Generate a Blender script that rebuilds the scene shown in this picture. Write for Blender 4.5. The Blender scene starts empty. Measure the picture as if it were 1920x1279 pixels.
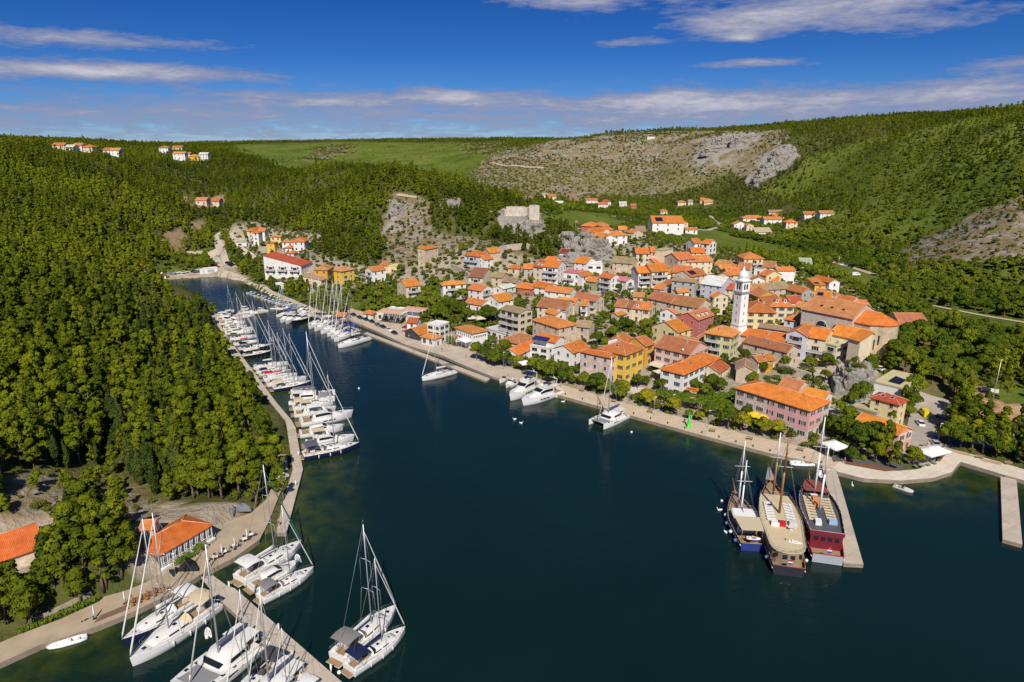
import bpy, math, random
import numpy as np
from mathutils import Vector, Matrix, noise as mnoise
from mathutils.bvhtree import BVHTree
R = math.radians
scene = bpy.context.scene
COL = scene.collection

# ------------------------------------------------------------------ camera
PITCH, FPX, CAMH = R(16.2), 1280.0, 85.0
cam_data = bpy.data.cameras.new('camera')
cam_data.lens = 24.0; cam_data.sensor_width = 36.0
cam_data.clip_start = 1.0; cam_data.clip_end = 40000.0
cam = bpy.data.objects.new('camera', cam_data); COL.objects.link(cam)
cam.location = (0, 0, CAMH); cam.rotation_euler = (R(90) - PITCH, 0, 0)
scene.camera = cam

# ------------------------------------------------------------------ sun, sky, exposure
SUN_EL, SUN_AZ = R(45.0), R(176.0)          # azimuth clockwise from +Y (north), sun behind the camera, a little to the right
sun_dir = Vector((math.sin(SUN_AZ) * math.cos(SUN_EL), math.cos(SUN_AZ) * math.cos(SUN_EL), math.sin(SUN_EL)))
sd = bpy.data.lights.new('sun', 'SUN'); sd.energy = 4.8; sd.angle = R(0.5); sd.color = (1.0, 0.93, 0.82)
sun = bpy.data.objects.new('sun', sd); COL.objects.link(sun)
sun.rotation_euler = sun_dir.to_track_quat('Z', 'Y').to_euler()
scene.view_settings.view_transform = 'Standard'; scene.view_settings.look = 'None'
scene.view_settings.exposure = 0.12; scene.view_settings.gamma = 1.0
scene.cycles.max_bounces = 6; scene.cycles.diffuse_bounces = 3; scene.cycles.glossy_bounces = 3
scene.cycles.transmission_bounces = 3; scene.cycles.transparent_max_bounces = 8
scene.cycles.use_denoising = True
try: scene.cycles.denoiser = 'OPENIMAGEDENOISE'
except Exception: pass

def ray(px, py):
    u = (px - 960) / FPX; v = (py - 639.5) / FPX
    c, s = math.cos(PITCH), math.sin(PITCH)
    return (u, c - v * s, -s - v * c)
def W(px, py, z=0.0):
    d = ray(px, py); t = (z - CAMH) / d[2]
    return Vector((d[0] * t, d[1] * t, z))
def Dp(px, py, Y):
    d = ray(px, py); t = Y / d[1]
    return Vector((d[0] * t, Y, CAMH + d[2] * t))
def proj(x, y, z):
    c, s = math.cos(PITCH), math.sin(PITCH)
    zz = z - CAMH
    Z = y * c - zz * s
    v = (-y * s - zz * c) / Z
    return 960 + x / Z * FPX, 639.5 + v * FPX, Z

# ---- node helpers
class NT:
    def __init__(s, tree): s.t = tree; s.n = tree.nodes; s.l = tree.links; s.n.clear()
    def new(s, typ, **kw):
        nd = s.n.new(typ)
        for k, v in kw.items():
            if k.startswith('_'):
                nd.inputs[k[1:].replace('_', ' ')].default_value = v
            else: setattr(nd, k, v)
        return nd
    def link(s, a, b): s.l.new(a, b)
    def math(s, op, a, b=None, c=None, clamp=False):
        nd = s.n.new('ShaderNodeMath'); nd.operation = op; nd.use_clamp = clamp
        for i, v in enumerate((a, b, c)):
            if v is None: continue
            if isinstance(v, (int, float)): nd.inputs[i].default_value = v
            else: s.link(v, nd.inputs[i])
        return nd.outputs[0]
    def mix(s, f, a, b, typ='MIX'):
        nd = s.n.new('ShaderNodeMix'); nd.data_type = 'RGBA'; nd.blend_type = typ
        for i, v in ((0, f), (6, a), (7, b)):
            if isinstance(v, (int, float)): nd.inputs[i].default_value = v
            elif isinstance(v, (tuple, list)): nd.inputs[i].default_value = tuple(v) + ((1,) if len(v) == 3 else ())
            else: s.link(v, nd.inputs[i])
        return nd.outputs[2]
    def ramp(s, fac, stops):
        nd = s.n.new('ShaderNodeValToRGB'); s.link(fac, nd.inputs[0])
        el = nd.color_ramp.elements
        while len(el) < len(stops): el.new(0.5)
        for e, (p, c) in zip(el, stops):
            e.position = p; e.color = (c, c, c, 1) if isinstance(c, (int, float)) else tuple(c) + (1,)
        return nd.outputs[0]
    def noise(s, vec, scale, detail=3, rough=0.55, dist=0.0):
        nd = s.n.new('ShaderNodeTexNoise'); nd.inputs['Scale'].default_value = scale
        nd.inputs['Detail'].default_value = detail; nd.inputs['Roughness'].default_value = rough
        nd.inputs['Distortion'].default_value = dist
        if vec is not None: s.link(vec, nd.inputs['Vector'])
        return nd.outputs['Fac']

# ---- world: Nishita sky with cirrus streaks laid out by direction
world = bpy.data.worlds.new('World'); scene.world = world; world.use_nodes = True
def build_world():
    T = NT(world.node_tree)
    out = T.new('ShaderNodeOutputWorld'); bg = T.new('ShaderNodeBackground')
    sky = T.new('ShaderNodeTexSky'); sky.sky_type = 'NISHITA'; sky.sun_disc = False
    sky.sun_elevation = SUN_EL; sky.sun_rotation = SUN_AZ
    sky.altitude = 1200; sky.air_density = 0.9; sky.dust_density = 0.15; sky.ozone_density = 4.0
    tc = T.new('ShaderNodeTexCoord'); sep = T.new('ShaderNodeSeparateXYZ'); T.link(tc.outputs['Generated'], sep.inputs[0])
    x, y, z = sep.outputs
    az = T.math('MULTIPLY', T.math('ARCTAN2', x, y), 57.2958)      # degrees, 0 = looking north
    el = T.math('MULTIPLY', T.math('ARCSINE', z), 57.2958)
    def cvec(sx, sy, off):
        c = T.new('ShaderNodeCombineXYZ')
        T.link(T.math('MULTIPLY', az, sx), c.inputs[0]); T.link(T.math('MULTIPLY', el, sy), c.inputs[1]); c.inputs[2].default_value = off
        return c.outputs[0]
    # thin streaks near the horizon; el compressed
    elw = T.math('POWER', T.math('MAXIMUM', el, 0.01), 0.75)
    def cvec2(sx, sy, off):
        c = T.new('ShaderNodeCombineXYZ')
        T.link(T.math('MULTIPLY', az, sx), c.inputs[0]); T.link(T.math('MULTIPLY', elw, sy), c.inputs[1]); c.inputs[2].default_value = off
        return c.outputs[0]
    n1 = T.noise(cvec2(0.09, 1.25, 1.3), 1.6, 9, 0.62, 0.5)
    n2 = T.noise(cvec(0.22, 0.95, 7.1), 1.0, 10, 0.66, 0.35)
    n3 = T.noise(cvec(0.8, 3.4, 3.7), 1.0, 8, 0.65, 0.2)
    low = T.math('SUBTRACT', 1.0, T.math('DIVIDE', T.math('ABSOLUTE', T.math('SUBTRACT', el, 1.9)), 4.1), clamp=True)
    dens = T.math('MULTIPLY', low, 0.275)
    # named cloud banks: azimuth, elevation, half width, half height, strength
    banks = [(23.5, 9.2, 10, 1.9, 0.33), (29, 7.7, 6, 0.8, 0.15), (16, 8.3, 5.5, 1.1, 0.24), (5.0, 10.4, 6.5, 1.0, 0.40), (-31, 6.7, 11, 0.9, 0.30), (-26, 4.8, 9, 0.6, 0.30),
             (-34, 4.6, 7, 0.5, 0.22), (8.4, 7.35, 3.6, 0.5, 0.26), (18.3, 5.7, 5.5, 0.42, 0.30), (36, 5.0, 5, .9, 0.22), (30, 3.2, 9, .8, 0.18),
             (17.0, 7.4, 1.2, 0.28, 0.28), (-5, 3.4, 6, 0.6, 0.26), (14, 3.1, 9, 0.9, 0.26), (-16, 3.1, 6, 0.5, 0.2), (37, 9.6, 3, .8, .25)]
    for a0, e0, wa, he, st in banks:
        da = T.math('DIVIDE', T.math('SUBTRACT', az, a0), wa); de = T.math('DIVIDE', T.math('SUBTRACT', el, e0), he)
        r2 = T.math('ADD', T.math('MULTIPLY', da, da), T.math('MULTIPLY', de, de))
        g = T.math('MULTIPLY', T.math('EXPONENT', T.math('MULTIPLY', r2, -1.1)), st)
        dens = T.math('ADD', dens, g)
    base = T.math('ADD', T.math('MULTIPLY', n1, 0.40), T.math('ADD', T.math('MULTIPLY', n2, 0.34), T.math('MULTIPLY', n3, 0.26)))
    cov = T.math('SUBTRACT', T.math('ADD', base, dens), 0.65)
    cl = T.ramp(T.math('MULTIPLY', cov, 5.2, clamp=True), [(0.0, 0.0), (0.22, 0.34), (0.6, 0.72), (1.0, 0.95)])
    cl = T.math('MULTIPLY', cl, T.math('GREATER_THAN', el, 0.0))
    deep = T.ramp(T.math('DIVIDE', el, 40.0, clamp=True), [(0.0, (.44, .57, .84)), (0.07, (.23, .43, .78)), (0.16, (.115, .33, .70)), (0.28, (.075, .27, .63)), (0.8, (.52, .70, .96))])
    tint = T.mix(1.0, sky.outputs[0], deep, 'MULTIPLY')
    shade = T.ramp(T.math('MULTIPLY', cov, 2.4, clamp=True), [(0.0, (2.0, 2.5, 4.5)), (0.45, (3.2, 3.5, 5.0)), (1.0, (7.2, 7.0, 7.4))])
    col = T.mix(cl, tint, shade)
    T.link(col, bg.inputs[0]); bg.inputs[1].default_value = 0.085
    T.link(bg.outputs[0], out.inputs[0])
build_world()

# ------------------------------------------------------------------ mesh builder
class MB:
    def __init__(s): s.v = []; s.f = []; s.m = []; s.sm = []
    def add(s, vs, fs, m=0, smooth=False):
        o = len(s.v); s.v += [tuple(p) for p in vs]
        for f in fs: s.f.append(tuple(i + o for i in f)); s.m.append(m); s.sm.append(smooth)
        return s
    def box(s, c, size, m=0, rz=0.0, taper=1.0):
        cx, cy, cz = c; sx, sy, sz = size[0] / 2, size[1] / 2, size[2] / 2
        vs = []
        cr, sr = math.cos(rz), math.sin(rz)
        for zz, k in ((-sz, 1.0), (sz, taper)):
            for xx, yy in ((-sx, -sy), (sx, -sy), (sx, sy), (-sx, sy)):
                xx *= k; yy *= k
                vs.append((cx + xx * cr - yy * sr, cy + xx * sr + yy * cr, cz + zz))
        return s.add(vs, [(3, 2, 1, 0), (4, 5, 6, 7), (0, 1, 5, 4), (1, 2, 6, 5), (2, 3, 7, 6), (3, 0, 4, 7)], m)
    def prism(s, poly, z0, z1, m=0, mtop=None):
        n = len(poly)
        a = sum(poly[i][0] * poly[(i + 1) % n][1] - poly[(i + 1) % n][0] * poly[i][1] for i in range(n))
        if a < 0: poly = list(poly)[::-1]
        vs = [(p[0], p[1], z0) for p in poly] + [(p[0], p[1], z1) for p in poly]
        fs = [tuple(range(n - 1, -1, -1))] + [(i, (i + 1) % n, n + (i + 1) % n, n + i) for i in range(n)]
        s.add(vs, fs, m); s.add([vs[n + i] for i in range(n)], [tuple(range(n))], m if mtop is None else mtop)
        return s
    def tube(s, p, q, r0, r1=None, n=6, m=0, cap=True):
        r1 = r0 if r1 is None else r1
        p, q = Vector(p), Vector(q); d = (q - p).normalized()
        a = d.orthogonal().normalized(); b = d.cross(a)
        vs = []
        for c, r in ((p, r0), (q, r1)):
            for i in range(n):
                t = 2 * math.pi * i / n
                vs.append(c + a * (r * math.cos(t)) + b * (r * math.sin(t)))
        fs = [(i, (i + 1) % n, n + (i + 1) % n, n + i) for i in range(n)]
        if cap: fs += [tuple(range(n - 1, -1, -1)), tuple(range(n, 2 * n))]
        return s.add(vs, fs, m, True)
    def path(s, pts, r, n=6, m=0):
        for a, b in zip(pts[:-1], pts[1:]): s.tube(a, b, r, r, n, m)
        return s
    def lathe(s, prof, c=(0, 0, 0), n=12, m=0, smooth=True):
        vs = []
        for r, z in prof:
            for i in range(n):
                t = 2 * math.pi * i / n
                vs.append((c[0] + r * math.cos(t), c[1] + r * math.sin(t), c[2] + z))
        fs = []
        for k in range(len(prof) - 1):
            for i in range(n):
                fs.append((k * n + i, k * n + (i + 1) % n, (k + 1) * n + (i + 1) % n, (k + 1) * n + i))
        fs.append(tuple(range(n - 1, -1, -1))); fs.append(tuple((len(prof) - 1) * n + i for i in range(n)))
        return s.add(vs, fs, m, smooth)
    def ball(s, c, r, n=8, m=0, sz=1.0):
        k = max(3, n // 2)
        prof = [(r * math.sin(math.pi * (i + 0.02) / (k + 0.04)), -r * sz * math.cos(math.pi * (i + 0.02) / (k + 0.04))) for i in range(k + 1)]
        return s.lathe(prof, c, n, m)
    def loft(s, secs, m=0, smooth=True, closed=True, caps=True):
        n = len(secs[0]); vs = [p for sec in secs for p in sec]; fs = []
        for k in range(len(secs) - 1):
            for i in range(n if closed else n - 1):
                j = (i + 1) % n
                fs.append((k * n + i, k * n + j, (k + 1) * n + j, (k + 1) * n + i))
        if caps: fs += [tuple(range(n - 1, -1, -1)), tuple((len(secs) - 1) * n + i for i in range(n))]
        return s.add(vs, fs, m, smooth)
    def slab(s, quad, t, m=0):
        """quad of 3-D points (top), thickened downwards by t"""
        n = len(quad); vs = [tuple(p) for p in quad] + [(p[0], p[1], p[2] - t) for p in quad]
        fs = [tuple(range(n)), tuple(range(2 * n - 1, n - 1, -1))] + [(i, n + i, n + (i + 1) % n, (i + 1) % n) for i in range(n)]
        return s.add(vs, fs, m)
    def mesh(s, name, mats):
        me = bpy.data.meshes.new(name); me.from_pydata(s.v, [], s.f)
        for mt in (mats if isinstance(mats, (list, tuple)) else [mats]): me.materials.append(mt)
        me.polygons.foreach_set('material_index', s.m); me.polygons.foreach_set('use_smooth', s.sm)
        me.validate(); me.update(); return me
    def build(s, name, mats, parent=None, color=None, **kw):
        return obj(name, s.mesh(name, mats), parent, color, **kw)
def obj(name, me, parent=None, color=None, loc=None, rz=None, label=None, cat=None, group=None, kind=None, scale=None):
    o = bpy.data.objects.new(name, me); COL.objects.link(o)
    if parent is not None: o.parent = parent
    if color is not None: o.color = tuple(color) + ((1,) if len(color) == 3 else ())
    if loc is not None: o.location = loc
    if rz is not None: o.rotation_euler = (0, 0, rz)
    if scale is not None: o.scale = scale if isinstance(scale, (tuple, list)) else (scale,) * 3
    if label: o['label'] = label
    if cat: o['category'] = cat
    if group: o['group'] = group
    if kind: o['kind'] = kind
    return o
def thing(name, label, cat, loc=(0, 0, 0), rz=0.0, group=None, scale=None):
    return obj(name, None, loc=loc, rz=rz, label=label, cat=cat, group=group, scale=scale)
def dup(root, loc, rz, label, group=None, scale=None, colors=None, name=None):
    """copy a thing with its parts and sub-parts; colors maps a part's kind to a colour"""
    def cp(o, par):
        c = o.copy(); COL.objects.link(c); c.parent = par
        k = o.name.split('.')[0]
        if colors and k in colors: c.color = tuple(colors[k]) + (1,)
        for ch in o.children: cp(ch, c)
        return c
    r = cp(root, None)
    r.location = loc; r.rotation_euler = (0, 0, rz)
    if scale is not None: r.scale = scale if isinstance(scale, (tuple, list)) else (scale,) * 3
    r['label'] = label
    if group: r['group'] = group
    return r

# ------------------------------------------------------------------ materials
MATS = {}
def mat(name, color, rough=0.7, metal=0.0, objcol=False, var=0.0, vscale=1.0, spec=0.5, bump=0.0, bscale=6.0, coat=0.0, var2=None, coords='Object', joint=0.0):
    if name in MATS: return MATS[name]
    m = bpy.data.materials.new(name); m.use_nodes = True; T = NT(m.node_tree)
    out = T.new('ShaderNodeOutputMaterial'); bs = T.new('ShaderNodeBsdfPrincipled')
    T.link(bs.outputs[0], out.inputs[0])
    bs.inputs['Roughness'].default_value = rough; bs.inputs['Metallic'].default_value = metal
    bs.inputs['Specular IOR Level'].default_value = spec; bs.inputs['Coat Weight'].default_value = coat
    tc = T.new('ShaderNodeTexCoord')
    if objcol:
        oi = T.new('ShaderNodeObjectInfo'); col = oi.outputs['Color']
    else:
        rgb = T.new('ShaderNodeRGB'); rgb.outputs[0].default_value = tuple(color) + (1,); col = rgb.outputs[0]
    if var > 0:
        n = T.noise(tc.outputs[coords], vscale, 5, 0.6)
        f = T.ramp(n, [(0.25, 1 - var), (0.75, 1 + var)])
        col = T.mix(1.0, col, f, 'MULTIPLY')
    if var2:
        n = T.noise(tc.outputs[coords], var2[1], 6, 0.65)
        f = T.ramp(n, [(var2[2], 0.0), (var2[2] + 0.14, var2[3])])
        col = T.mix(f, col, var2[0])
    if joint > 0:
        bk = T.new('ShaderNodeTexBrick'); bk.inputs['Scale'].default_value = 1.0; bk.inputs['Brick Width'].default_value = joint; bk.inputs['Row Height'].default_value = joint * .8; bk.inputs['Mortar Size'].default_value = 0.07
        bk.inputs['Color1'].default_value = (1.03, 1.03, 1.03, 1); bk.inputs['Color2'].default_value = (.96, .96, .96, 1); bk.inputs['Mortar'].default_value = (.80, .78, .76, 1)
        mp = T.new('ShaderNodeMapping'); mp.inputs['Rotation'].default_value = (0, 0, -0.55); T.link(tc.outputs[coords], mp.inputs[0]); T.link(mp.outputs[0], bk.inputs['Vector'])
        col = T.mix(1.0, col, bk.outputs['Color'], 'MULTIPLY')
    T.link(col, bs.inputs['Base Color'])
    if bump > 0:
        b = T.new('ShaderNodeBump'); b.inputs['Strength'].default_value = bump; b.inputs['Distance'].default_value = 0.1
        T.link(T.noise(tc.outputs[coords], bscale, 4, 0.6), b.inputs['Height']); T.link(b.outputs[0], bs.inputs['Normal'])
    MATS[name] = m; return m
def roof_material():
    m = bpy.data.materials.new('roof_tile'); m.use_nodes = True; T = NT(m.node_tree)
    out = T.new('ShaderNodeOutputMaterial'); bs = T.new('ShaderNodeBsdfPrincipled'); T.link(bs.outputs[0], out.inputs[0])
    bs.inputs['Roughness'].default_value = 0.85; bs.inputs['Specular IOR Level'].default_value = 0.2
    tc = T.new('ShaderNodeTexCoord'); oi = T.new('ShaderNodeObjectInfo')
    n1 = T.noise(tc.outputs['Object'], 0.5, 5, 0.65); n2 = T.noise(tc.outputs['Object'], 3.2, 4, 0.7)
    col = T.mix(1.0, oi.outputs['Color'], T.ramp(n1, [(0.25, (0.68, 0.62, 0.58)), (0.75, (1.2, 1.28, 1.4))]), 'MULTIPLY')
    col = T.mix(1.0, col, T.ramp(n2, [(0.3, 0.80), (0.7, 1.17)]), 'MULTIPLY')
    n3 = T.noise(tc.outputs['Object'], 0.9, 6, 0.7)
    # alpha of the object colour carries the amount of lichen and old pale tiles
    f = T.math('MULTIPLY', T.ramp(n3, [(0.46, 0.0), (0.62, 1.0)]), T.math('SUBTRACT', 1.0, oi.outputs['Alpha']))
    col = T.mix(f, col, (0.26, 0.17, 0.11))
    T.link(col, bs.inputs['Base Color'])
    sp = T.new('ShaderNodeSeparateXYZ'); T.link(tc.outputs['Object'], sp.inputs[0])
    w = T.math('ADD', T.math('SINE', T.math('MULTIPLY', sp.outputs[0], 21.0)), T.math('SINE', T.math('MULTIPLY', sp.outputs[1], 21.0)))
    b = T.new('ShaderNodeBump'); b.inputs['Strength'].default_value = 0.35; b.inputs['Distance'].default_value = 0.06
    T.link(w, b.inputs['Height']); T.link(b.outputs[0], bs.inputs['Normal'])
    return m
M_ROOF = roof_material()
M_WALL = mat('plaster', (1, 1, 1), 0.9, objcol=True, var=0.10, vscale=0.45, spec=0.2, bump=0.15, bscale=5, var2=((0.30, 0.26, 0.22), 0.35, 0.60, 0.35))
def stone_material():
    m = bpy.data.materials.new('stone_wall'); m.use_nodes = True; T = NT(m.node_tree)
    out = T.new('ShaderNodeOutputMaterial'); bs = T.new('ShaderNodeBsdfPrincipled'); T.link(bs.outputs[0], out.inputs[0])
    bs.inputs['Roughness'].default_value = 0.95; bs.inputs['Specular IOR Level'].default_value = 0.15
    tc = T.new('ShaderNodeTexCoord'); oi = T.new('ShaderNodeObjectInfo')
    vo = T.new('ShaderNodeTexVoronoi'); vo.inputs['Scale'].default_value = 1.9; T.link(tc.outputs['Object'], vo.inputs['Vector'])
    sv = T.new('ShaderNodeSeparateColor'); T.link(vo.outputs['Color'], sv.inputs[0])
    col = T.mix(1.0, oi.outputs['Color'], T.ramp(sv.outputs[0], [(0.0, 0.84), (1.0, 1.12)]), 'MULTIPLY')
    n = T.noise(tc.outputs['Object'], 0.4, 5, 0.65)
    col = T.mix(1.0, col, T.ramp(n, [(0.3, 0.78), (0.7, 1.18)]), 'MULTIPLY')
    T.link(col, bs.inputs['Base Color'])
    b = T.new('ShaderNodeBump'); b.inputs['Strength'].default_value = 0.4; b.inputs['Distance'].default_value = 0.08
    T.link(vo.outputs['Distance'], b.inputs['Height']); T.link(b.outputs[0], bs.inputs['Normal'])
    return m
M_STONE = stone_material()
M_WHITE = mat('white_paint', (0.78, 0.77, 0.74), 0.6, var=0.05, vscale=0.8)
M_OBJ = mat('painted', (1, 1, 1), 0.55, objcol=True, var=0.06, vscale=1.2)
M_GEL = mat('gelcoat', (1, 1, 1), 0.22, objcol=True, spec=0.5, var=0.03, vscale=0.7)
M_CANVAS = mat('canvas', (1, 1, 1), 0.9, objcol=True, spec=0.15, var=0.08, vscale=1.5, bump=0.2, bscale=2.5)
M_GLASS = mat('dark_glass', (0.012, 0.016, 0.020), 0.08, spec=0.6)
M_PANE = mat('window_pane', (0.02, 0.024, 0.028), 0.15, spec=0.5)
M_FRAME = mat('window_frame', (0.55, 0.52, 0.46), 0.7)
M_SHUT = mat('shutter_paint', (1, 1, 1), 0.7, objcol=True, spec=0.2)
M_METAL = mat('aluminium', (0.52, 0.53, 0.55), 0.42, metal=0.55)
M_STEEL = mat('rigging_steel', (0.34, 0.35, 0.36), 0.45, metal=0.4)
M_DARK = mat('dark_rubber', (0.02, 0.02, 0.022), 0.7)
M_WOOD = mat('teak', (0.30, 0.19, 0.10), 0.75, var=0.18, vscale=2.0)
M_VARN = mat('varnished_wood', (0.27, 0.11, 0.035), 0.4, var=0.15, vscale=1.5)
M_RIDGE = mat('ridge_tile', (0.62, 0.33, 0.18), 0.85, var=0.15, vscale=1.0)
M_CONC = mat('concrete', (0.47, 0.40, 0.32), 0.92, joint=4.0, var=0.12, vscale=0.22, spec=0.2, bump=0.2, bscale=3, var2=((0.27, 0.22, 0.17), 0.16, 0.56, 0.5), coords='Object')
M_PALE = mat('pale_stone_paving', (0.62, 0.54, 0.44), 0.9, joint=2.6, var=0.10, vscale=0.3, spec=0.2, var2=((0.42, 0.34, 0.26), 0.2, 0.58, 0.45))
M_ASPH = mat('asphalt', (0.10, 0.095, 0.09), 0.9, var=0.15, vscale=0.5, spec=0.2, var2=((0.16, 0.145, 0.13), 0.3, 0.55, 0.6))
M_ROCK = mat('limestone', (0.27, 0.25, 0.22), 0.95, var=0.45, vscale=0.7, spec=0.1, bump=0.8, bscale=1.2, var2=((0.20, 0.15, 0.10), 0.5, 0.55, 0.6))
M_TRUNK = mat('bark', (0.13, 0.09, 0.06), 0.95, var=0.2, vscale=3)
def leaf_material(name, c0, c1, hue=0.03, trans=0.25):
    m = bpy.data.materials.new(name); m.use_nodes = True; T = NT(m.node_tree)
    out = T.new('ShaderNodeOutputMaterial'); df = T.new('ShaderNodeBsdfDiffuse'); tr = T.new('ShaderNodeBsdfTranslucent'); mx = T.new('ShaderNodeMixShader')
    oi = T.new('ShaderNodeObjectInfo'); at = T.new('ShaderNodeAttribute'); at.attribute_name = 'tone'
    rnd = T.math('ADD', T.math('MULTIPLY', oi.outputs['Random'], 0.75), T.math('MULTIPLY', at.outputs['Fac'], 0.5))
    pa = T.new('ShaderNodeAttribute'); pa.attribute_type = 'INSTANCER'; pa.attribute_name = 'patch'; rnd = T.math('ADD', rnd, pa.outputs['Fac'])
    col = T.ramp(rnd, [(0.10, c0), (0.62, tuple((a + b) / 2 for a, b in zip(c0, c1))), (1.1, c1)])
    T.link(col, df.inputs[0]); T.link(T.mix(1.0, col, (1.1, 1.2, 0.6), 'MULTIPLY'), tr.inputs[0])
    mx.inputs[0].default_value = trans
    T.link(df.outputs[0], mx.inputs[1]); T.link(tr.outputs[0], mx.inputs[2]); T.link(mx.outputs[0], out.inputs[0])
    MATS[name] = m; return m
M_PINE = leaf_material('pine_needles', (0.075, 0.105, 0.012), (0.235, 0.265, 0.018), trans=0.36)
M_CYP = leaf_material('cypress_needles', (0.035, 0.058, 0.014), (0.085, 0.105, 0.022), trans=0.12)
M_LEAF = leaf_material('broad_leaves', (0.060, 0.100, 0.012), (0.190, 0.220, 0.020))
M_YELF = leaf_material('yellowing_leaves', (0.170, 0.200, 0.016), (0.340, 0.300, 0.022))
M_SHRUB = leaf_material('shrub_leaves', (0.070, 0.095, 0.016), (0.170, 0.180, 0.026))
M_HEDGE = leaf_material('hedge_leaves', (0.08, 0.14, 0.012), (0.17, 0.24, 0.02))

# ------------------------------------------------------------------ terrain
def in_poly(px, py, poly):
    px = np.asarray(px, float); py = np.asarray(py, float)
    r = np.zeros(px.shape, bool); n = len(poly); j = n - 1
    for i in range(n):
        xi, yi = poly[i][0], poly[i][1]; xj, yj = poly[j][0], poly[j][1]
        c = ((yi > py) != (yj > py)) & (px < (xj - xi) * (py - yi) / (yj - yi + 1e-12) + xi)
        r ^= c; j = i
    return r
def vnoise(x, y, seed=0):
    x = np.asarray(x, float); y = np.asarray(y, float)
    xi = np.floor(x).astype(np.int64); yi = np.floor(y).astype(np.int64); fx = x - xi; fy = y - yi
    fx = fx * fx * (3 - 2 * fx); fy = fy * fy * (3 - 2 * fy)
    def h(a, b):
        n = (a * 374761393 + b * 668265263 + seed * 1442695041) & 0xffffffff
        n = ((n ^ (n >> 13)) * 1274126177) & 0xffffffff
        return ((n ^ (n >> 16)) & 0xffff) / 65535.0
    return (h(xi, yi) * (1 - fx) + h(xi + 1, yi) * fx) * (1 - fy) + (h(xi, yi + 1) * (1 - fx) + h(xi + 1, yi + 1) * fx) * fy
def fbm(x, y, sc, oct=4, seed=0):
    s = 0; a = 0.5; t = 0
    for k in range(oct):
        s = s + a * vnoise(x / sc + 17.3 * k, y / sc - 9.1 * k, seed + k); t += a; a *= 0.5; sc = sc * 0.5
    return s / t - 0.5

# shoreline (water's edge) as seen from the drone, put on the water plane
SHORE_L = [(-140, 1300), (0, 1243), (75, 1209), (180, 1175), (250, 1147), (330, 1108), (375, 1078), (440, 1045), (487, 1011), (494, 990)]
QUAY2_R = [(537, 1000), (568, 880), (557, 830), (541, 790), (514, 744), (480, 700), (452, 662), (424, 622), (402, 592)]
SHORE = [W(*p) for p in SHORE_L] + [W(*p) for p in [(506, 985), (514, 1000)] + QUAY2_R + [(360, 560), (330, 540), (312, 527), (325, 524), (370, 521), (410, 519), (450, 527), (480, 543), (520, 563),
         (560, 583), (610, 600), (655, 600), (700, 617), (760, 645), (830, 666), (868, 683), (926, 706), (987, 716), (1045, 738), (1180, 777), (1290, 808), (1440, 848), (1520, 865), (1560, 878),
         (1600, 893), (1650, 899), (1700, 900), (1750, 895), (1785, 884), (1797, 871), (1802, 866), (1870, 888), (1960, 912), (2150, 950)]]
SHORE += [Vector((330, 60, 0)), Vector((330, -120, 0)), Vector((-330, -120, 0)), Vector((-190, 40, 0))]
LAKE = [(p.x, p.y) for p in SHORE]

Q_L = SHORE_L[:-1] + [(486, 1013), (503, 980), (525, 925), (540, 888), (538, 852), (521, 852), (518, 894), (499, 937), (470, 962), (420, 981), (412, 1010), (387, 1030), (362, 1045), (340, 1057), (312, 1077), (287, 1085), (262, 1097), (235, 1108), (194, 1119), (187, 1127), (116, 1160), (37, 1189), (0, 1205), (-140, 1262)]
Q_2 = [(537, 999), (568, 880), (554, 801), (545, 786), (516, 752), (479, 701), (463, 680), (424, 628), (403, 590), (396, 592), (415, 632), (436, 668), (468, 707), (509, 757), (536, 790), (538, 802), (549, 880), (531, 939), (518, 999)]
Q_3 = [(1039, 738), (1180, 778), (1290, 809), (1440, 849), (1520, 866), (1562, 879), (1572, 866), (1540, 846), (1400, 815), (1290, 785), (1200, 764), (1042, 718)]
Q_F = [(655, 600), (700, 618), (760, 646), (830, 667), (868, 684), (926, 707), (985, 716), (1039, 738), (1042, 718), (980, 698), (900, 666), (830, 640), (760, 610), (700, 590), (650, 576)]
Q_C = [(1562, 879), (1572, 885), (1620, 897), (1690, 901), (1750, 896), (1785, 885), (1797, 870), (1802, 866), (1872, 887), (1960, 912), (1960, 893), (1882, 868), (1770, 838), (1751, 855), (1760, 864), (1720, 880), (1682, 883), (1640, 872), (1584, 864), (1572, 866)]
TCP = []
def P_(px, py, Y, f=0.0):
    p = Dp(px, py, Y); TCP.append((p.x, p.y, p.z - f))
for px, rows in {
    -250: [(800, 150), (600, 210), (400, 360), (300, 520), (262, 640)],
    0: [(900, 139), (800, 160), (700, 190), (600, 235), (500, 300), (400, 400), (330, 500), (290, 580), (270, 660)],
    200: [(960, 140), (850, 165), (750, 195), (650, 240), (560, 300), (480, 370), (400, 470), (340, 560), (300, 660), (277, 760)],
    350: [(800, 186), (700, 231), (600, 320), (375, 690), (330, 760), (300, 850), (270, 1050)],
    290: [(505, 428), (450, 475), (400, 540)],
    480: [(400, 600), (330, 760), (300, 900)], 600: [(400, 565), (340, 660), (318, 700)], 740: [(440, 480), (400, 512), (360, 545), (322, 600)],
    850: [(400, 490), (358, 560)], 930: [(430, 470), (392, 505)]}.items():
    for py, Y in rows: P_(px, py, Y, (2.0 if px >= 600 else 7.5 if Y > 380 else 4.0) if Y > 150 else 2.5)
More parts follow.
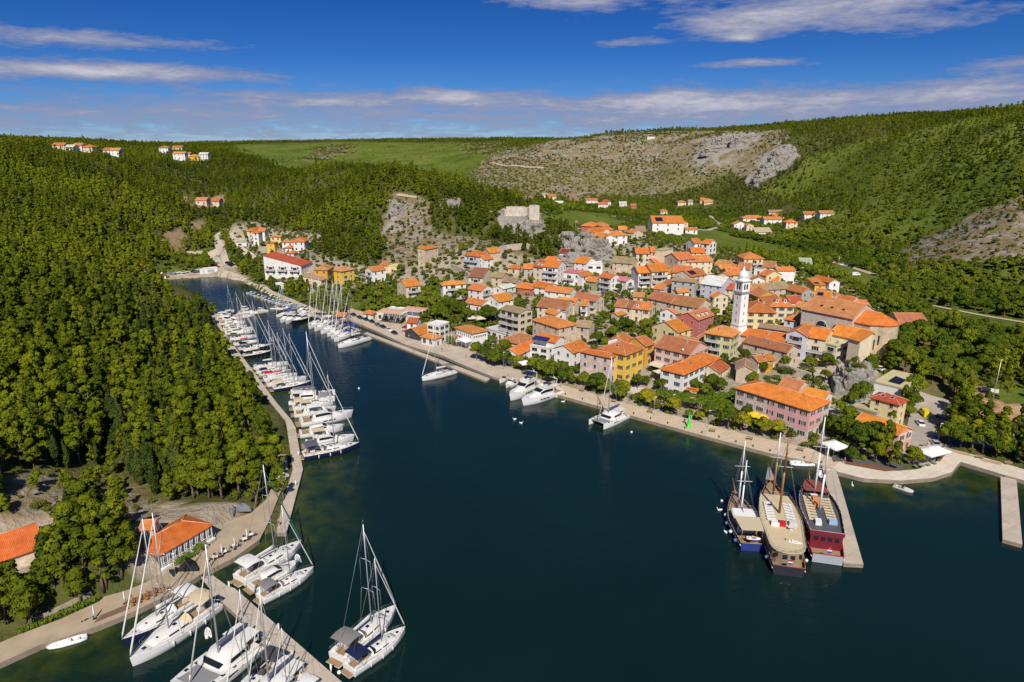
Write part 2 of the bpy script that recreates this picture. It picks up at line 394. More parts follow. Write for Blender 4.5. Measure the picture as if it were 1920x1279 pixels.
for a in [(450, 450, 520), (480, 440, 530), (560, 490, 440), (620, 500, 430), (700, 512, 420), (760, 545, 385), (820, 482, 428), (985, 415, 480), (1010, 440, 450),
          (1080, 480, 408), (900, 470, 420), (900, 530, 375), (1000, 522, 383), (1150, 522, 378), (1300, 520, 372), (1380, 648, 258), (1200, 590, 310), (1050, 600, 302), (1300, 470, 440),
          (1550, 620, 282), (1450, 560, 325), (1620, 690, 232), (1100, 420, 520), (1150, 440, 480)]: P_(*a)
for px, py, z in [(1400, 450, 4), (1250, 425, 5), (1100, 372, 6), (1000, 375, 7), (1300, 385, 7), (1500, 405, 10), (1420, 415, 8), (1700, 485, 6), (1900, 535, 6), (1900, 620, 3), (1750, 522, 5), (1600, 520, 5),
                  (1850, 700, 2), (1750, 650, 3), (1700, 760, 1.6), (1900, 780, 1.2), (1800, 830, 1.1), (1640, 800, 1.4), (1450, 800, 1.3), (1300, 740, 1.6), (1150, 720, 1.6), (1000, 690, 1.5), (880, 640, 1.6), (760, 610, 1.6),
                  (660, 590, 1.4), (560, 565, 1.4), (480, 530, 1.3), (420, 508, 1.3), (330, 514, 1.2), (400, 480, 3), (440, 500, 2), (600, 545, 4), (700, 560, 4), (860, 600, 4),
                  (300, 1105, 1.2), (180, 1140, 1.4), (60, 1180, 1.3), (400, 1010, 1.3), (500, 930, 1.2), (520, 850, 1.2), (500, 770, 1.2), (440, 690, 1.2), (390, 610, 1.2), (420, 640, 1.2), (470, 730, 1.2), (310, 1060, 2.2), (200, 1010, 4.0), (370, 960, 3.0), (100, 1000, 6.5), (250, 940, 4.5), (-80, 1150, 3.0), (120, 1100, 2.2)]:
    p = W(px, py, z); TCP.append((p.x, p.y, z))
for px, rows in {  # right hill and the far plateau
    1900: [(480, 420, 0), (400, 470, 2), (300, 560, 4), (218, 640, 5)], 1700: [(440, 530, 3), (400, 560, 4), (330, 640, 4), (237, 760, 5)], 2150: [(400, 440, 4), (250, 540, 4), (190, 640, 5)],
    1500: [(350, 830, 4), (300, 880, 4), (244, 980, 4)], 1350: [(350, 950, 3), (300, 1020, 2), (257, 1120, 3)], 1200: [(345, 1080, 1), (300, 1180, 1), (258, 1300, 1)],
    1050: [(340, 1100, 2), (300, 1230, 1), (263, 1400, 1)], 900: [(330, 1150, 2), (310, 1250, 1), (275, 1800, 2), (263, 2300, 2)],
    700: [(300, 1500, 0), (266, 2200, 0)], 800: [(300, 1450, 0), (325, 1250, 2)], 600: [(300, 1600, 0), (266, 2500, 0)], 500: [(285, 1750, 0), (269, 2400, 0)], 400: [(269, 2600, 0)], 200: [(275, 2300, 0)]}.items():
    for py, Y, f in rows: P_(px, py, Y, f + (3.5 if f >= 3 else 0))
for x, y, z in [(-1300, 3200, 84), (0, 3200, 94), (1300, 3000, 110), (2600, 3000, 120), (-2600, 3000, 84), (0, 4500, 60), (-3500, 5000, 50), (3500, 5000, 60), (0, 6500, 20), (-700, 900, 92), (-900, 1500, 86), (-600, 400, 92), (-420, 150, 80), (-260, 40, 55), (-190, 70, 22), (-330, -60, 70),
                (600, 400, 70), (800, 700, 120), (900, 1200, 120), (1500, 1800, 120), (400, 250, 20), (300, 200, 4), (250, 150, 1.2), (420, 80, 25), (600, 0, 60), (0, 150, 0.8), (0, 0, .8), (30, 100, .8), (90, 120, .8), (-30, 260, .8), (-130, 390, .8)]:
    TCP.append((x, y, z))
for p in SHORE[:-4][::2]: TCP.append((p.x, p.y, 0.9))
TCP = np.array(TCP)
_c = TCP[:, :2]; _d = np.sqrt(((_c[:, None] - _c[None]) ** 2).sum(-1) + 16.0)
_n = len(TCP); _A = np.zeros((_n + 3, _n + 3)); _A[:_n, :_n] = -_d - np.eye(_n) * 6.0
_A[:_n, _n] = 1; _A[_n, :_n] = 1; _A[:_n, _n + 1:] = _c / 1000; _A[_n + 1:, :_n] = (_c / 1000).T
_w = np.linalg.solve(_A, np.concatenate([TCP[:, 2], np.zeros(3)]))
def rbf(x, y):
    x = np.asarray(x, float).ravel(); y = np.asarray(y, float).ravel(); out = np.empty(len(x))
    for k in range(0, len(x), 20000):
        xs, ys = x[k:k + 20000], y[k:k + 20000]
        d = np.sqrt((xs[:, None] - _c[None, :, 0]) ** 2 + (ys[:, None] - _c[None, :, 1]) ** 2 + 16.0)
        out[k:k + 20000] = -(d @ _w[:_n]) + _w[_n] + xs / 1000 * _w[_n + 1] + ys / 1000 * _w[_n + 2]
    return out
def axis(lo, a, b, hi, st, g):
    m = list(np.arange(a, b + .1, st)); v = a; s = st
    while v > lo: s *= g; v -= s; m.insert(0, v)
    v = m[-1]; s = st
    while v < hi: s *= g; v += s; m.append(v)
    return np.array(m)
GX = axis(-5200, -330, 420, 5200, 3.0, 1.06); GY = axis(-150, 75, 620, 7000, 3.0, 1.035)
XX, YY = np.meshgrid(GX, GY); HH = rbf(XX, YY).reshape(XX.shape)
far = np.clip((YY - 420) / 500, 0, 1); hill = np.clip((HH - 8) / 25, 0, 1)
HH = HH + hill * (fbm(XX, YY, 70, 4, 3) * (5 + 7 * far) + far * fbm(XX, YY, 220, 4, 8) * 7)
inlake = in_poly(XX, YY, LAKE)
HH = np.where(inlake, -4.0, np.maximum(HH, 0.8 + hill * 0))
for _q in (Q_L, Q_2, Q_3, Q_F, Q_C):          # the ground is level under the quays
    _p = [W(a, b, 1.0) for a, b in _q]; _p = [(p.x, p.y) for p in _p]; _e = np.zeros(XX.shape, bool)
    for _dx, _dy in ((0, 0), (3, 0), (-3, 0), (0, 3), (0, -3), (2, 2), (-2, 2), (2, -2), (-2, -2)): _e |= in_poly(XX + _dx, YY + _dy, _p)
    HH = np.where(_e & ~inlake, np.minimum(HH, 0.7), HH)
def hgt(x, y):
    x = np.asarray(x, float); y = np.asarray(y, float)
    i = np.clip(np.searchsorted(GX, x) - 1, 0, len(GX) - 2); j = np.clip(np.searchsorted(GY, y) - 1, 0, len(GY) - 2)
    fx = (x - GX[i]) / (GX[i + 1] - GX[i]); fy = (y - GY[j]) / (GY[j + 1] - GY[j])
    return (HH[j, i] * (1 - fx) + HH[j, i + 1] * fx) * (1 - fy) + (HH[j + 1, i] * (1 - fx) + HH[j + 1, i + 1] * fx) * fy
_ts = np.geomspace(70, 8000, 5000)
def at(px, py, up=0.0):
    """where the sight line through a photo pixel meets the ground (raised by up)"""
    d = ray(px, py)
    x, y, z = d[0] * _ts, d[1] * _ts, CAMH + d[2] * _ts
    h = np.maximum(hgt(x, y), 0.0) + up
    k = np.argmax(z < h) if (z < h).any() else len(_ts) - 1
    t0, t1 = _ts[max(k - 1, 0)], _ts[k]
    for _ in range(18):
        t = (t0 + t1) / 2
        if CAMH + d[2] * t < max(float(hgt(d[0] * t, d[1] * t)), 0.0) + up: t1 = t
        else: t0 = t
    return Vector((d[0] * t1, d[1] * t1, CAMH + d[2] * t1 - up))

# land use, drawn as a plan over the photograph's ground
ZONES = [
 ('greenhill', [(1440, 350), (1520, 300), (1620, 262), (1760, 232), (1930, 205), (1930, 372), (1780, 418), (1690, 462), (1560, 425)]),
 ('macchia', [(420, 262), (960, 252), (965, 285), (885, 338), (840, 340), (740, 318), (640, 313), (560, 319), (480, 303), (430, 280)]),
 ('scrub', [(860, 352), (890, 318), (1000, 308), (1150, 300), (1280, 305), (1380, 318), (1330, 345), (1250, 368), (1000, 368), (900, 372)]),
 ('forest', [(425, 258), (960, 250), (960, 266), (800, 268), (640, 266), (430, 272)]), ('scrub', [(575, 300), (590, 278), (660, 270), (640, 290), (600, 303)]), ('scrub', [(870, 290), (880, 268), (960, 262), (950, 290)]),
 ('karst', [(900, 305), (1040, 255), (1260, 245), (1470, 245), (1485, 300), (1400, 335), (1360, 318), (1280, 308), (1150, 302), (1000, 310), (915, 318)]),
 ('rockface', [(1330, 262), (1415, 250), (1420, 275), (1370, 290), (1330, 310), (1310, 305)]),
 ('rockface', [(1440, 290), (1490, 268), (1490, 310), (1450, 325), (1430, 355), (1405, 345), (1420, 315)]),
 ('dirt', [(965, 372), (1010, 362), (1010, 380), (970, 385)]), ('dirt', [(1050, 365), (1085, 362), (1082, 378), (1050, 378)]),
 ('valley', [(1000, 385), (1150, 378), (1300, 375), (1400, 400), (1560, 430), (1700, 480), (1790, 490), (1920, 480), (1920, 640), (1740, 650), (1560, 540), (1420, 480), (1290, 450), (1180, 440), (1020, 425)]),
 ('sparse', [(700, 492), (712, 445), (722, 400), (735, 362), (785, 362), (808, 385), (800, 432), (860, 442), (930, 452), (1000, 476), (900, 490), (830, 490), (770, 498)]),
 ('sparse', [(1690, 462), (1780, 415), (1930, 365), (1930, 485), (1790, 492), (1705, 502)]),
 ('sparse', [(0, 905), (80, 875), (220, 900), (330, 955), (300, 975), (230, 975), (120, 950), (60, 1000), (0, 1010)]),
 ('sparse', [(260, 985), (300, 960), (400, 960), (420, 1000), (300, 1080), (270, 1060)]),
 ('rockface', [(928, 394), (1018, 396), (1022, 440), (985, 452), (932, 424)]),
 ('bushes', [(575, 560), (600, 545), (720, 520), (750, 500), (800, 500), (870, 500), (860, 540), (860, 575), (930, 600), (960, 640), (870, 605), (760, 590), (700, 592), (650, 585)]),
 ('bushes', [(300, 508), (330, 478), (400, 468), (470, 500), (530, 520), (560, 545), (520, 552), (470, 520), (440, 500), (405, 490), (380, 505), (320, 511)]),
 ('dirt', [(308, 438), (338, 428), (345, 460), (325, 478), (312, 465)]), ('dirt', [(345, 418), (380, 411), (385, 428), (350, 432)]),
 ('dirt', [(325, 370), (350, 365), (360, 385), (425, 362), (425, 385), (350, 392), (330, 385)]),
 ('town', [(740, 545), (760, 500), (860, 455), (1030, 490), (1060, 445), (1075, 410), (1190, 400), (1240, 440), (1290, 440), (1560, 530), (1690, 600), (1760, 605), (1770, 640), (1680, 650), (1660, 690), (1640, 720), (1710, 830), (1560, 875), (1180, 775), (1050, 735), (870, 675), (690, 605), (760, 590), (870, 605), (950, 640), (930, 600), (860, 575), (860, 530)]),
 ('town', [(420, 440), (455, 415), (600, 440), (600, 480), (680, 500), (750, 500), (745, 530), (640, 545), (580, 555), (530, 520), (490, 480)]),
 ('grass', [(1250, 436), (1330, 430), (1400, 447), (1500, 470), (1420, 478), (1330, 462)]),
 ('grass', [(1550, 492), (1650, 515), (1640, 545), (1560, 520)]), ('grass', [(1735, 572), (1780, 578), (1930, 600), (1930, 640), (1860, 625), (1760, 602)]),
 ('grass', [(1010, 408), (1060, 395), (1150, 402), (1180, 425), (1060, 425)]),
 ('park', [(1660, 640), (1720, 615), (1800, 630), (1890, 655), (1905, 690), (1850, 712), (1815, 740), (1790, 765), (1768, 760), (1750, 735), (1722, 758), (1700, 740), (1670, 690)]),
 ('lawn', [(1862, 722), (1930, 715), (1930, 768), (1890, 762), (1872, 745)]),
 ('sand', [(1815, 735), (1858, 728), (1850, 790), (1930, 790), (1930, 825), (1860, 810), (1800, 780)]), ('sand', [(1860, 750), (1930, 765), (1930, 812), (1850, 790)]),
 ('paved', [(250, 992), (290, 945), (430, 945), (452, 990), (350, 1080), (272, 1086)]), ('paved', [(-90, 978), (95, 965), (108, 1045), (112, 1062), (80, 1092), (-90, 1120)]),
 ('paved', [(300, 522), (320, 512), (395, 505), (405, 485), (425, 492), (445, 508), (480, 532), (460, 530), (410, 518), (330, 522)]),
]
ZN = ['forest', 'macchia', 'karst', 'rockface', 'dirt', 'valley', 'sparse', 'bushes', 'town', 'grass', 'park', 'lawn', 'sand', 'paved', 'scrub', 'greenhill']
def zone_ids(x, y, z):
    x = np.asarray(x, float); y = np.asarray(y, float)
    w = 0.012 * np.clip(y, 100, 1500) + .016 * np.clip(y - 700, 0, 1500)
    x = x + (fbm(x, y, 40, 3, 21) + fbm(x, y, 9, 2, 22) * .5) * w * 3; y = y + (fbm(x, y, 40, 3, 23) + fbm(x, y, 9, 2, 24) * .5) * w * 3
    px, py, Z = proj(x, y, np.asarray(z, float))
    out = np.zeros(px.shape, int)
    for nm, poly in ZONES:
        out[in_poly(px, py, poly) & (Z > 10)] = ZN.index(nm)
    return out
# no zone where the land lies behind something it does not belong to: depth limits
def build_terrain():
    ny, nx = XX.shape
    zid = zone_ids(XX, YY, np.maximum(HH, 0))
    v = np.stack([XX, YY, HH], -1).reshape(-1, 3)
    idx = np.arange(nx * ny).reshape(ny, nx)
    f = np.stack([idx[:-1, :-1], idx[:-1, 1:], idx[1:, 1:], idx[1:, :-1]], -1).reshape(-1, 4)
    me = bpy.data.meshes.new('terrain')
    me.vertices.add(len(v)); me.vertices.foreach_set('co', v.ravel())
    me.loops.add(f.size); me.loops.foreach_set('vertex_index', f.ravel().astype(np.int32))
    me.polygons.add(len(f)); me.polygons.foreach_set('loop_start', np.arange(0, f.size, 4, dtype=np.int32)); me.polygons.foreach_set('loop_total', np.full(len(f), 4, np.int32))
    me.polygons.foreach_set('use_smooth', np.ones(len(f), bool)); me.update()
    def attr(name, arr):
        a = me.attributes.new(name, 'FLOAT', 'POINT'); a.data.foreach_set('value', arr.astype(np.float32).ravel())
    rock = {'karst': .55, 'scrub': .5, 'greenhill': .22, 'rockface': .85, 'sparse': .56, 'forest': .28, 'town': .1, 'valley': 0.08, 'macchia': .22}
    dirt = {'karst': .75, 'scrub': .5, 'dirt': 1, 'sparse': .6, 'sand': 1, 'town': .3, 'park': .3, 'paved': .9}
    gras = {'macchia': 1, 'greenhill': .9, 'grass': 1, 'lawn': 1, 'valley': .65, 'bushes': .7, 'town': .25, 'scrub': .7, 'karst': .42}
    for nm, tb in (('rock', rock), ('dirt', dirt), ('grass', gras), ('town', {'town': 1, 'paved': 1}), ('sand', {'sand': 1})):
        lut = np.array([tb.get(z, 0) for z in ZN]); attr(nm, lut[zid])
    m = bpy.data.materials.new('hillside_soil'); m.use_nodes = True; T = NT(m.node_tree)
    out = T.new('ShaderNodeOutputMaterial'); bs = T.new('ShaderNodeBsdfPrincipled'); T.link(bs.outputs[0], out.inputs[0])
    bs.inputs['Roughness'].default_value = 1.0; bs.inputs['Specular IOR Level'].default_value = 0.05
    tc = T.new('ShaderNodeTexCoord')
    def A(nm): a = T.new('ShaderNodeAttribute'); a.attribute_name = nm; return a.outputs['Fac']
    P = tc.outputs['Object']
    nb = T.noise(P, 0.05, 6, 0.6); nf = T.noise(P, 0.45, 5, 0.65); nr = T.math('ADD', T.math('MULTIPLY', T.noise(P, 0.035, 8, 0.75, 0.6), 0.6), T.math('MULTIPLY', T.noise(P, 0.16, 6, 0.72, 0.3), 0.42))
    tw = T.ramp(nf, [(0.3, (0.34, 0.28, 0.215)), (0.7, (0.50, 0.43, 0.34))])
    base = T.ramp(nb, [(0.3, (0.060, 0.082, 0.018)), (0.7, (0.125, 0.115, 0.040))])
    gr = T.ramp(T.noise(P, 0.012, 8, 0.75), [(0.32, (0.055, 0.085, 0.014)), (0.5, (0.115, 0.155, 0.022)), (0.68, (0.185, 0.205, 0.040))])
    di = T.ramp(nf, [(0.3, (0.22, 0.145, 0.085)), (0.7, (0.36, 0.26, 0.16))])
    ro = T.ramp(nf, [(0.25, (0.20, 0.18, 0.16)), (0.6, (0.38, 0.35, 0.30)), (0.8, (0.52, 0.48, 0.42))])
    col = T.mix(T.math('MULTIPLY', A('grass'), 0.95), base, gr)
    col = T.mix(T.math('MULTIPLY', A('dirt'), T.ramp(nb, [(0.3, 0.75), (0.6, 1.0)])), col, di)
    col = T.mix(T.math('MULTIPLY', A('town'), T.ramp(nr, [(0.45, 1.0), (0.58, 0.55)])), col, tw)
    col = T.mix(A('sand'), col, T.ramp(nb, [(0.4, (.50, .36, .23)), (0.6, (.46, .24, .12))]))
    rk = T.math('MULTIPLY', T.math('SUBTRACT', T.math('ADD', nr, T.math('MULTIPLY', A('rock'), 0.42)), 0.72), 9.0, clamp=True)
    col = T.mix(rk, col, ro)
    T.link(col, bs.inputs['Base Color'])
    b = T.new('ShaderNodeBump'); b.inputs['Strength'].default_value = 0.9; b.inputs['Distance'].default_value = 1.2
    T.link(T.math('ADD', nf, T.math('MULTIPLY', nr, 1.5)), b.inputs['Height']); T.link(b.outputs[0], bs.inputs['Normal'])
    me.materials.append(m)
    obj('terrain', me, kind='structure')
build_terrain()

# ------------------------------------------------------------------ water
def build_water():
    m = bpy.data.materials.new('sea_water'); m.use_nodes = True; T = NT(m.node_tree)
    out = T.new('ShaderNodeOutputMaterial'); bs = T.new('ShaderNodeBsdfPrincipled'); T.link(bs.outputs[0], out.inputs[0])
    bs.inputs['Roughness'].default_value = 0.06; bs.inputs['IOR'].default_value = 1.33; bs.inputs['Specular IOR Level'].default_value = 0.42
    tc = T.new('ShaderNodeTexCoord'); P = tc.outputs['Object']
    at_ = T.new('ShaderNodeAttribute'); at_.attribute_name = 'shallow'
    n = T.noise(P, 0.02, 4, 0.6); n2 = T.noise(P, 0.16, 4, 0.6)
    deep = T.ramp(n, [(0.3, (0.0026, 0.0130, 0.0115)), (0.7, (0.0036, 0.0175, 0.0150))])
    sh = T.ramp(n2, [(0.35, (0.012, 0.036, 0.012)), (0.7, (0.065, 0.075, 0.010))])
    f = T.math('MULTIPLY', at_.outputs['Fac'], T.ramp(n2, [(0.3, 0.45), (0.65, 1.0)]))
    T.link(T.mix(f, deep, sh), bs.inputs['Base Color'])
    mp = T.new('ShaderNodeMapping'); mp.inputs['Scale'].default_value = (1.0, 2.2, 1.0); mp.inputs['Rotation'].default_value = (0, 0, 0.5); T.link(P, mp.inputs[0])
    w = T.math('ADD', T.noise(mp.outputs[0], 0.9, 3, 0.55), T.math('MULTIPLY', T.noise(mp.outputs[0], 0.22, 2, 0.5), 1.6))
    patch = T.ramp(T.noise(P, 0.011, 3, 0.5), [(0.35, 0.12), (0.65, 0.60)])
    b = T.new('ShaderNodeBump'); b.inputs['Distance'].default_value = 0.17; T.link(patch, b.inputs['Strength'])
    T.link(w, b.inputs['Height']); T.link(b.outputs[0], bs.inputs['Normal'])
    xs = np.arange(-340, 341, 4.0); ys = np.arange(-130, 471, 4.0); X, Y = np.meshgrid(xs, ys)
    L = np.array(LAKE[:-4]); seg = list(zip(L[:-1], L[1:]))
    dmin = np.full(X.shape, 1e9)
    for a, b_ in seg:
        ab = b_ - a; t = np.clip(((X - a[0]) * ab[0] + (Y - a[1]) * ab[1]) / (ab @ ab + 1e-9), 0, 1)
        dmin = np.minimum(dmin, np.hypot(X - a[0] - t * ab[0], Y - a[1] - t * ab[1]))
    s = np.clip(1 - dmin / 20, 0, 1) ** 1.2
    s *= np.where(Y > 230, 0.35, 1.0)
    ny, nx = X.shape; idx = np.arange(nx * ny).reshape(ny, nx)
    f = np.stack([idx[:-1, :-1], idx[:-1, 1:], idx[1:, 1:], idx[1:, :-1]], -1).reshape(-1, 4)
    me = bpy.data.meshes.new('water'); me.from_pydata(np.stack([X, Y, X * 0], -1).reshape(-1, 3).tolist(), [], f.tolist())
    a = me.attributes.new('shallow', 'FLOAT', 'POINT'); a.data.foreach_set('value', s.astype(np.float32).ravel())
    me.materials.append(m); obj('water', me, kind='structure')
build_water()

# ------------------------------------------------------------------ quays, roads
def wpoly(pts, z): return [W(px, py, z) for px, py in pts]
def sheet(name, pts, z, m, z0=-3.0, label=None, cat=None, kind='structure', side=None):
    b = MB(); b.prism([(p.x, p.y) for p in wpoly(pts, z)], z0, z, 1 if side else 0, 0)
    return b.build(name, [m] + ([side] if side else []), kind=kind, label=label, cat=cat)
M_QSIDE = mat('quay_wall_stone', (0.26, 0.21, 0.16), 0.95, var=0.3, vscale=0.5)
ROADS = []
def drape(name, pts, width, m, lift=0.12, kind='structure', step=3.0):
    """a ribbon of road laid on the ground along photo points"""
    P = [at(*p) for p in pts]; L = []
    for a, b in zip(P[:-1], P[1:]):
        n = max(1, int((b - a).length / step))
        for i in range(n): L.append(a.lerp(b, i / n))
    L.append(P[-1]); b = MB(); vs = []
    for i, p in enumerate(L):
        d = (L[min(i + 1, len(L) - 1)] - L[max(i - 1, 0)]); d.z = 0; d.normalize(); n = Vector((-d.y, d.x, 0))
        for s in (-1, -0.33, 0.33, 1):
            q = p + n * (s * width / 2); vs.append((q.x, q.y, float(hgt(q.x, q.y)) + lift))
    fs = [(i * 4 + k, i * 4 + k + 1, i * 4 + k + 5, i * 4 + k + 4) for i in range(len(L) - 1) for k in range(3)]
    b.add(vs, fs); ROADS.append([(v[0], v[1]) for v in vs[0::4]] + [(v[0], v[1]) for v in vs[3::4]][::-1]); return b.build(name, m, kind=kind)
QUAYS = []
def quay(name, pts, z, m, label=None):
    o = sheet(name, pts, z, m, side=M_QSIDE); QUAYS.append([(p.x, p.y) for p in wpoly(pts, z)]); return o
quay('waterfront_path', Q_L, 1.1, mat('sandy_concrete', (0.40, 0.315, 0.22), 0.95, var=0.16, vscale=0.25, spec=0.1, var2=((0.25, 0.19, 0.13), 0.12, 0.55, 0.5)))
quay('marina_quay', Q_2, 0.95, M_CONC)
quay('waterfront_quay', Q_3, 1.05, mat('quay_paving', (0.55, 0.44, 0.31), 0.92, joint=2.2, var=0.12, vscale=0.3, spec=0.15, var2=((0.33, 0.25, 0.17), 0.2, 0.57, 0.5)))
quay('waterfront_road', Q_F, 1.0, mat('worn_concrete', (0.48, 0.40, 0.31), 0.92, joint=5.0, var=0.14, vscale=0.2, spec=0.15, var2=((0.30, 0.25, 0.2), 0.12, 0.55, 0.5)))
quay('promenade', Q_C, 1.1, M_PALE)
def pier(name, pts, z, label, cat='pier', m=None, th=0.9):
    b = MB(); b.prism([(p.x, p.y) for p in wpoly(pts, z)], z - th, z, 1, 0)
    QUAYS.append([(p.x, p.y) for p in wpoly(pts, z)])
    return b.build('pier', [m or M_CONC, M_QSIDE], label=label, cat=cat)
pier('pier', [(424, 1097), (440, 1103), (700, 1330), (640, 1330), (405, 1119)], 0.9, 'long concrete pier jutting out from the lower left quay between sailing yachts')
b = MB(); b.prism([(p.x, p.y) for p in wpoly([(376, 1082), (399, 1079), (424, 1097), (405, 1118)], 1.0)], 0.85, 1.02)
b.build('gangway', M_CONC, label='short sloping gangway joining the quay to the lower left pier', cat='gangway')
pier('pier', [(582, 586), (680, 619.5), (919, 709.5), (912, 715), (680, 624.5), (584, 592)], 0.7, 'narrow floating pontoon running along the town waterfront', 'pontoon')
pier('pier', [(424, 592), (499, 582), (500, 585), (426, 596)], 0.6, 'thin pontoon with moored boats reaching across the far bay from the left', 'pontoon', th=.5)
pier('pier', [(522, 580), (585, 570), (588, 573), (524, 583)], 0.6, 'upper of two short pontoons on the right of the far bay', 'pontoon', th=.5)
pier('pier', [(548, 591), (582, 586), (584, 589), (550, 595)], 0.6, 'lower of two short pontoons on the right of the far bay', 'pontoon', th=.5)
pier('pier', [(1541, 871), (1566, 874), (1619, 1058), (1582, 1056)], 1.0, 'wide concrete pier beside the dark red excursion ship')
pier('pier', [(1876, 893), (1906, 899), (1917, 1021), (1880, 1011)], 0.9, 'lone concrete jetty at the right edge with no boats', 'jetty')
b = MB(); b.prism([(p.x, p.y) for p in wpoly([(1882, 880), (1901, 884), (1906, 899), (1884, 894)], 1.0)], 0.8, 1.0)
b.build('gangway', M_WOOD, label='wooden gangway leading onto the lone jetty at right', cat='gangway')
def patch(name, pts, z, m, dz=0.0):
    b = MB(); b.prism([(p.x, p.y) for p in wpoly(pts, z)], z - 0.3, z); return b.build(name, m, kind='structure')
M_BED = mat('brown_gravel', (0.17, 0.075, 0.04), 1.0, var=0.2, vscale=1.5)
patch('asphalt_plaza', [(1562, 866), (1556, 849), (1600, 843), (1690, 853), (1708, 868), (1684, 881), (1640, 870), (1583, 863)], 1.106, M_ASPH)
patch('gravel_bed', [(1582, 864), (1640, 871), (1684, 882), (1660, 884), (1584, 870)], 1.12, M_BED)
patch('gravel_bed', [(1754, 858), (1770, 840), (1776, 848), (1762, 866)], 1.12, M_BED)
M_SAND = mat('sand_soil', (0.42, 0.29, 0.18), 1.0, var=0.15, vscale=0.3)
patch('flower_bed', [(1765, 838), (1812, 848), (1828, 857), (1800, 852)], 1.125, M_SAND)
patch('flower_bed', [(1830, 856), (1880, 868), (1876, 872), (1845, 866)], 1.125, M_SAND)
drape('road', [(398, 470), (405, 492), (418, 510), (440, 519), (480, 538), (520, 556), (560, 573), (600, 590), (640, 584)], 6.5, M_CONC, 0.22)
drape('road', [(425, 497), (412, 470), (405, 445), (425, 430)], 4.5, M_CONC, 0.25)
drape('road', [(405, 447), (440, 460), (470, 478), (500, 492)], 4.0, M_CONC, 0.25)
drape('road', [(1708, 868), (1722, 838), (1735, 815), (1738, 790), (1748, 765), (1755, 745)], 10, mat('dusty_tarmac', (0.36, 0.31, 0.26), 0.95, var=0.12, vscale=0.3), 0.22)
drape('road', [(1755, 826), (1830, 832), (1900, 842), (1980, 856)], 5.5, M_ASPH, 0.22)
drape('road', [(1330, 405), (1345, 418), (1352, 425), (1325, 433)], 6, M_CONC, 0.4)
drape('road', [(1255, 432), (1300, 430), (1325, 433)], 8, M_CONC, 0.4)
drape('road', [(1555, 490), (1600, 503), (1640, 516)], 5, mat('gravel_track', (0.45, 0.35, 0.24), 1.0, var=.1), 0.3)
drape('path', [(1740, 572), (1780, 580), (1830, 590), (1900, 602), (1960, 612)], 3, MATS['gravel_track'], 0.3)
drape('road', [(920, 306), (950, 312), (985, 314), (1020, 316)], 9, MATS['gravel_track'], 0.8)
drape('path', [(745, 366), (760, 368), (785, 372)], 4, MATS['gravel_track'], 0.6)
drape('path', [(1600, 650), (1625, 662), (1650, 672)], 6, MATS['gravel_track'], 0.25)
# town square and lanes
patch('town_square', [(1150, 725), (1170, 715), (1200, 690), (1222, 690), (1240, 730), (1215, 740), (1185, 735)], 1.55, M_PALE)

# ------------------------------------------------------------------ trees: prototypes
def crown_mesh(name, m, seed, clumps, per, size, kind):
    rg = np.random.default_rng(abs(int(seed))); V = []; tone = []; NR = []
    for (c, r, sq) in clumps(rg):
        n = max(6, int(per * (r ** 1.6)))
        d = rg.normal(size=(n, 3)); d /= np.linalg.norm(d, axis=1)[:, None]
        d[:, 2] = np.where(d[:, 2] < -0.35, -d[:, 2], d[:, 2])
        rad = r * rg.uniform(0.72, 1.08, n)[:, None]
        p = np.array(c) + d * rad * np.array([1, 1, sq])
        nn = d + rg.normal(size=(n, 3)) * 0.45; nn /= np.linalg.norm(nn, axis=1)[:, None]
        t = np.cross(nn, rg.normal(size=(n, 3))); t /= np.linalg.norm(t, axis=1)[:, None] + 1e-9
        b = np.cross(nn, t); s = size * rg.uniform(0.6, 1.25, n)[:, None]
        q = np.stack([p - t * s - b * s * .6, p + t * s - b * s * .6, p + t * s * .55 + b * s * .8, p - t * s * .55 + b * s * .8], 1)
        q = np.where((np.einsum('ij,ij->i', np.cross(q[:, 1] - q[:, 0], q[:, 3] - q[:, 0]), nn) < 0)[:, None, None], q[:, ::-1], q)
        sn = d * .8 + nn * .35 + np.array([0, 0, .15]); sn /= np.linalg.norm(sn, axis=1)[:, None]; NR.append(np.repeat(sn, 4, 0))
        V.append(q.reshape(-1, 3)); tone.append(np.repeat(np.clip(rg.uniform(0, .8) + rg.uniform(-.15, .15, n), 0, 1), 4))
    V = np.concatenate(V); n = len(V) // 4
    me = bpy.data.meshes.new(name); me.vertices.add(len(V)); me.vertices.foreach_set('co', V.ravel())
    me.loops.add(len(V)); me.loops.foreach_set('vertex_index', np.arange(len(V), dtype=np.int32))
    me.polygons.add(n); me.polygons.foreach_set('loop_start', np.arange(0, len(V), 4, dtype=np.int32)); me.polygons.foreach_set('loop_total', np.full(n, 4, np.int32))
    me.polygons.foreach_set('use_smooth', np.ones(n, bool)); me.update(); me.normals_split_custom_set(np.concatenate(NR).tolist()); a = me.attributes.new('tone', 'FLOAT', 'POINT'); a.data.foreach_set('value', np.concatenate(tone).astype(np.float32))
    me.materials.append(m); return me
def pine_clumps(h, r, k):
    def f(rg):
        out = []
        for i in range(k):
            a = rg.uniform(0, 6.28); u = rg.uniform(0, 1) ** 0.8; z = h * (0.30 + 0.64 * u)
            rr = r * max(0.12, 1 - max(0, u - .2) * 1.05)  * rg.uniform(0.45, 0.95)
            out.append(((rr * math.cos(a), rr * math.sin(a), z), rg.uniform(0.75, 1.3) * r / 2.7, 0.85))
        out.append(((0, 0, h * 0.9), r * 0.38, 0.9)); out.append(((0, 0, h * .6), r * .6, .8)); return out
    return f
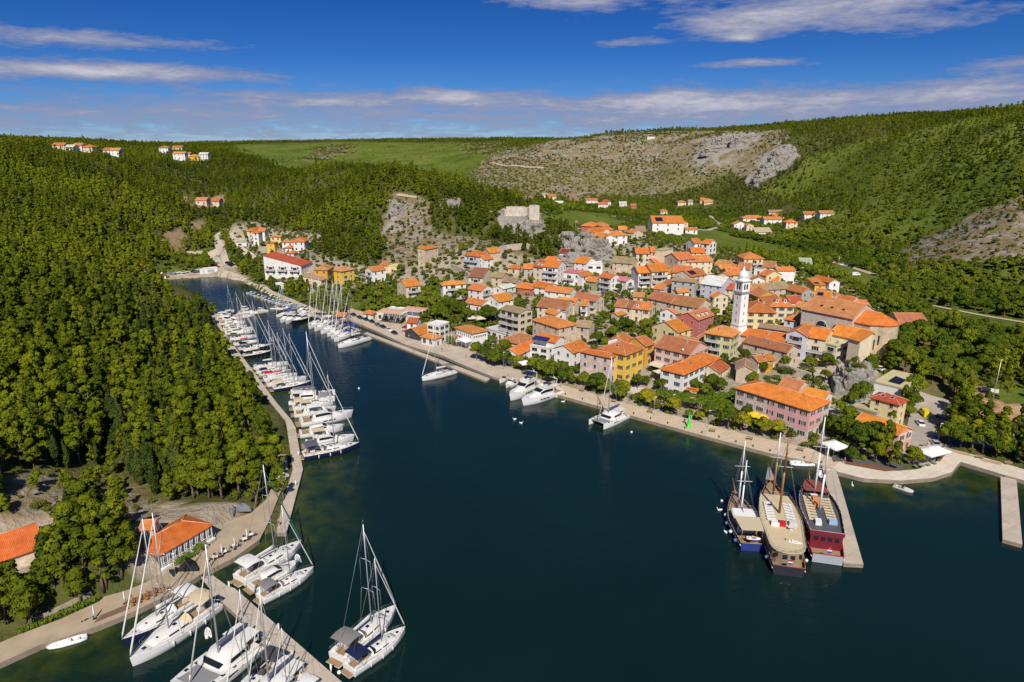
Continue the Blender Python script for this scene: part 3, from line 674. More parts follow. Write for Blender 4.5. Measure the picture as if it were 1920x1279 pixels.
def round_clumps(h, r, k):
    def f(rg):
        out = []
        for i in range(k):
            d = rg.normal(size=3); d /= np.linalg.norm(d); d[2] = abs(d[2]) * 1.0 - 0.25
            q = rg.uniform(0.5, 0.82)
            out.append(((d[0] * r * q, d[1] * r * q, h * 0.58 + d[2] * h * 0.36), rg.uniform(0.9, 1.4) * r / 3.3, 0.85))
        out.append(((0, 0, h * .62), r * .62, .8)); return out
    return f
def cyp_clumps(h, r):
    def f(rg):
        out = []; n = 13
        for i in range(n):
            u = i / (n - 1); rr = r * (0.55 + 0.9 * u if u < 0.35 else 1.25 * (1 - u) ** 0.75 + 0.08)
            for k in range(3 if u < .8 else 1):
                a = rg.uniform(0, 6.28); out.append(((rr * .4 * math.cos(a), rr * .4 * math.sin(a), h * (0.08 + 0.9 * u)), max(rr * .72, 0.22), 1.3))
        return out
    return f
def shrub_clumps(h, r, k):
    def f(rg):
        return [((rg.uniform(-.6, .6) * r, rg.uniform(-.6, .6) * r, h * rg.uniform(.3, .65)), rg.uniform(.45, .7) * r, .8) for i in range(k)]
    return f
PROTO = {'pine': [crown_mesh('pine_crown', M_PINE, 10 + i, pine_clumps([8.5, 9.5, 8, 9, 10][i], [2.4, 2.2, 2.6, 2.5, 2.1][i], [18, 20, 17, 19, 18][i]), 100, 0.23, 'pine') for i in range(5)] + [crown_mesh('pine_crown', M_PINE, 16 + i, pine_clumps(10 + i, 1.6, 15), 100, 0.22, 'pine') for i in range(2)],
         'broad': [crown_mesh('tree_crown', M_LEAF, 30 + i, round_clumps([7.5, 8, 7, 8.5][i], [3.3, 3.0, 3.5, 3.3][i], 20), 85, 0.27, 'b') for i in range(4)],
         'yellow': [crown_mesh('tree_crown', M_YELF, 40 + i, round_clumps(6.5, 3.0, 18), 85, 0.27, 'b') for i in range(2)],
         'cypress': [crown_mesh('cypress_crown', M_CYP, 50 + i, cyp_clumps([9.5, 8.5][i], [1.25, 1.4][i]), 150, 0.18, 'c') for i in range(2)],
         'shrub': [crown_mesh('shrub_crown', M_SHRUB, 60 + i, shrub_clumps(1.9, 1.3, 6), 70, 0.17, 's') for i in range(3)]}
FAR = {'pine': [crown_mesh('far_pine_crown', M_PINE, 70 + i, pine_clumps([8.5, 9.5, 8, 9][i], [2.4, 2.2, 2.6, 2.3][i], [15, 16, 14, 15][i]), 34, 0.40, 'pine') for i in range(4)] + [crown_mesh('far_pine_crown', M_PINE, 76 + i, pine_clumps(10 + i, 1.6, 12), 38, 0.36, 'pine') for i in range(2)],
       'broad': [crown_mesh('far_tree_crown', M_LEAF, 80 + i, round_clumps(6.5, 3.2, 14), 26, 0.5, 'b') for i in range(3)],
       'shrub': [crown_mesh('far_shrub_crown', M_SHRUB, 90 + i, shrub_clumps(2.0, 1.5, 5), 22, 0.36, 's') for i in range(3)]}
def trunk_mesh(name, h, r, seed, limbs=4):
    rg = random.Random(seed); b = MB()
    pts = [Vector((0, 0, -1.0)), Vector((rg.uniform(-.1, .1), rg.uniform(-.1, .1), h * .35)), Vector((rg.uniform(-.25, .25), rg.uniform(-.25, .25), h * .62)), Vector((0, 0, h * .9))]
    rs = [r * 1.2, r * .85, r * .55, r * .15]
    for i in range(3): b.tube(pts[i], pts[i + 1], rs[i], rs[i + 1], 7, 0)
    for k in range(limbs):
        a = 6.28 * k / limbs + rg.uniform(-.4, .4); z = h * rg.uniform(.32, .6); q = Vector((math.cos(a), math.sin(a), .65)) * h * .25
        s = Vector((0, 0, z)); b.tube(s, s + q, r * .45, r * .1, 5)
    return b.mesh(name, M_TRUNK)
TRUNK = {'pine': [trunk_mesh('pine_trunk', 8, .22, 1), trunk_mesh('pine_trunk', 8.5, .2, 2)], 'broad': [trunk_mesh('tree_trunk', 7, .24, 3, 5), trunk_mesh('tree_trunk', 7, .2, 4, 5)], 'cypress': [trunk_mesh('cypress_trunk', 8.5, .16, 5, 0)]}
TRUNK['yellow'] = TRUNK['broad']
TREES = []     # (root, species, x, y, z, scale)
NAMES = {'pine': ('pine_tree', 'pine'), 'broad': ('leafy_tree', 'tree'), 'yellow': ('leafy_tree', 'tree'), 'cypress': ('cypress_tree', 'cypress'), 'shrub': ('shrub', 'shrub')}
def plant(sp, x, y, s, label=None, group=None, z=None, rg=random.Random(5), zs=1.0, light=False):
    z = float(hgt(x, y)) if z is None else z
    nm, cat = NAMES[sp]; rz = rg.uniform(0, 6.28); k = rg.randrange(100)
    me = (FAR if light and sp in FAR else PROTO)[sp]
    if sp == 'shrub':
        o = obj(nm, me[k % len(me)], loc=(x, y, z - .1), rz=rz, cat=cat, label=label, group=group, scale=(s, s, s * zs))
    else:
        o = obj(nm, None, loc=(x, y, z), rz=rz, cat=cat, label=label, group=group, scale=(s, s, s * zs))
        obj('trunk', TRUNK[sp][k % len(TRUNK[sp])], o)
        obj('crown', me[k % len(me)], o)
    TREES.append((o, sp, x, y, z, s, label)); return o

BLOCK = list(QUAYS) + ROADS
BLOCK.append([(p.x, p.y) for p in (W(*q, 1.0) for q in [(305, 526), (330, 540), (360, 560), (402, 592), (392, 612), (360, 592), (325, 572), (285, 548), (270, 532)])])
BLOCK.append([(p.x, p.y) for p in (W(*q, 1.0) for q in [(402, 592), (424, 622), (463, 680), (516, 752), (541, 790), (552, 880), (520, 880), (512, 800), (488, 765), (436, 690), (405, 650), (380, 600)])])                 # footprints where nothing grows
def blocked(x, y, pad=0.0):
    x = np.asarray(x, float); y = np.asarray(y, float); r = in_poly(x, y, LAKE)
    for q in BLOCK:
        q = np.asarray(q)
        c = q.mean(0); rad = np.hypot(*(q - c).T).max() + pad
        near = np.hypot(x - c[0], y - c[1]) < rad
        if near.any():
            if pad:
                q2 = c + (q - c) * (1 + pad / max(np.hypot(*(q - c).T).mean(), 1e-6))
            else: q2 = q
            sub = np.zeros(x.shape, bool); sub[near] = in_poly(x[near], y[near], q2); r |= sub
    return r

# ------------------------------------------------------------------ houses
ZM = {'A': (1200, 640, 5.3333), 'B': (860, 560, 5.0526), 'C': (1200, 480, 4.5714), 'D': (1520, 640, 4.8), 'E': (720, 440, 5.8125), 'F': (960, 400, 5.8125), 'G': (1220, 400, 5.8125),
      'H': (1460, 460, 5.8125), 'I': (280, 480, 5.8125), 'J': (560, 480, 5.8125), 'K': (400, 400, 6.0), 'L': (480, 240, 4.0), 'M': (860, 230, 4.0), 'N': (1300, 200, 3.0968), 'O': (1040, 480, 7.995),
      'P': (1140, 560, 7.995), 'Q': (680, 560, 6.857), 'R': (1600, 560, 6.0), 'S': (0, 240, 4.0), 'z': (0, 0, 1.0)}
def zp(k, p): o = ZM[k]; return o[0] + p[0] / o[2], o[1] + p[1] / o[2]
WALLC = {'w': (.74, .72, .69), 'c': (.66, .56, .40), 'y': (.72, .47, .07), 'yc': (.68, .56, .30), 'o': (.66, .33, .06), 'p': (.66, .45, .40), 's': (.56, .46, .34), 'b': (.66, .56, .43), 'r': (.45, .15, .13),
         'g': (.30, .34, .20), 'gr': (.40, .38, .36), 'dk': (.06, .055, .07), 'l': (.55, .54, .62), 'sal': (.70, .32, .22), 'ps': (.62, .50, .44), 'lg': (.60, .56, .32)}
ROOFC = {'1': (.66, .185, .034, 1), '2': (.57, .180, .050, .85), '3': (.42, .150, .065, .6), '4': (.36, .24, .15, .7), '5': (.58, .22, .09, .75), '6': (.46, .085, .035, 1), 'w': (.66, .64, .61, 1), 'gr': (.36, .33, .29, 1),
         't': (.50, .38, .26, 1), 'pk': (.62, .22, .24, 1), 'm': (.20, .025, .03, 1), 'br': (.24, .095, .055, 1)}
SHUTC = {'g': (.02, .07, .035), 'd': (.05, .05, .05), 'b': (.14, .07, .03), 'w': (.6, .58, .55)}
def window_mesh(w, h):
    b = MB()
    b.box((0, -0.01, 0), (w, 0.04, h), 1)
    t = 0.09
    for s in (-1, 1):
        b.box((s * (w / 2 + t / 2), -0.035, 0), (t, 0.09, h + 2 * t), 0)
    b.box((0, -0.035, h / 2 + t / 2), (w, 0.088, t), 0); b.box((0, -0.065, -h / 2 - t / 2), (w + .1, 0.15, t), 0)
    b.box((0, -0.04, 0), (0.05, 0.03, h - .01), 0)
    return b.mesh('window', [M_FRAME, M_PANE])
def shutter_mesh(w, h, s):
    b = MB(); b.box((s * (w * 0.75 + 0.13), -0.07, 0), (w * 0.48, 0.05, h), 0)
    return b.mesh('shutter', M_SHUT)
WINM = {k: window_mesh(*k) for k in ((0.95, 1.35), (0.75, 1.0), (1.6, 1.9), (2.4, 1.3))}
SHUM = {k: (shutter_mesh(*k, -1), shutter_mesh(*k, 1)) for k in WINM}
_b = MB(); _b.box((0, -0.02, 0), (1.1, 0.06, 2.2), 0); _b.box((0, -.04, 1.17), (1.4, .1, .14), 1); _b.box((-.62, -.04, 0), (.13, .1, 2.2), 1); _b.box((.62, -.04, 0), (.13, .1, 2.2), 1)
DOORM = _b.mesh('door', [M_SHUT, M_FRAME])
_b = MB(); _b.box((0, 0, .55), (.55, .7, 1.5)); _b.box((0, 0, 1.36), (.75, .9, .12)); _b.tube((0, 0, 1.4), (0, 0, 1.7), .13, .11, 6); CHIM = _b.mesh('chimney', mat('chimney_render', (.5, .36, .27), .9, var=.15))
_b = MB(); _b.lathe([(0.02, 0), (.26, .06), (.42, .17), (.44, .2)], n=12); _b.tube((0, 0, -.5), (0, 0, .02), .03, .03, 5); DISH = _b.mesh('satellite_dish', M_WHITE)
_b = MB(); _b.slab([(-.45, -.6, .06), (.45, -.6, .06), (.45, .6, .06), (-.45, .6, .06)], .1, 0); _b.slab([(-.36, -.5, .075), (.36, -.5, .075), (.36, .5, .075), (-.36, .5, .075)], .03, 1); SKYL = _b.mesh('skylight', [M_FRAME, M_GLASS])
def dormer_mesh():
    b = MB(); b.box((0, .2, .1), (1.1, 1.8, 1.5), 0); b.box((0, -.72, .2), (.6, .06, .9), 1)
    b.slab([(-.75, -.85, .8), (0, -.85, 1.35), (0, 1.3, 1.35), (-.75, 1.3, .8)], .1, 2); b.slab([(0, -.85, 1.35), (.75, -.85, .8), (.75, 1.3, .8), (0, 1.3, 1.35)], .1, 2)
    return b.mesh('dormer', [M_WHITE, M_PANE, mat('dormer_tile', (.5, .16, .06), .85, var=.1)])
DORM = dormer_mesh()
HOUSES = []; rh = random.Random(77)
def roof_mb(rt, w, d, pitch=0.46, o=0.55, ends=0.3):
    """roof over a w x d plan with its eaves at z=0; returns mesh builder, height function"""
    b = MB(); th = 0.16; t3 = lambda p: Vector(p)
    if rt in 'fF':
        b.slab([(-.12, -.12, .14), (w + .12, -.12, .14), (w + .12, d + .12, .14), (-.12, d + .12, .14)], .22)
        for x0, y0, sx, sy in ((w / 2, -.05, w + .2, .22), (w / 2, d + .05, w + .2, .22), (-.05, d / 2, .22, d - .12), (w + .05, d / 2, .22, d - .12)): b.box((x0, y0, .34), (sx, sy, .42))
        return b, (lambda x, y: .14), 0.14
    if rt == 's':
        k = pitch * .75; q = [(-ends, -o, -o * k), (w + ends, -o, -o * k), (w + ends, d + o, (d + o) * k), (-ends, d + o, (d + o) * k)]
        b.slab([(x, y, z + th) for x, y, z in q], th); return b, (lambda x, y: y * k + th), d * k
    if rt == 'g':
        h = d / 2 * pitch; e = -o * pitch
        b.slab([(-ends, -o, e + th), (w + ends, -o, e + th), (w + ends, d / 2, h + th), (-ends, d / 2, h + th)], th)
        b.slab([(-ends, d / 2, h + th), (w + ends, d / 2, h + th), (w + ends, d + o, e + th), (-ends, d + o, e + th)], th)
        b.tube((-ends, d / 2, h + th), (w + ends, d / 2, h + th), .13, .13, 6, 1)
        for x in (-ends + .08, w + ends - .08):
            for y0, y1, z0, z1 in ((-o, d / 2, e, h), (d / 2, d + o, h, e)): b.tube((x, y0, z0 + th + .02), (x, y1, z1 + th + .02), .09, .09, 5, 1)
        return b, (lambda x, y: min(y, d - y) * pitch + th), h
    if rt == 'x':
        h = w / 2 * pitch; e = -o * pitch
        b.slab([(-o, -ends, e + th), (w / 2, -ends, h + th), (w / 2, d + ends, h + th), (-o, d + ends, e + th)], th)
        b.slab([(w / 2, -ends, h + th), (w + o, -ends, e + th), (w + o, d + ends, e + th), (w / 2, d + ends, h + th)], th)
        b.tube((w / 2, -ends, h + th), (w / 2, d + ends, h + th), .13, .13, 6, 1)
        for y in (-ends + .08, d + ends - .08):
            for x0, x1, z0, z1 in ((-o, w / 2, e, h), (w / 2, w + o, h, e)): b.tube((x0, y, z0 + th + .02), (x1, y, z1 + th + .02), .09, .09, 5, 1)
        return b, (lambda x, y: min(x, w - x) * pitch + th), h
    # hip
    m = min(w, d) / 2; h = m * pitch; e = -o * pitch
    P0 = [(-o, -o, e), (w + o, -o, e), (w + o, d + o, e), (-o, d + o, e)]
    if w >= d: r0, r1 = (m, d / 2, h), (w - m, d / 2, h); F = [(P0[0], P0[1], r1, r0), (P0[1], P0[2], r1), (P0[2], P0[3], r0, r1), (P0[3], P0[0], r0)]
    else: r0, r1 = (w / 2, m, h), (w / 2, d - m, h); F = [(P0[0], P0[1], r0), (P0[1], P0[2], r1, r0), (P0[2], P0[3], r1), (P0[3], P0[0], r0, r1)]
    for f in F: b.slab([(x, y, z + th) for x, y, z in f], th)
    tt = lambda p: (p[0], p[1], p[2] + th)
    if Vector(r0) != Vector(r1) and (Vector(r1) - Vector(r0)).length > .2: b.tube(tt(r0), tt(r1), .13, .13, 6, 1)
    pr = [(P0[0], r0), (P0[1], r1 if w >= d else r0), (P0[2], r1), (P0[3], r0 if w >= d else r1)]
    for p, q in pr: b.tube(tt(p), tt(q), .11, .11, 5, 1)
    return b, (lambda x, y: min(x, w - x, y, d - y) * pitch + th), h
def facing(wn, pos):
    v = Vector((0, 0, CAMH)) - pos; v.z = 0; return wn.dot(v.normalized())
def house(zk, A, B, Cd, H, rt, wc, rc, label, fl=None, win='auto', sh=None, balc=(), chim=None, pitch=0.46, door=True, name='house', cat='house', dish=0, sky=0, dorm=0, solar=False, group='houses of the town', wmat=None, arch=False, wd=None):
    ax, ay = zp(zk, A); bx, by = zp(zk, B)
    a = at(ax, ay, H); ze = a.z + H
    b3 = W(bx, by, ze) if a.y < 480 else Dp(bx, by, a.y)
    ab = Vector((b3.x - a.x, b3.y - a.y, 0)); w = ab.length; u = ab.normalized(); n = Vector((-u.y, u.x, 0))
    if isinstance(Cd, tuple):
        c3 = W(*zp(zk, Cd), ze); d = (Vector((c3.x - a.x, c3.y - a.y, 0))).dot(n)
        d = min(max(d, 3.0), 45)
    else: d = Cd * (1.22 if a.y < 480 else 1.0)
    if wd: w = min(w, wd)
    rz = math.atan2(u.y, u.x); z0 = float(min(hgt(a.x, a.y), hgt(b3.x, b3.y)))
    corners = [a, a + u * w, a + u * w + n * d, a + n * d]
    BLOCK.append([(p.x, p.y) for p in corners] if a.y < 520 else [(a.x - 3, a.y - 22), (a.x + w + 3, a.y - 22), (a.x + w + 3, a.y + d), (a.x - 3, a.y + d)])
    dist = a.y
    HOUSES.append((label, a + u * w / 2 + n * d / 2, w, d, H, dist))
    root = thing(name, label, cat, (a.x, a.y, a.z), rz, group)
    base = -(a.z - max(min(float(hgt(p.x, p.y)) for p in corners), a.z - 4)) - 0.6
    rb, rh_, top = roof_mb(rt, w, d, pitch)
    wb = MB(); wb.prism([(0, 0), (w, 0), (w, d), (0, d)], base, H - .02)
    if rt == 'g':
        for x in (0, w - .25): wb.add([(x, 0, H - .02), (x, d, H - .02), (x, d / 2, H + top - .02), (x + .25, 0, H - .02), (x + .25, d, H - .02), (x + .25, d / 2, H + top - .02)], [(0, 2, 1), (3, 4, 5), (0, 1, 4, 3), (1, 2, 5, 4), (2, 0, 3, 5)])
    if rt == 'x':
        for y in (0, d - .25): wb.add([(0, y, H - .02), (w, y, H - .02), (w / 2, y, H + top - .02), (0, y + .25, H - .02), (w, y + .25, H - .02), (w / 2, y + .25, H + top - .02)], [(0, 1, 2), (3, 5, 4), (0, 3, 4, 1), (1, 4, 5, 2), (2, 5, 3, 0)])
    if rt == 's':
        k = pitch * .75 * d; wb.add([(0, 0, H - .02), (0, d, H - .02), (0, d, H + k - .02), (w, 0, H - .02), (w, d, H - .02), (w, d, H + k - .02)], [(0, 2, 1), (3, 4, 5), (0, 3, 5, 2), (1, 2, 5, 4), (0, 1, 4, 3)])
    wm = wmat or (M_STONE if wc in ('s', 'b', 'ps') else M_WALL)
    wcol = WALLC[wc] if isinstance(wc, str) else wc
    j = rh.uniform(.93, 1.05); wb.build('wall', wm, root, tuple(c * j for c in wcol))
    rcol = ROOFC[rc] if isinstance(rc, str) else rc; j = rh.uniform(.78, 1.1); g_ = rh.uniform(.92, 1.28); rcol = rcol[:3] + (min(rcol[3], rh.uniform(.55, 1.1)),)
    roof = rb.build('roof', [M_ROOF if rt not in 'fF' else M_WALL, M_RIDGE if rt not in 'fF' else M_WALL], root, (rcol[0] * j, rcol[1] * j * g_, rcol[2] * j, rcol[3]), loc=(0, 0, H))
    if chim is None: chim = 1 if (rt not in 'fF' and w > 6 and rh.random() < .6) else 0
    for k in range(chim):
        x, y = w * rh.uniform(.2, .8), d * rh.uniform(.35, .7); obj('chimney', CHIM, roof, loc=(x, y, rh_(x, y) - .4))
    for k in range(dish):
        x = w * rh.uniform(.2, .8); obj('satellite_dish', DISH, roof, loc=(x, .6, rh_(x, .6) + .45)).rotation_euler = (1.0, 0, 0.4)
    for k in range(sky):
        x = w * (k + 1) / (sky + 1); y = d * .27
        if rt == 'x' or (rt == 'h' and d > w): x, y = w * .27, d * (k + 1) / (sky + 1)
        o = obj('skylight', SKYL, roof, loc=(x, y, rh_(x, y) + .02)); an = math.atan(pitch)
        o.rotation_euler = (an, 0, 0) if rt in 'gs' or (rt == 'h' and w >= d) else (0, -an, 0)
    for k in range(dorm):
        x = w * (k + 1) / (dorm + 1); y = d * .16; obj('dormer', DORM, roof, loc=(x, y, rh_(x, y) + .25))
    if solar:
        sb = MB(); sw = min(w * .4, 6); an = pitch
        if rt == 'f': sb.slab([(w * .2, d * .2, .4), (w * .2 + sw, d * .2, .4), (w * .2 + sw, d * .6, 1.0), (w * .2, d * .6, 1.0)], .08)
        else: sb.slab([(w * .12, d * .1, rh_(w * .2, d * .1) + .1), (w * .12 + sw, d * .1, rh_(w * .2, d * .1) + .1), (w * .12 + sw, d * .38, rh_(w * .2, d * .38) + .1), (w * .12, d * .38, rh_(w * .2, d * .38) + .1)], .08)
        sb.build('solar_panel', mat('solar_cells', (.012, .016, .045), .2), roof)
    # openings
    fl = fl or max(1, round(H / 2.95)); fh = H / fl
    lod = 0 if dist < 330 else (1 if dist < 560 else 2)
    sides = [((0, 0), 0.0, w, -n), ((0, d), -math.pi / 2, d, -u), ((w, 0), math.pi / 2, d, u)]
    if win != 'none':
        for (ox, oy), ra, ln, nn in sides:
            if facing(nn, root.location) < 0.08: continue
            if ln < 2.6: continue
            nw = max(1, int(ln / (3.3 if lod == 0 else 3.7)))
            if lod == 2: nw = min(nw, 3)
            ca, sa = math.cos(ra), math.sin(ra)
            for f in range(fl):
                z = f * fh + fh * 0.55
                if f == 0 and lod and H > 5: pass
                for k in range(nw):
                    t = (k + .5) / nw * ln
                    if wc in ('s', 'b') and rh.random() < .25: continue
                    if f == 0 and door and k == nw // 2 and ra == 0:
                        obj('door', DOORM, root, SHUTC[sh or 'b'], loc=(ox + t * ca if ra >= 0 else ox, 0, 1.12), rz=ra); continue
                    if ra == 0: p = (t, 0, z)
                    elif ra < 0: p = (0, d - t, z)
                    else: p = (w, t, z)
                    key = (0.95, 1.35) if fh > 2.6 else (0.75, 1.0)
                    if win == 'wide': key = (2.4, 1.3)
                    if win == 'small': key = (0.75, 1.0)
                    if win == 'tall': key = (1.6, 1.9)
                    wo = obj('window', WINM[key], root, loc=p, rz=ra)
                    if sh and lod < 2:
                        for sm_ in SHUM[key]: obj('shutter', sm_, wo, SHUTC[sh])
    for bl in balc:     # (side, floor, x0, x1) as fractions
        sd_, f, t0, t1 = bl; ln = w if sd_ == 'f' else d; L = (t1 - t0) * ln; z = f * fh
        bb = MB(); bb.box((0, -.75, 0), (L, 1.5, .18)); bm = bb
        bb.box((0, -1.46, .55), (L, .06, .92), 1); 
        for s in (-1, 1): bb.box((s * (L / 2 - .03), -.74, .55), (.06, 1.38, .92), 1)
        p, ra = ((t0 * w + L / 2, 0, z), 0.0) if sd_ == 'f' else (((0, d - t0 * d - L / 2, z), -math.pi / 2) if sd_ == 'l' else ((w, t0 * d + L / 2, z), math.pi / 2))
        bo = bb.build('balcony', [M_WHITE, mat('balcony_rail', (.42, .41, .40), .7)], root, loc=p, rz=ra)
        db = MB(); db.box((0, -.03, 1.15), (min(L * .6, 2.4), .05, 2.0)); db.build('balcony_door', M_PANE, bo)
    return root, w, d, u, n, a
h = house
# --- on and behind the middle waterfront
r, w, d, u, n, a = h('A', (435, 330), (795, 165), (180, 285), 8.4, 'h', 'w', '1', 'long white waterfront building with bright orange hipped roof and dark shutters', fl=3, sh='d', sky=2, chim=1)
b = MB(); b.prism([(w * .57, -.03), (w + .03, -.03), (w + .03, d * .6), (w * .57, d * .6)], -1, 8.36); b.build('wall', M_STONE, r, WALLC['b'], label='grey beige stone right half of the wall')
h('A', (150, 50), (500, 130), 11, 8.6, 'g', 'p', '3', 'pale pink house with green shutters and a white terrace cut into its roof', fl=3, sh='g', dish=1)
r, w, d, u, n, a = h('A', (1700, 690), (1900, 600), (955, 465), 9.4, 'h', 'ps', '1', 'long three-storey waterfront building, half grey and half pink, under bright orange roof', fl=3, sh='g', chim=0, pitch=.36)
b = MB(); b.prism([(-.03, -.03), (w * .6, -.03), (w * .6, d * .54), (-.03, d * .54)], 3.0, 9.36); b.build('wall', M_WALL, r, (.66, .36, .36), label='pink painted upper half of the wall')
b = MB(); b.box((w + 1.6, d * .25, 2.6), (3.2, d * .45, 5.2)); b.build('porch', mat('green_glazing', (.02, .05, .04), .15), r)
b = MB(); b.slab([(w + .1, d * .0, 6.7), (w + 3.9, d * .0, 5.9), (w + 3.9, d * .52, 5.9), (w + .1, d * .52, 6.7)], .12); b.build('awning', mat('grey_awning', (.50, .50, .53), .8), r)
h('A', (1590, 490), (1685, 425), (1420, 425), 6, 'x', 'b', '5', 'small stone house with mottled old tiles behind the half-pink waterfront building', chim=1)
h('A', (1850, 575), (1925, 530), (1675, 490), 5, 'x', 'w', '1', 'small white house with orange gable roof right behind the half-pink building', chim=1)
h('A', (965, 275), (1130, 290), 7, 5, 'x', 's', '4', 'tiny ruined stone chapel with tan gable beside dark garden trees', win='none', door=False, chim=0)
h('A', (1185, 205), (1350, 180), (1000, 172), 4.6, 'g', 'b', '2', 'low beige house with orange roof behind the ruined chapel', sky=1, chim=1)
h('A', (1215, 225), (1312, 240), 4, 3, 'f', 'o', (.62, .36, .05, 1), 'little ochre yellow terrace hut stuck to a low beige house', win='none', door=False, chim=0)
h('A', (790, 312), (885, 248), 6, 3.6, 'g', 'b', '6', 'very small red roofed house squeezed beside the white waterfront building', chim=0)
h('C', (785, 692), (862, 642), (575, 642), 9, 'h', 'lg', '2', 'pale yellow-green house with hipped roof right below the white bell tower', sh='g', balc=[('l', 1, .25, .6), ('l', 2, .1, .5)], chim=1)
h('C', (1265, 825), (1355, 792), (955, 712), 6, 'x', 's', '3', 'long stone house with rusty two-part roof below the bell tower square', chim=1, sky=1)
h('C', (1240, 732), (1285, 690), (915, 640), 6, 'x', 's', '1', 'stone house with vivid orange roof just right of the bell tower base', chim=1)
h('C', (1270, 642), (1292, 622), (1040, 590), 6, 'x', 's', '4', 'narrow house with dull tan old tiles below the big yellow hipped house', chim=0)
# --- around the church
h('H', (270, 832), (345, 778), (85, 788), 6, 'h', 'l', '2', 'lilac grey house with orange hipped roof left of the church nave', chim=1)
h('H', (380, 885), (470, 862), (265, 855), 6, 'x', 'w', '2', 'white gabled house leaning against the church nave wall', chim=0)
h('H', (300, 992), (395, 935), (115, 938), 9, 'g', 'l', '2', 'tall pale lilac house with gable and white balcony in front of the church', fl=3, balc=[('l', 2, .15, .85)], chim=0)
h('H', (310, 992), (515, 1027), 9, 8, 'g', 'c', '1', 'orange roofed house with dark arched terrace in front of the church', fl=3, balc=[('f', 1, .05, .95)], chim=0)
h('H', (560, 960), (895, 1030), 9, 7.5, 'g', 'c', '1', 'long orange roof running behind the cream flat-topped building by the church', win='none', door=False, chim=0)
h('H', (630, 1108), (765, 1072), (512, 1078), 6, 'f', 'c', 't', 'cream flat-roofed building with dark glazed terrace above the grey crag', balc=[('l', 1, .1, .9)], win='wide', chim=1)
h('H', (765, 1010), (890, 1045), 5, 10, 's', 'c', '1', 'tall blank cream wall house standing before the church apse', win='none', door=False, chim=0)
# --- left and behind the tower
h('P', (1345, 318), (1590, 238), (1215, 205), 9.6, 'g', 'r', '5', 'tall rose red house with three dormers and white framed windows', fl=3, dorm=3, chim=1)
h('P', (1045, 502), (1300, 432), (870, 352), 6.6, 'g', 'yc', '1', 'cream house with vivid orange roof and dark balcony in front of the rose red house', balc=[('l', 1, .5, 1.0)], chim=1)
h('P', (1290, 695), (1425, 645), (1045, 612), 4, 'x', 'b', '5', 'low house with pale orange roof right behind the pale pink house', chim=0)
h('P', (1435, 645), (1535, 592), (1318, 560), 4, 'g', 'w', '3', 'small white house with brown roof near the tower stairs', chim=0)
h('P', (785, 192), (1010, 228), (628, 152), 8.6, 'x', 'w', '5', 'white three-storey gabled house with brown side balconies', fl=3, balc=[('l', 1, .1, .9), ('l', 2, .1, .9)], chim=2)
h('P', (105, 112), (260, 128), 8, 6, 'g', 'b', '3', 'leftmost of four joined stone houses, brown roofed', chim=1)
h('P', (262, 128), (355, 142), 8, 6.1, 'g', 'b', 'br', 'narrow darkest-roofed of the four joined stone houses', chim=0)
h('P', (357, 142), (508, 156), 8, 6, 'g', 'c', '2', 'cream one of four joined stone houses with a roof dormer', dorm=1, chim=0)
h('P', (510, 156), (625, 168), 8, 6.1, 'g', 'c', '2', 'end house of four joined stone houses with brown door beside white balconies house', sh='b', chim=0)
h('O', (850, 868), (942, 890), 5, 3.4, 'x', 's', '2', 'tiny stone gabled cottage in front of the joined stone houses', chim=0)
h('C', (65, 358), (265, 402), 9, 6, 'g', 'b', '3', 'long house with rusty brown roof, left of a twin roof, behind white balcony house', chim=1)
h('C', (267, 405), (500, 446), 10, 6, 'g', 'b', '3', 'long rusty roofed house behind the rose red house', chim=0)
h('C', (325, 312), (422, 305), (205, 302), 5.4, 'g', 'w', '2', 'white gabled house with small side porch between grey concrete house and long brown roofs', chim=0)
h('C', (470, 228), (502, 206), (296, 196), 8, 'x', 'gr', '4', 'bare grey concrete house with tan roof and a tree at its right', pitch=.25, chim=0)
h('F', (1380, 648), (1525, 642), (1298, 612), 8.6, 'g', 'w', '1', 'white balcony house with orange roof, left half of a pair', fl=3, balc=[('f', 1, .05, .95), ('f', 2, .05, .95)], chim=0)
h('F', (1527, 636), (1700, 626), 10, 9.0, 'g', 'c', (.72, .24, .03, 1), 'cream balcony house with orange-yellow roof, right half of a pair', fl=3, balc=[('f', 1, .05, .95), ('f', 2, .05, .95)], chim=0)
h('F', (1550, 818), (1655, 828), 6, 4.6, 'g', 'l', '2', 'small lilac house below the paired balcony houses', chim=0)
h('F', (1640, 762), (1765, 788), 6, 4, 'g', 'b', '3', 'low rusty roofed shed house right of the paired balcony houses', chim=0)
h('F', (1322, 906), (1440, 912), 5, 3, 'g', 's', '5', 'little orange roofed outbuilding among garden shrubs', chim=0)
h('F', (1245, 742), (1332, 728), (1180, 712), 6.6, 'x', 'w', 'pk', 'white house with a pinkish red roof and corner balcony', balc=[('f', 1, .1, .9)], chim=0)
h('F', (1080, 712), (1178, 692), (985, 682), 8, 'x', 'w', '2', 'tall white gabled house with red railed balconies', fl=3, balc=[('l', 1, .1, .95), ('l', 2, .1, .95)], chim=0)
h('F', (802, 732), (920, 748), 6, 5, 'g', 'g', '2', 'sage green house with orange roof', chim=0)
h('F', (565, 648), (752, 664), 7, 7, 'f', 'w', 'pk', 'white flat-roofed house with pink terrace top', balc=[('f', 1, .02, .6)], chim=0)
h('F', (762, 688), (880, 668), 6, 6.2, 'g', 'w', '2', 'small white house joined to the pink terrace house', chim=0)
h('F', (680, 532), (806, 548), 9, 7.4, 'g', 'w', '1', 'white house with a row of upper windows below the grey crag', chim=1)
h('F', (812, 560), (988, 562), 8, 7, 'f', 'w', 'w', 'white building with glazed roof terrace and white canopy', win='wide', chim=0)
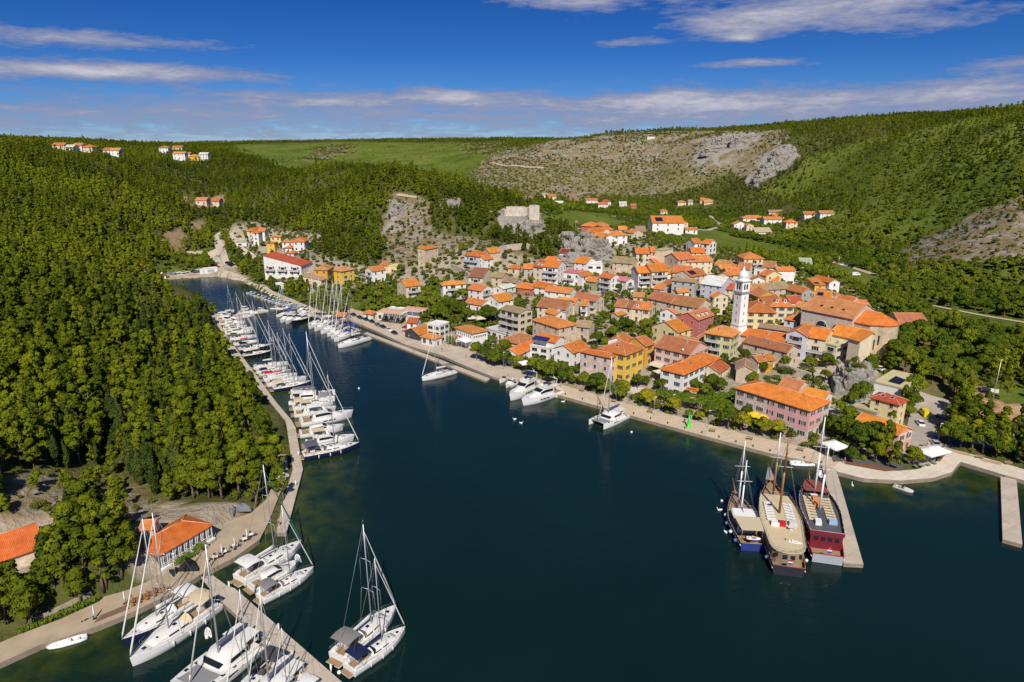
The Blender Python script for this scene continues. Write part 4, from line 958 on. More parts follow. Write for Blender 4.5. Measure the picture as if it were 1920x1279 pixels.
h('F', (1095, 532), (1310, 548), 9, 5, 'g', 's', '4', 'derelict stone house with broken tan roof', chim=0, win='small')
h('F', (520, 428), (616, 432), 6, 4, 'g', 'w', 'm', 'small white house with dark red roof on the rocks', chim=0)
h('F', (232, 578), (335, 592), 10, 9, 'g', 'c', '6', 'cream terraced house with brown-red roof and dormers', fl=3, dorm=2, chim=0)
h('F', (495, 592), (588, 556), (335, 580), 9.6, 'x', 'w', '1', 'white house with three bands of balconies', fl=3, balc=[('l', 1, .02, .98), ('l', 2, .02, .98)], chim=0)
h('F', (355, 518), (460, 528), 7, 8.4, 'g', 'w', '1', 'orange roof peeking over the house with three bands of balconies', win='none', chim=0)
h('F', (130, 603), (232, 603), 7, 5, 'g', 'gr', '2', 'small grey house with terrace left of the cream terraced house', chim=0)
h('E', (1350, 362), (1475, 367), 5, 3, 'h', 's', '1', 'small stone pavilion house with orange roof above a garden wall', chim=0)
h('F', (20, 803), (205, 823), 7, 4, 'h', 'r', '1', 'low rose pink house with orange hipped roof', chim=0)
h('F', (212, 792), (400, 822), 7, 4.6, 'g', 'w', '1', 'low white house next to the rose pink house', chim=0)
h('F', (630, 873), (702, 842), (400, 826), 5, 'x', 'w', '2', 'long white house with stone gable and orange roof', chim=0)
h('F', (915, 958), (1006, 922), (710, 908), 6, 'x', 'b', '3', 'stone-beige gabled house with long mottled roof', chim=0, balc=[('l', 1, .6, 1.)])
h('F', (580, 1048), (692, 986), (358, 972), 6, 'x', 'c', '3', 'cream gabled house with red-brown roof above the stone palace', chim=0)
h('F', (680, 988), (747, 957), (540, 935), 6, 'x', 'b', '1', 'beige house with bright roof right behind a cream gabled house', chim=0)
h('F', (745, 1003), (822, 1008), 6, 5, 'g', 'w', '2', 'little white house with balcony beside an ivy courtyard', balc=[('f', 1, .1, .9)], chim=0)
h('F', (480, 1108), (586, 1088), (368, 1072), 6, 'x', 'w', '2', 'white house with big green framed dormer just behind the stone palace', dorm=1, chim=0)
h('F', (510, 1248), (702, 1208), (125, 1178), 9.6, 'h', 's', '2', 'large beige stone palace with reddish hipped roof', fl=3, sh=None, chim=1)
h('O', (520, 1072), (600, 1012), (330, 1032), 6, 'x', 's', '4', 'old stone house with tan tiles right of the stone palace', chim=1)
h('E', (1475, 858), (1616, 822), (1263, 812), 12, 'x', 'c', '4', 'tall cream apartment house with grey tiled roof and balconies', fl=4, pitch=.22, balc=[('l', 1, .03, .97), ('l', 2, .03, .97), ('l', 3, .03, .97)], win='wide', chim=0)
h('E', (1112, 1025), (1360, 1100), 9, 3.2, 'f', 'w', 'w', 'white flat-roofed restaurant hall at foot of the tall apartment house', win='wide', chim=0)
h('E', (1250, 733), (1406, 703), (1220, 672), 5, 'g', 'w', '1', 'white house with vivid orange roof above the tall apartment house', chim=0)
h('E', (1380, 672), (1452, 648), (1298, 642), 4.5, 'x', 's', '4', 'stone outhouse with tan roof behind vivid orange roof', chim=0)
h('E', (1075, 468), (1196, 412), (933, 452), 7, 'x', 'c', 'br', 'beige house with dark brown roof and wooden balcony', balc=[('l', 1, .02, .98)], chim=0)
h('E', (1170, 458), (1288, 468), 7, 5.4, 'g', 's', '4', 'stone cottage joined to the brown roofed house', chim=0)
h('E', (1290, 508), (1430, 522), 6, 4, 'g', 's', '4', 'low tan roofed stone shed below a stone cottage', chim=0)
h('E', (1060, 613), (1182, 582), (943, 583), 8, 'x', 'w', '2', 'white house with orange gable roof and big front terrace', fl=3, balc=[('f', 2, .1, .9), ('f', 1, .1, .9)], dish=1, chim=0)
h('E', (1184, 572), (1297, 592), 8, 8, 'x', 'w', 'w', 'white gabled block without tiles next to an orange gabled house', pitch=.25, chim=0)
h('E', (885, 738), (1062, 768), 6, 3.6, 'g', 'w', '2', 'low white garden house with orange roof in front of round dark tree', chim=0)
h('E', (640, 550), (890, 533), (513, 537), 8.6, 'h', 'w', '1', 'large white villa with orange hipped roof and rounded balcony', fl=3, balc=[('f', 1, .2, .7), ('f', 2, .2, .7)], chim=1)
h('E', (240, 567), (396, 547), (133, 532), 7, 'g', 'c', '1', 'white house with pool and gable beside purple bougainvillea', balc=[('f', 1, .1, .95)], chim=0)
h('E', (440, 165), (590, 137), (364, 157), 10.6, 's', 's', '1', 'tall stone tower house with slanting orange roof on bare hillside', fl=3, win='small', chim=0, pitch=.15)
h('E', (1030, 238), (1142, 212), (873, 222), 7, 'h', 'l', '1', 'hillside villa with large orange hipped roof and white porch', balc=[('l', 1, .05, .95)], chim=0)
h('E', (1095, 272), (1190, 258), 6, 5.4, 'g', 'w', '1', 'small white wing below the hillside villa', chim=0)
h('E', (1150, 197), (1266, 187), 7, 6, 'g', 's', '1', 'stone back wing of the hillside villa against retaining wall', win='none', chim=0)
# --- marina front
r, w, d, u, n, a = h('Q', (1415, 447), (1606, 407), (1138, 382), 7, 'h', 'w', '2', 'white square commercial building with tiny windows and red sign', win='none', pitch=.28, chim=0)
for k in range(8): obj('window', WINM[(0.75, 1.0)], r, loc=(0, d * (.94 - k * .115), 5.2), rz=-math.pi / 2, scale=.8)
for k in range(6): obj('window', WINM[(0.75, 1.0)], r, loc=(w * (.1 + k * .15), 0, 5.2), scale=.8)
b = MB(); b.box((0, 0, 0), (4.6, .12, 2.2), 0); sgn = b.build('sign', mat('sign_red', (.62, .03, .03), .5), r, loc=(-.1, d * .78, 2.7), rz=-math.pi / 2)
b = MB(); b.box((-.75, -.09, .3), (1.2, .03, 1.0)); b.box((.85, -.09, .35), (1.5, .03, .35)); b.box((.6, -.09, -.35), (1.9, .03, .35)); b.build('sign_letters', M_WHITE, sgn)
b = MB(); b.slab([(-3.2, d * .05, 3.3), (-.02, d * .05, 3.6), (-.02, d * .62, 3.6), (-3.2, d * .62, 3.3)], .12)
for y in (.06, .33, .6): b.tube((-3.1, d * y, 0), (-3.1, d * y, 3.2), .05, .05, 6)
b.build('awning', M_WHITE, r)
h('Q', (915, 517), (1016, 482), (773, 477), 3.8, 'h', 'w', '2', 'small white harbour office with orange hipped roof and porch', win='tall', chim=0)
h('Q', (720, 464), (892, 418), (598, 402), 3.1, 'g', 'dk', '1', 'open restaurant terrace under long orange roof by the marina', win='none', chim=0)  # solid near-black wall: shade under the open roof put into colour
h('Q', (990, 357), (1110, 312), (828, 332), 7.6, 'f', 'w', 'w', 'white restaurant block with glazed upper floor and flat white roof', win='wide', chim=0)
h('Q', (690, 312), (752, 267), (593, 287), 6, 'x', 'w', '6', 'small white house with red roof between terrace bars', chim=0, sky=1)
h('Q', (182, 192), (735, 245), 12, 3.4, 'f', 'w', 'w', 'long low white bar with roof terrace behind the parked cars', arch=True, win='tall', chim=0)
h('Q', (105, 197), (180, 173), 4, 3.2, 'h', 'w', '1', 'tiny white gatehouse with orange roof beside vine hedge', chim=0)
h('J', (505, 657), (546, 632), (418, 642), 3.2, 'x', 'w', '1', 'little white hut with orange roof right on the water behind the pontoon', win='none', chim=0)
# --- left shore below the wooded knoll
h('J', (465, 167), (602, 142), (358, 157), 8, 'h', 'y', '5', 'big yellow hotel with pale orange hipped roof', fl=3, chim=1, balc=[('f', 1, .1, .5)])
h('J', (310, 152), (382, 112), (188, 137), 7, 'h', 'o', '5', 'deep orange wing of the yellow hotel', chim=0)
h('J', (242, 267), (312, 242), (68, 237), 3, 's', 'b', (.50, .27, .19, 1), 'brownish tiled canopy in front of the deep orange hotel wing', win='none', door=False, chim=0, pitch=.2)
h('J', (800, 167), (947, 147), (688, 152), 7, 'g', 'w', '2', 'white house with dark trimmed gable and balcony next to yellow hotel', balc=[('l', 1, .05, .95)], chim=0)
h('J', (965, 114), (1072, 114), 6, 4, 'f', 'yc', (.6, .45, .2, 1), 'pale yellow flat house behind the dark trimmed white house', chim=0)
h('J', (890, 97), (962, 102), 6, 5, 'g', 'b', '2', 'small brown roofed annex behind the dark trimmed white house', chim=0)
r, w, d, u, n, a = h('I', (1650, 108), (1772, 63), (1363, 58), 7, 's', 'w', '6', 'white terraced hotel with three red roof panels and dark balconies', balc=[('l', 1, .04, .3), ('l', 1, .37, .63), ('l', 1, .7, .96)], fl=2, chim=0, pitch=.3)
b = MB()
for y in (.34, .67): b.box((w / 2, d * y, 7.7), (w + .6, .35, 2.6))
b.build('parapet', M_WHITE, r)
kg = 'houses stepped up the far left shore'
h('K', (375, 197), (452, 167), (283, 162), 8, 'h', 'c', '1', 'cream house with twin orange roofs at the top left of the stepped row', group=kg, chim=0)
h('K', (440, 218), (502, 192), (398, 207), 9, 'h', 'w', '1', 'white terraced villa at the centre of the stepped row', group=kg, balc=[('l', 1, .1, .9), ('l', 2, .1, .9)], chim=0)
h('K', (500, 203), (577, 217), 8, 7, 'g', 'w', '2', 'white house with plain gable behind a white terraced villa', group=kg, chim=0)
h('K', (640, 263), (752, 238), (528, 257), 7, 'h', 'yc', '2', 'yellow house with a wide roof and chimney against the pines', group=kg, chim=1)
h('K', (600, 345), (682, 305), (498, 328), 7.5, 'f', 'y', '2', 'bright yellow block with roof terrace by the shore lane', group=kg, chim=0)
h('K', (770, 322), (832, 297), (688, 312), 6, 'h', 'w', '1', 'white house with orange hipped roof right of the bright yellow block', group=kg, chim=0)
h('K', (890, 322), (942, 292), (843, 317), 7, 'h', 'w', '1', 'white house, left of two side by side under the pines', group=kg, chim=0)
h('K', (1020, 317), (1072, 292), (930, 302), 7, 'h', 'w', '1', 'white house, right of two side by side under the pines', group=kg, chim=0)
h('K', (880, 388), (932, 372), (818, 382), 4, 'h', 'w', '1', 'small orange roofed porch house below two white houses', group=kg, chim=0)
h('K', (955, 362), (1022, 362), 6, 4, 'h', 'w', '1', 'small white house with round window band under the right white house', group=kg, chim=0)
h('K', (900, 448), (952, 432), (830, 445), 5, 'h', 'w', '1', 'lowest white house of the stepped row just above the hotel', group=kg, chim=0)
h('K', (255, 330), (430, 400), 5, 3.2, 'f', 'w', 'gr', 'long white row of garages along the shore lane', win='wide', group=kg, chim=0, name='garage', cat='garage')
# --- far left ridge and dale
lg = 'houses scattered on the far left ridge'
for A, B, H, rt, wc, rc, lb in [((390, 128), (480, 135), 4, 'g', 'b', '2', 'leftmost red roofed house on the skyline ridge'), ((487, 142), (552, 147), 5, 'g', 'w', 'w', 'white house with pale roof on the skyline ridge'), ((545, 130), (612, 140), 5, 'g', 'w', '2', 'white house with orange roof in the ridge cluster'),
    ((620, 142), (690, 152), 5, 'h', 'c', '1', 'house with bright orange hipped roof on the ridge'), ((770, 165), (818, 167), 3, 'g', 'b', '2', 'low ridge house with rusty roof'), ((822, 166), (895, 168), 5, 'g', 'w', '5', 'white house with pale roof on a ridge bank'),
    ((1190, 148), (1258, 152), 6, 'h', 'w', '2', 'lone white house near far ridge pines'), ((1292, 145), (1365, 147), 4, 'g', 'b', '2', 'reddish roof almost hidden in far ridge trees'), ((1295, 192), (1385, 197), 7, 'g', 'w', '5', 'white house at left of the far hamlet'),
    ((1387, 195), (1424, 202), 5, 'g', 'w', '2', 'narrow house in the far hamlet beside a yellow one'), ((1412, 213), (1486, 217), 5, 'h', 'y', (.68, .3, .03, 1), 'yellow house with orange roof in the far hamlet'), ((1490, 197), (1558, 207), 8, 'g', 'w', 'w', 'tall white house at the right of the far hamlet'),
    ((1465, 542), (1547, 545), 4, 'g', 'b', '5', 'low tiled farmhouse in the clearing of the left dale'), ((1592, 547), (1642, 549), 5, 'g', 'b', '2', 'small tiled house right in the clearing of the left dale'), ((1088, 1047), (1126, 1042), 5, 'h', 'w', '2', 'tiny white house in pines above the bay head')]:
    h('S', A, B, 9, H, rt, wc, rc, lb, group=lg, chim=0)
vg = 'houses scattered in the valley behind the town'
for A, B, D_, H, rt, wc, rc, lb in [((610, 542), (668, 542), 9, 6, 'g', 'w', 'gr', 'white house with dark roof by bare orange earth'), ((670, 552), (732, 553), 9, 5, 'g', 'b', '1', 'orange roofed house by bare orange earth'), ((722, 597), (786, 597), 8, 3, 'f', 'w', 'w', 'low white flat shed in the valley'),
    ((957, 582), (1042, 582), 9, 4, 'g', 'w', '2', 'long low house in the valley hedges'), ((1076, 592), (1142, 592), 9, 5, 'h', 'w', '6', 'house with red hipped roof in the valley'), ((1047, 612), (1122, 616), 9, 5, 'g', 'w', '1', 'white house with orange roof in front of red hipped roof'),
    ((1206, 606), (1262, 607), 9, 4, 'g', 'w', 'w', 'pale roofed house in the valley orchard'), ((1290, 622), (1332, 630), 8, 4, 'g', 'r', '2', 'small reddish house in the valley orchard'), ((1645, 597), (1706, 606), 9, 5, 'h', 'c', '2', 'cream house at foot of the rocky hill'),
    ((1722, 592), (1757, 597), 8, 5, 'g', 'b', '4', 'pale stone house at foot of the rocky hill'), ((1817, 576), (1850, 580), 8, 5, 'g', 'w', '2', 'white house with red roof left of a wider one'), ((1842, 597), (1907, 598), 9, 4, 'g', 'c', '5', 'wide low house with pale orange roof'),
    ((1515, 662), (1566, 666), 8, 4, 'h', 'b', '2', 'small lone house on a track behind the school'), ((1702, 802), (1792, 803), 6, 3.2, 'g', 'w', '1', 'low white clubhouse with orange roof on the sports field'), ((1337, 817), (1406, 822), 8, 3, 's', 's', '4', 'tan roofed barn among valley trees'),
    ((920, 772), (1010, 777), 9, 5, 'h', 'r', '1', 'rose pink house with hipped roof behind the crag'), ((1014, 762), (1056, 772), 6, 5, 'h', 'w', '2', 'little white tower-like house behind the crag'), ((960, 817), (1062, 832), 9, 4, 'g', 'b', '1', 'long orange roof behind the crag'),
    ((1064, 802), (1156, 802), 9, 6, 'h', 'c', '1', 'cream house with large hipped roof behind the crag'), ((1008, 857), (1082, 862), 8, 4, 'g', 'b', '2', 'low house with red-orange roof on the crag edge'), ((1082, 872), (1186, 867), 9, 4.5, 'x', 'w', '2', 'white house with dark beamed gable on the crag edge'),
    ((1160, 847), (1266, 842), 9, 6, 'h', 'w', '1', 'white house with orange roof and balcony right of the beamed gable'), ((1202, 802), (1262, 802), 8, 4, 'g', 'b', (.66, .26, .04, 1), 'small yellow-orange roof behind the crag houses'), ((1268, 822), (1312, 827), 7, 4, 'g', 'b', '2', 'end house of the row behind the crag')]:
    h('M', A, B, D_, H, rt, wc, rc, lb, group=vg, chim=0)
h('M', (1455, 752), (1690, 737), 20, 7, 'g', 'w', '1', 'long white school with orange roof and solar panels', solar=True, group=vg, chim=0, name='school', cat='school')
h('M', (1655, 752), (1722, 752), 14, 6, 'f', 'p', '1', 'pinkish end wing of the long white school', group=vg, chim=0, name='school_wing', cat='school')
h('M', (1415, 108), (1470, 108), 10, 5, 'f', 'w', 'w', 'white flat building alone on the rocky hilltop', group=vg, chim=0)
ng = 'houses below the right hill'
for A, B, D_, H, rt, wc, rc, lb in [((40, 545), (115, 555), 9, 4, 'h', 'b', '2', 'pink-tiled house half hidden in trees under the cliff'), ((290, 648), (415, 650), 10, 4, 'h', 'w', '1', 'wide house with orange hipped roof at the hill foot'), ((412, 655), (512, 675), 9, 5, 'g', 'w', '2', 'white gabled house with orange roof at the hill foot'),
    ((462, 635), (530, 640), 8, 4, 'g', 'yc', '2', 'cream yellow house behind the white gabled house'), ((440, 612), (555, 615), 8, 3, 'g', 'yc', '4', 'long low house with tan roof under the scree'), ((540, 672), (606, 676), 9, 6, 'h', 'c', '1', 'tall square house with orange hipped roof beside cypresses'),
    ((645, 625), (735, 630), 9, 5, 'g', 'w', '2', 'white house with porch, left of two on the slope'), ((738, 620), (818, 625), 9, 5, 'g', 'w', '5', 'white house with pale roof, right of two on the slope'), ((238, 685), (310, 690), 8, 5, 'x', 'w', '5', 'white gabled house, pale roof, behind the sports field'),
    ((310, 690), (350, 700), 7, 5, 'x', 'c', '2', 'cream gabled house joined to a pale roofed neighbour'), ((360, 728), (455, 742), 8, 2.5, 's', 'b', 't', 'low shed with bare grey-tan roof beside the field'), ((620, 912), (690, 915), 6, 2.5, 's', 'w', 'gr', 'grey roofed shed among trees right of town')]:
    h('N', A, B, D_, H, rt, wc, rc, lb, group=ng, chim=0)
# --- upper right part of the town
h('G', (1020, 492), (1230, 492), 10, 7, 'h', 'yc', '2', 'cream yellow house with balconies at the top right of town', balc=[('f', 1, .3, .8)], chim=0)
h('G', (640, 335), (718, 320), (560, 325), 8.6, 'x', 'w', '1', 'white three-storey house with framed open gable', fl=3, win='tall', chim=0)
h('G', (480, 328), (562, 324), 8, 7, 'g', 'w', '1', 'orange roofed back part of the framed white house', chim=0)
h('G', (450, 427), (596, 427), 8, 4.6, 'g', 'yc', '1', 'low yellow house with plain orange roof behind long cream building', chim=0)
h('G', (410, 357), (517, 360), 8, 3.5, 'g', 'w', 'pk', 'low house with dusky pink roof left of the framed white house', chim=0)
h('G', (330, 532), (676, 522), 9, 7.6, 'g', 'c', '2', 'long cream building with two rows of small windows', win='small', chim=1)
h('G', (305, 508), (482, 492), 10, 9.4, 'g', 's', '2', 'tall stone house with grey gable behind long cream building', chim=1)
h('F', (1355, 437), (1515, 437), 8, 8, 'g', 'b', '1', 'stone house with terrace and orange roof left of pine grove', chim=0)
h('F', (1517, 422), (1572, 422), 8, 9, 'g', 'p', '2', 'narrow pink house between stone and beige houses', chim=0)
h('F', (1560, 402), (1642, 412), 9, 10, 'f', 'c', 't', 'tall windowless beige block', win='none', chim=1)
h('G', (50, 543), (162, 532), 7, 4, 'g', 'b', '1', 'low orange roofed house by a round shrub', chim=0)
h('G', (160, 592), (252, 582), 7, 4, 'g', 'b', '2', 'small red-orange roofed house above the cream balcony house', chim=0)
h('G', (185, 657), (272, 657), 6, 4, 'g', 'w', (.68, .22, .03, 1), 'tiny white house with orange-yellow roof beside the cream balcony house', chim=0)
h('G', (240, 642), (442, 652), 10, 5, 'g', 'b', '2', 'long faded orange roof in the upper town', chim=1)
h('G', (442, 692), (602, 662), 9, 5, 'g', 'b', '2', 'house with faded roof and solar panel in the upper town', solar=True, chim=0)
h('G', (742, 668), (856, 682), 12, 5, 'x', 'yc', '2', 'yellow gabled house with stone top in the upper town', chim=0)
h('G', (852, 672), (1012, 667), 9, 5, 'g', 'b', '2', 'house with plain orange roof right behind the bell tower dome', chim=1)
h('G', (700, 562), (790, 572), 8, 5, 'g', 'b', '5', 'small pale-gabled house among the upper roofs', chim=0)
h('G', (782, 577), (952, 572), 9, 5, 'h', 'b', '2', 'wide hipped roof among the upper roofs', chim=1)
h('G', (770, 612), (942, 602), 6, 4, 'g', 'b', '1', 'low bright strip of roof among the upper roofs', chim=0)
h('G', (947, 602), (1082, 612), 9, 5, 'g', 'w', '5', 'pale orange roof with white gable in the upper town', chim=1)
h('G', (1112, 722), (1246, 727), (1030, 702), 5, 'x', 'w', '2', 'white gabled house with terrace right of the bell tower dome', chim=0)
h('G', (1130, 592), (1230, 602), 7, 4, 'f', 'w', 't', 'flat white house with solar panels in the upper town', solar=True, chim=0)
h('G', (1182, 662), (1262, 682), 8, 6, 'g', 'yc', '2', 'narrow yellow house with small upper window', chim=0)
h('G', (1222, 582), (1346, 592), 9, 5, 'g', 'w', '3', 'house with brown mottled roof left of white-blue house', chim=0)
h('G', (1380, 622), (1572, 622), (1312, 602), 6.6, 'g', 'w', '1', 'white house with blue-grey gable and orange roof at right edge of town', win='none', chim=2)
h('G', (1502, 642), (1582, 642), 5, 5, 'f', 's', 't', 'square stone annex beside the blue-grey gabled house', chim=0)
h('G', (1320, 742), (1392, 747), 7, 3.5, 'g', 'w', '1', 'low shed with orange roof below white-blue house', chim=0)
h('G', (775, 795), (907, 748), (672, 722), 7.5, 'x', 'l', 'w', 'lilac gabled house with white striped roof left of the bell tower', chim=0)
h('G', (790, 822), (897, 832), 8, 5, 'g', 'b', '6', 'red roofed house tucked behind the bell tower', chim=1)
h('G', (690, 915), (846, 907), (568, 902), 8.4, 'x', 'c', '1', 'cream house with orange roof and glazed corner left of the bell tower', fl=3, chim=0)
h('G', (1045, 1072), (1366, 1082), 12, 8, 'h', 'yc', '2', 'big yellow house with red-orange hipped roof right of the bell tower', sh='d', chim=2)
h('G', (1300, 1012), (1566, 1017), 14, 8, 'h', 'c', '2', 'cream house with tall hipped roof and two dormers', sh='d', dorm=2, pitch=.5, chim=0)
h('G', (1650, 868), (1782, 852), (1523, 812), 6, 'x', 'gr', '2', 'dark grey walled house with orange roof', chim=0)
h('G', (1060, 838), (1252, 848), 8, 5, 'g', 'b', '5', 'old row house with tan roof right of the bell tower belfry', chim=1)
h('G', (1252, 834), (1520, 812), 8, 5, 'g', 's', '4', 'long stone house with old tan roof', chim=2)
h('G', (1060, 862), (1172, 907), 8, 4, 'g', 'o', '5', 'ochre yellow house right of the bell tower', chim=0)
h('H', (130, 622), (272, 617), 7, 4.6, 'g', 'w', '6', 'white house with red roof just left of the church', chim=1)
h('H', (170, 657), (267, 682), 6, 4, 'g', 'b', '5', 'low rusty roof wedged beside the church front', chim=0)
h('H', (380, 572), (552, 592), 9, 5, 'g', 'b', '1', 'house with orange roof and solar panels behind the church', solar=True, chim=0)
h('H', (400, 522), (492, 532), 6, 5, 'g', 'b', '2', 'small orange roof between yellow and dark grey houses', chim=0)
h('H', (395, 432), (512, 432), 8, 5, 's', 'y', '2', 'yellow house with solar panels on a mono-pitch roof', solar=True, chim=0, pitch=.2)
h('H', (555, 408), (668, 402), (393, 357), 6, 'x', 'w', '1', 'white gabled house with orange roof by dark trees', chim=1)
h('H', (590, 568), (722, 562), (458, 512), 5, 'x', 's', '5', 'stone gabled house with pale orange roof behind the church', chim=1)
h('H', (600, 602), (782, 637), 8, 4, 'g', 'b', '2', 'low tiled house running along the back of the church', chim=0)
h('H', (860, 667), (997, 667), 7, 4.6, 'g', 'c', '2', 'cream house with orange roof behind the church choir', chim=0)
h('R', (530, 292), (852, 297), 12, 5, 'g', 'c', '3', 'long cream hall with brown tiled roof right of the church apse', chim=0, win='none')
h('R', (372, 372), (530, 352), 12, 4, 'x', 'b', '3', 'low hall with pinkish brown roof against the church apse', win='none', chim=0)
# --- right of the pink building
h('D', (795, 568), (867, 527), (533, 508), 8, 'h', 'yc', '6', 'cream villa with dark red hipped roof and skylights', sky=2, chim=0)
h('D', (820, 430), (985, 322), (573, 370), 6.6, 'f', 'w', 't', 'white flat-roofed building with dusty roof and solar strip', win='none', solar=True, chim=0)
r, w, d, u, n, a = h('D', (795, 843), (917, 797), (448, 692), 5.6, 'x', 'sal', '1', 'salmon and pink gabled house with bright orange roof by the promenade', chim=0, sh='g')
b = MB(); b.prism([(-.025, -.025), (w + .025, -.025), (w + .025, d * .8), (-.025, d * .8)], 2.9, 5.56); b.build('wall', M_WALL, r, (.72, .50, .46), label='pale pink upper part of the wall')
h('D', (590, 652), (642, 622), (408, 572), 4, 'f', 'gr', 't', 'grey flat shed between dark trees and the cream villa', win='none', chim=0)
# --- the square and quay front
h('B', (560, 532), (748, 442), (478, 475), 4.6, 'g', 'w', '1', 'low white house with yellow awning and orange gable roof on the quay', chim=0)
h('B', (580, 428), (742, 368), (398, 388), 4, 'h', 'b', '3', 'low spreading rusty roof behind the quay trees', chim=1)
h('B', (915, 413), (1002, 377), (748, 368), 7, 'x', 'w', '1', 'orange roofed restaurant above a navy blue awning', win='none', chim=0, dish=1)
r, w, d, u, n, a = h('B', (850, 478), (902, 452), (688, 442), 4.8, 'f', 'w', 'w', 'white flat restaurant terrace edged with flower boxes', win='wide', chim=0)
b = MB(); b.slab([(.3, d * .15, 2.9), (w * .8, d * .15, 3.6), (w * .8, d * .95, 3.6), (.3, d * .95, 2.9)], .1)
for y in (.18, .55, .92): b.tube((.4, d * y, 0), (.4, d * y, 2.8), .05, .05, 6)
aw = b.build('awning', M_CANVAS, r, (.015, .025, .12), loc=(0, 0, 4.8))
h('B', (1080, 513), (1232, 457), (898, 473), 6.4, 'g', 'w', '1', 'white gabled house with arched balcony window on the quay', chim=1, sky=1)
h('B', (1440, 558), (1492, 533), (1143, 503), 9.6, 'h', 'ps', '1', 'pinkish stone corner house with wide orange roof at the quay', fl=3, sh=None, chim=0)
h('B', (1580, 533), (1752, 468), (1333, 468), 10.6, 'h', 'y', '2', 'bright yellow house on the town square with orange hipped roof', fl=3, sh='d', sky=1, chim=1)
h('B', (1575, 418), (1642, 373), (1443, 378), 9, 'g', 'w', '2', 'white gabled house right behind bright yellow house', win='none', chim=1)
h('B', (1770, 448), (1852, 423), (1690, 370), 8, 'g', 'o', '2', 'ochre house with green shutters behind the bright yellow house', sh='g', chim=0)
print('HOUSES', len(HOUSES), [(k[0][:30], round(k[2], 1), round(k[3], 1), round(k[5])) for k in HOUSES if k[2] > 30 or k[2] < 3.5 or k[3] > 30])

# ------------------------------------------------------------------ boats
WHITE, NAVY, TAN, GREY = (.76, .76, .75), (.012, .018, .06), (.52, .42, .27), (.20, .19, .18)
def hull_secs(L, B, fs, fb, stern=.86, n=16, full=.45, rake=.0, bulge=.97, pw=2.2):
    S = []
    for i in range(n + 1):
        s = i / n
        b = B / 2 * ((stern + (1 - stern) * (s / full)) if s < full else max(.012, 1 - ((s - full) / (1 - full)) ** pw))
        z = fs + (fb - fs) * s ** 1.6; x = s * L; rk = rake * s ** 4
        S.append((x, b, z, rk))
    return S
def hull_mb(L, B, fs, fb, m=0, **k):
    S = hull_secs(L, B, fs, fb, **k); mb = MB(); secs = []
    for x, b, z, rk in S:
        ring = [(x + rk, b, z), (x + rk * .6, b * .985, z * .55), (x + rk * .2, b * .93, .08), (x, b * .6, -.35), (x, 0, -.5), (x, -b * .6, -.35), (x + rk * .2, -b * .93, .08), (x + rk * .6, -b * .985, z * .55), (x + rk, -b, z)]
        secs.append(ring)
    mb.loft(secs, m, True, closed=False, caps=False)
    mb.add(secs[0], [tuple(range(9))], m)
    return mb, S
def deck_mb(S, inset=.03, dz=-.04, s0=0, s1=None, m=0):
    mb = MB(); P = S[s0:s1]; vs = []; fs = []
    for x, b, z, rk in P: vs += [(x + rk, b - inset, z + dz), (x + rk, 0, z + dz + .05), (x + rk, -b + inset, z + dz)]
    for i in range(len(P) - 1):
        for k in range(2): fs.append((i * 3 + k, i * 3 + k + 1, i * 3 + k + 4, i * 3 + k + 3))
    mb.add(vs, [f[::-1] for f in fs], m); return mb
def lerp_sec(S, s):
    f = s * (len(S) - 1); i = min(int(f), len(S) - 2); t = f - i
    return tuple(S[i][k] * (1 - t) + S[i + 1][k] * t for k in range(4))
M_DECKW = mat('deck_gelcoat', (.68, .66, .62), .45, var=.05, vscale=1.0)
def cabin_mb(S, s0, s1, wfrac, h, n=7, slope=.25, roofm=0, glass=1):
    mb = MB(); secs = []
    for i in range(n + 1):
        u = i / n; x, b, z, rk = lerp_sec(S, s0 + (s1 - s0) * u); ww = b * wfrac; hh = h * (1 - max(0, (u - .45) / .55) ** 1.6 * .92)
        secs.append([(x, ww, z - .1), (x, ww * .93, z + hh * .8), (x, ww * .7, z + hh), (x, -ww * .7, z + hh), (x, -ww * .93, z + hh * .8), (x, -ww, z - .1)])
    mb.loft(secs, roofm, True, closed=False, caps=True)
    for sg in (1, -1):            # side windows standing a little proud
        for a, b_ in ((.08, .30), (.36, .62)):
            P = []
            for u in (a, b_):
                x, b, z, rk = lerp_sec(S, s0 + (s1 - s0) * u); hh = h * (1 - max(0, (u - .45) / .55) ** 1.6 * .92)
                P.append((x, sg * (b * wfrac * .985 + .015), z + hh * .22)); P.append((x, sg * (b * wfrac * .945 + .015), z + hh * .66))
            mb.add([P[0], P[2], P[3], P[1]], [(0, 1, 2, 3) if sg < 0 else (3, 2, 1, 0)], glass)
    return mb
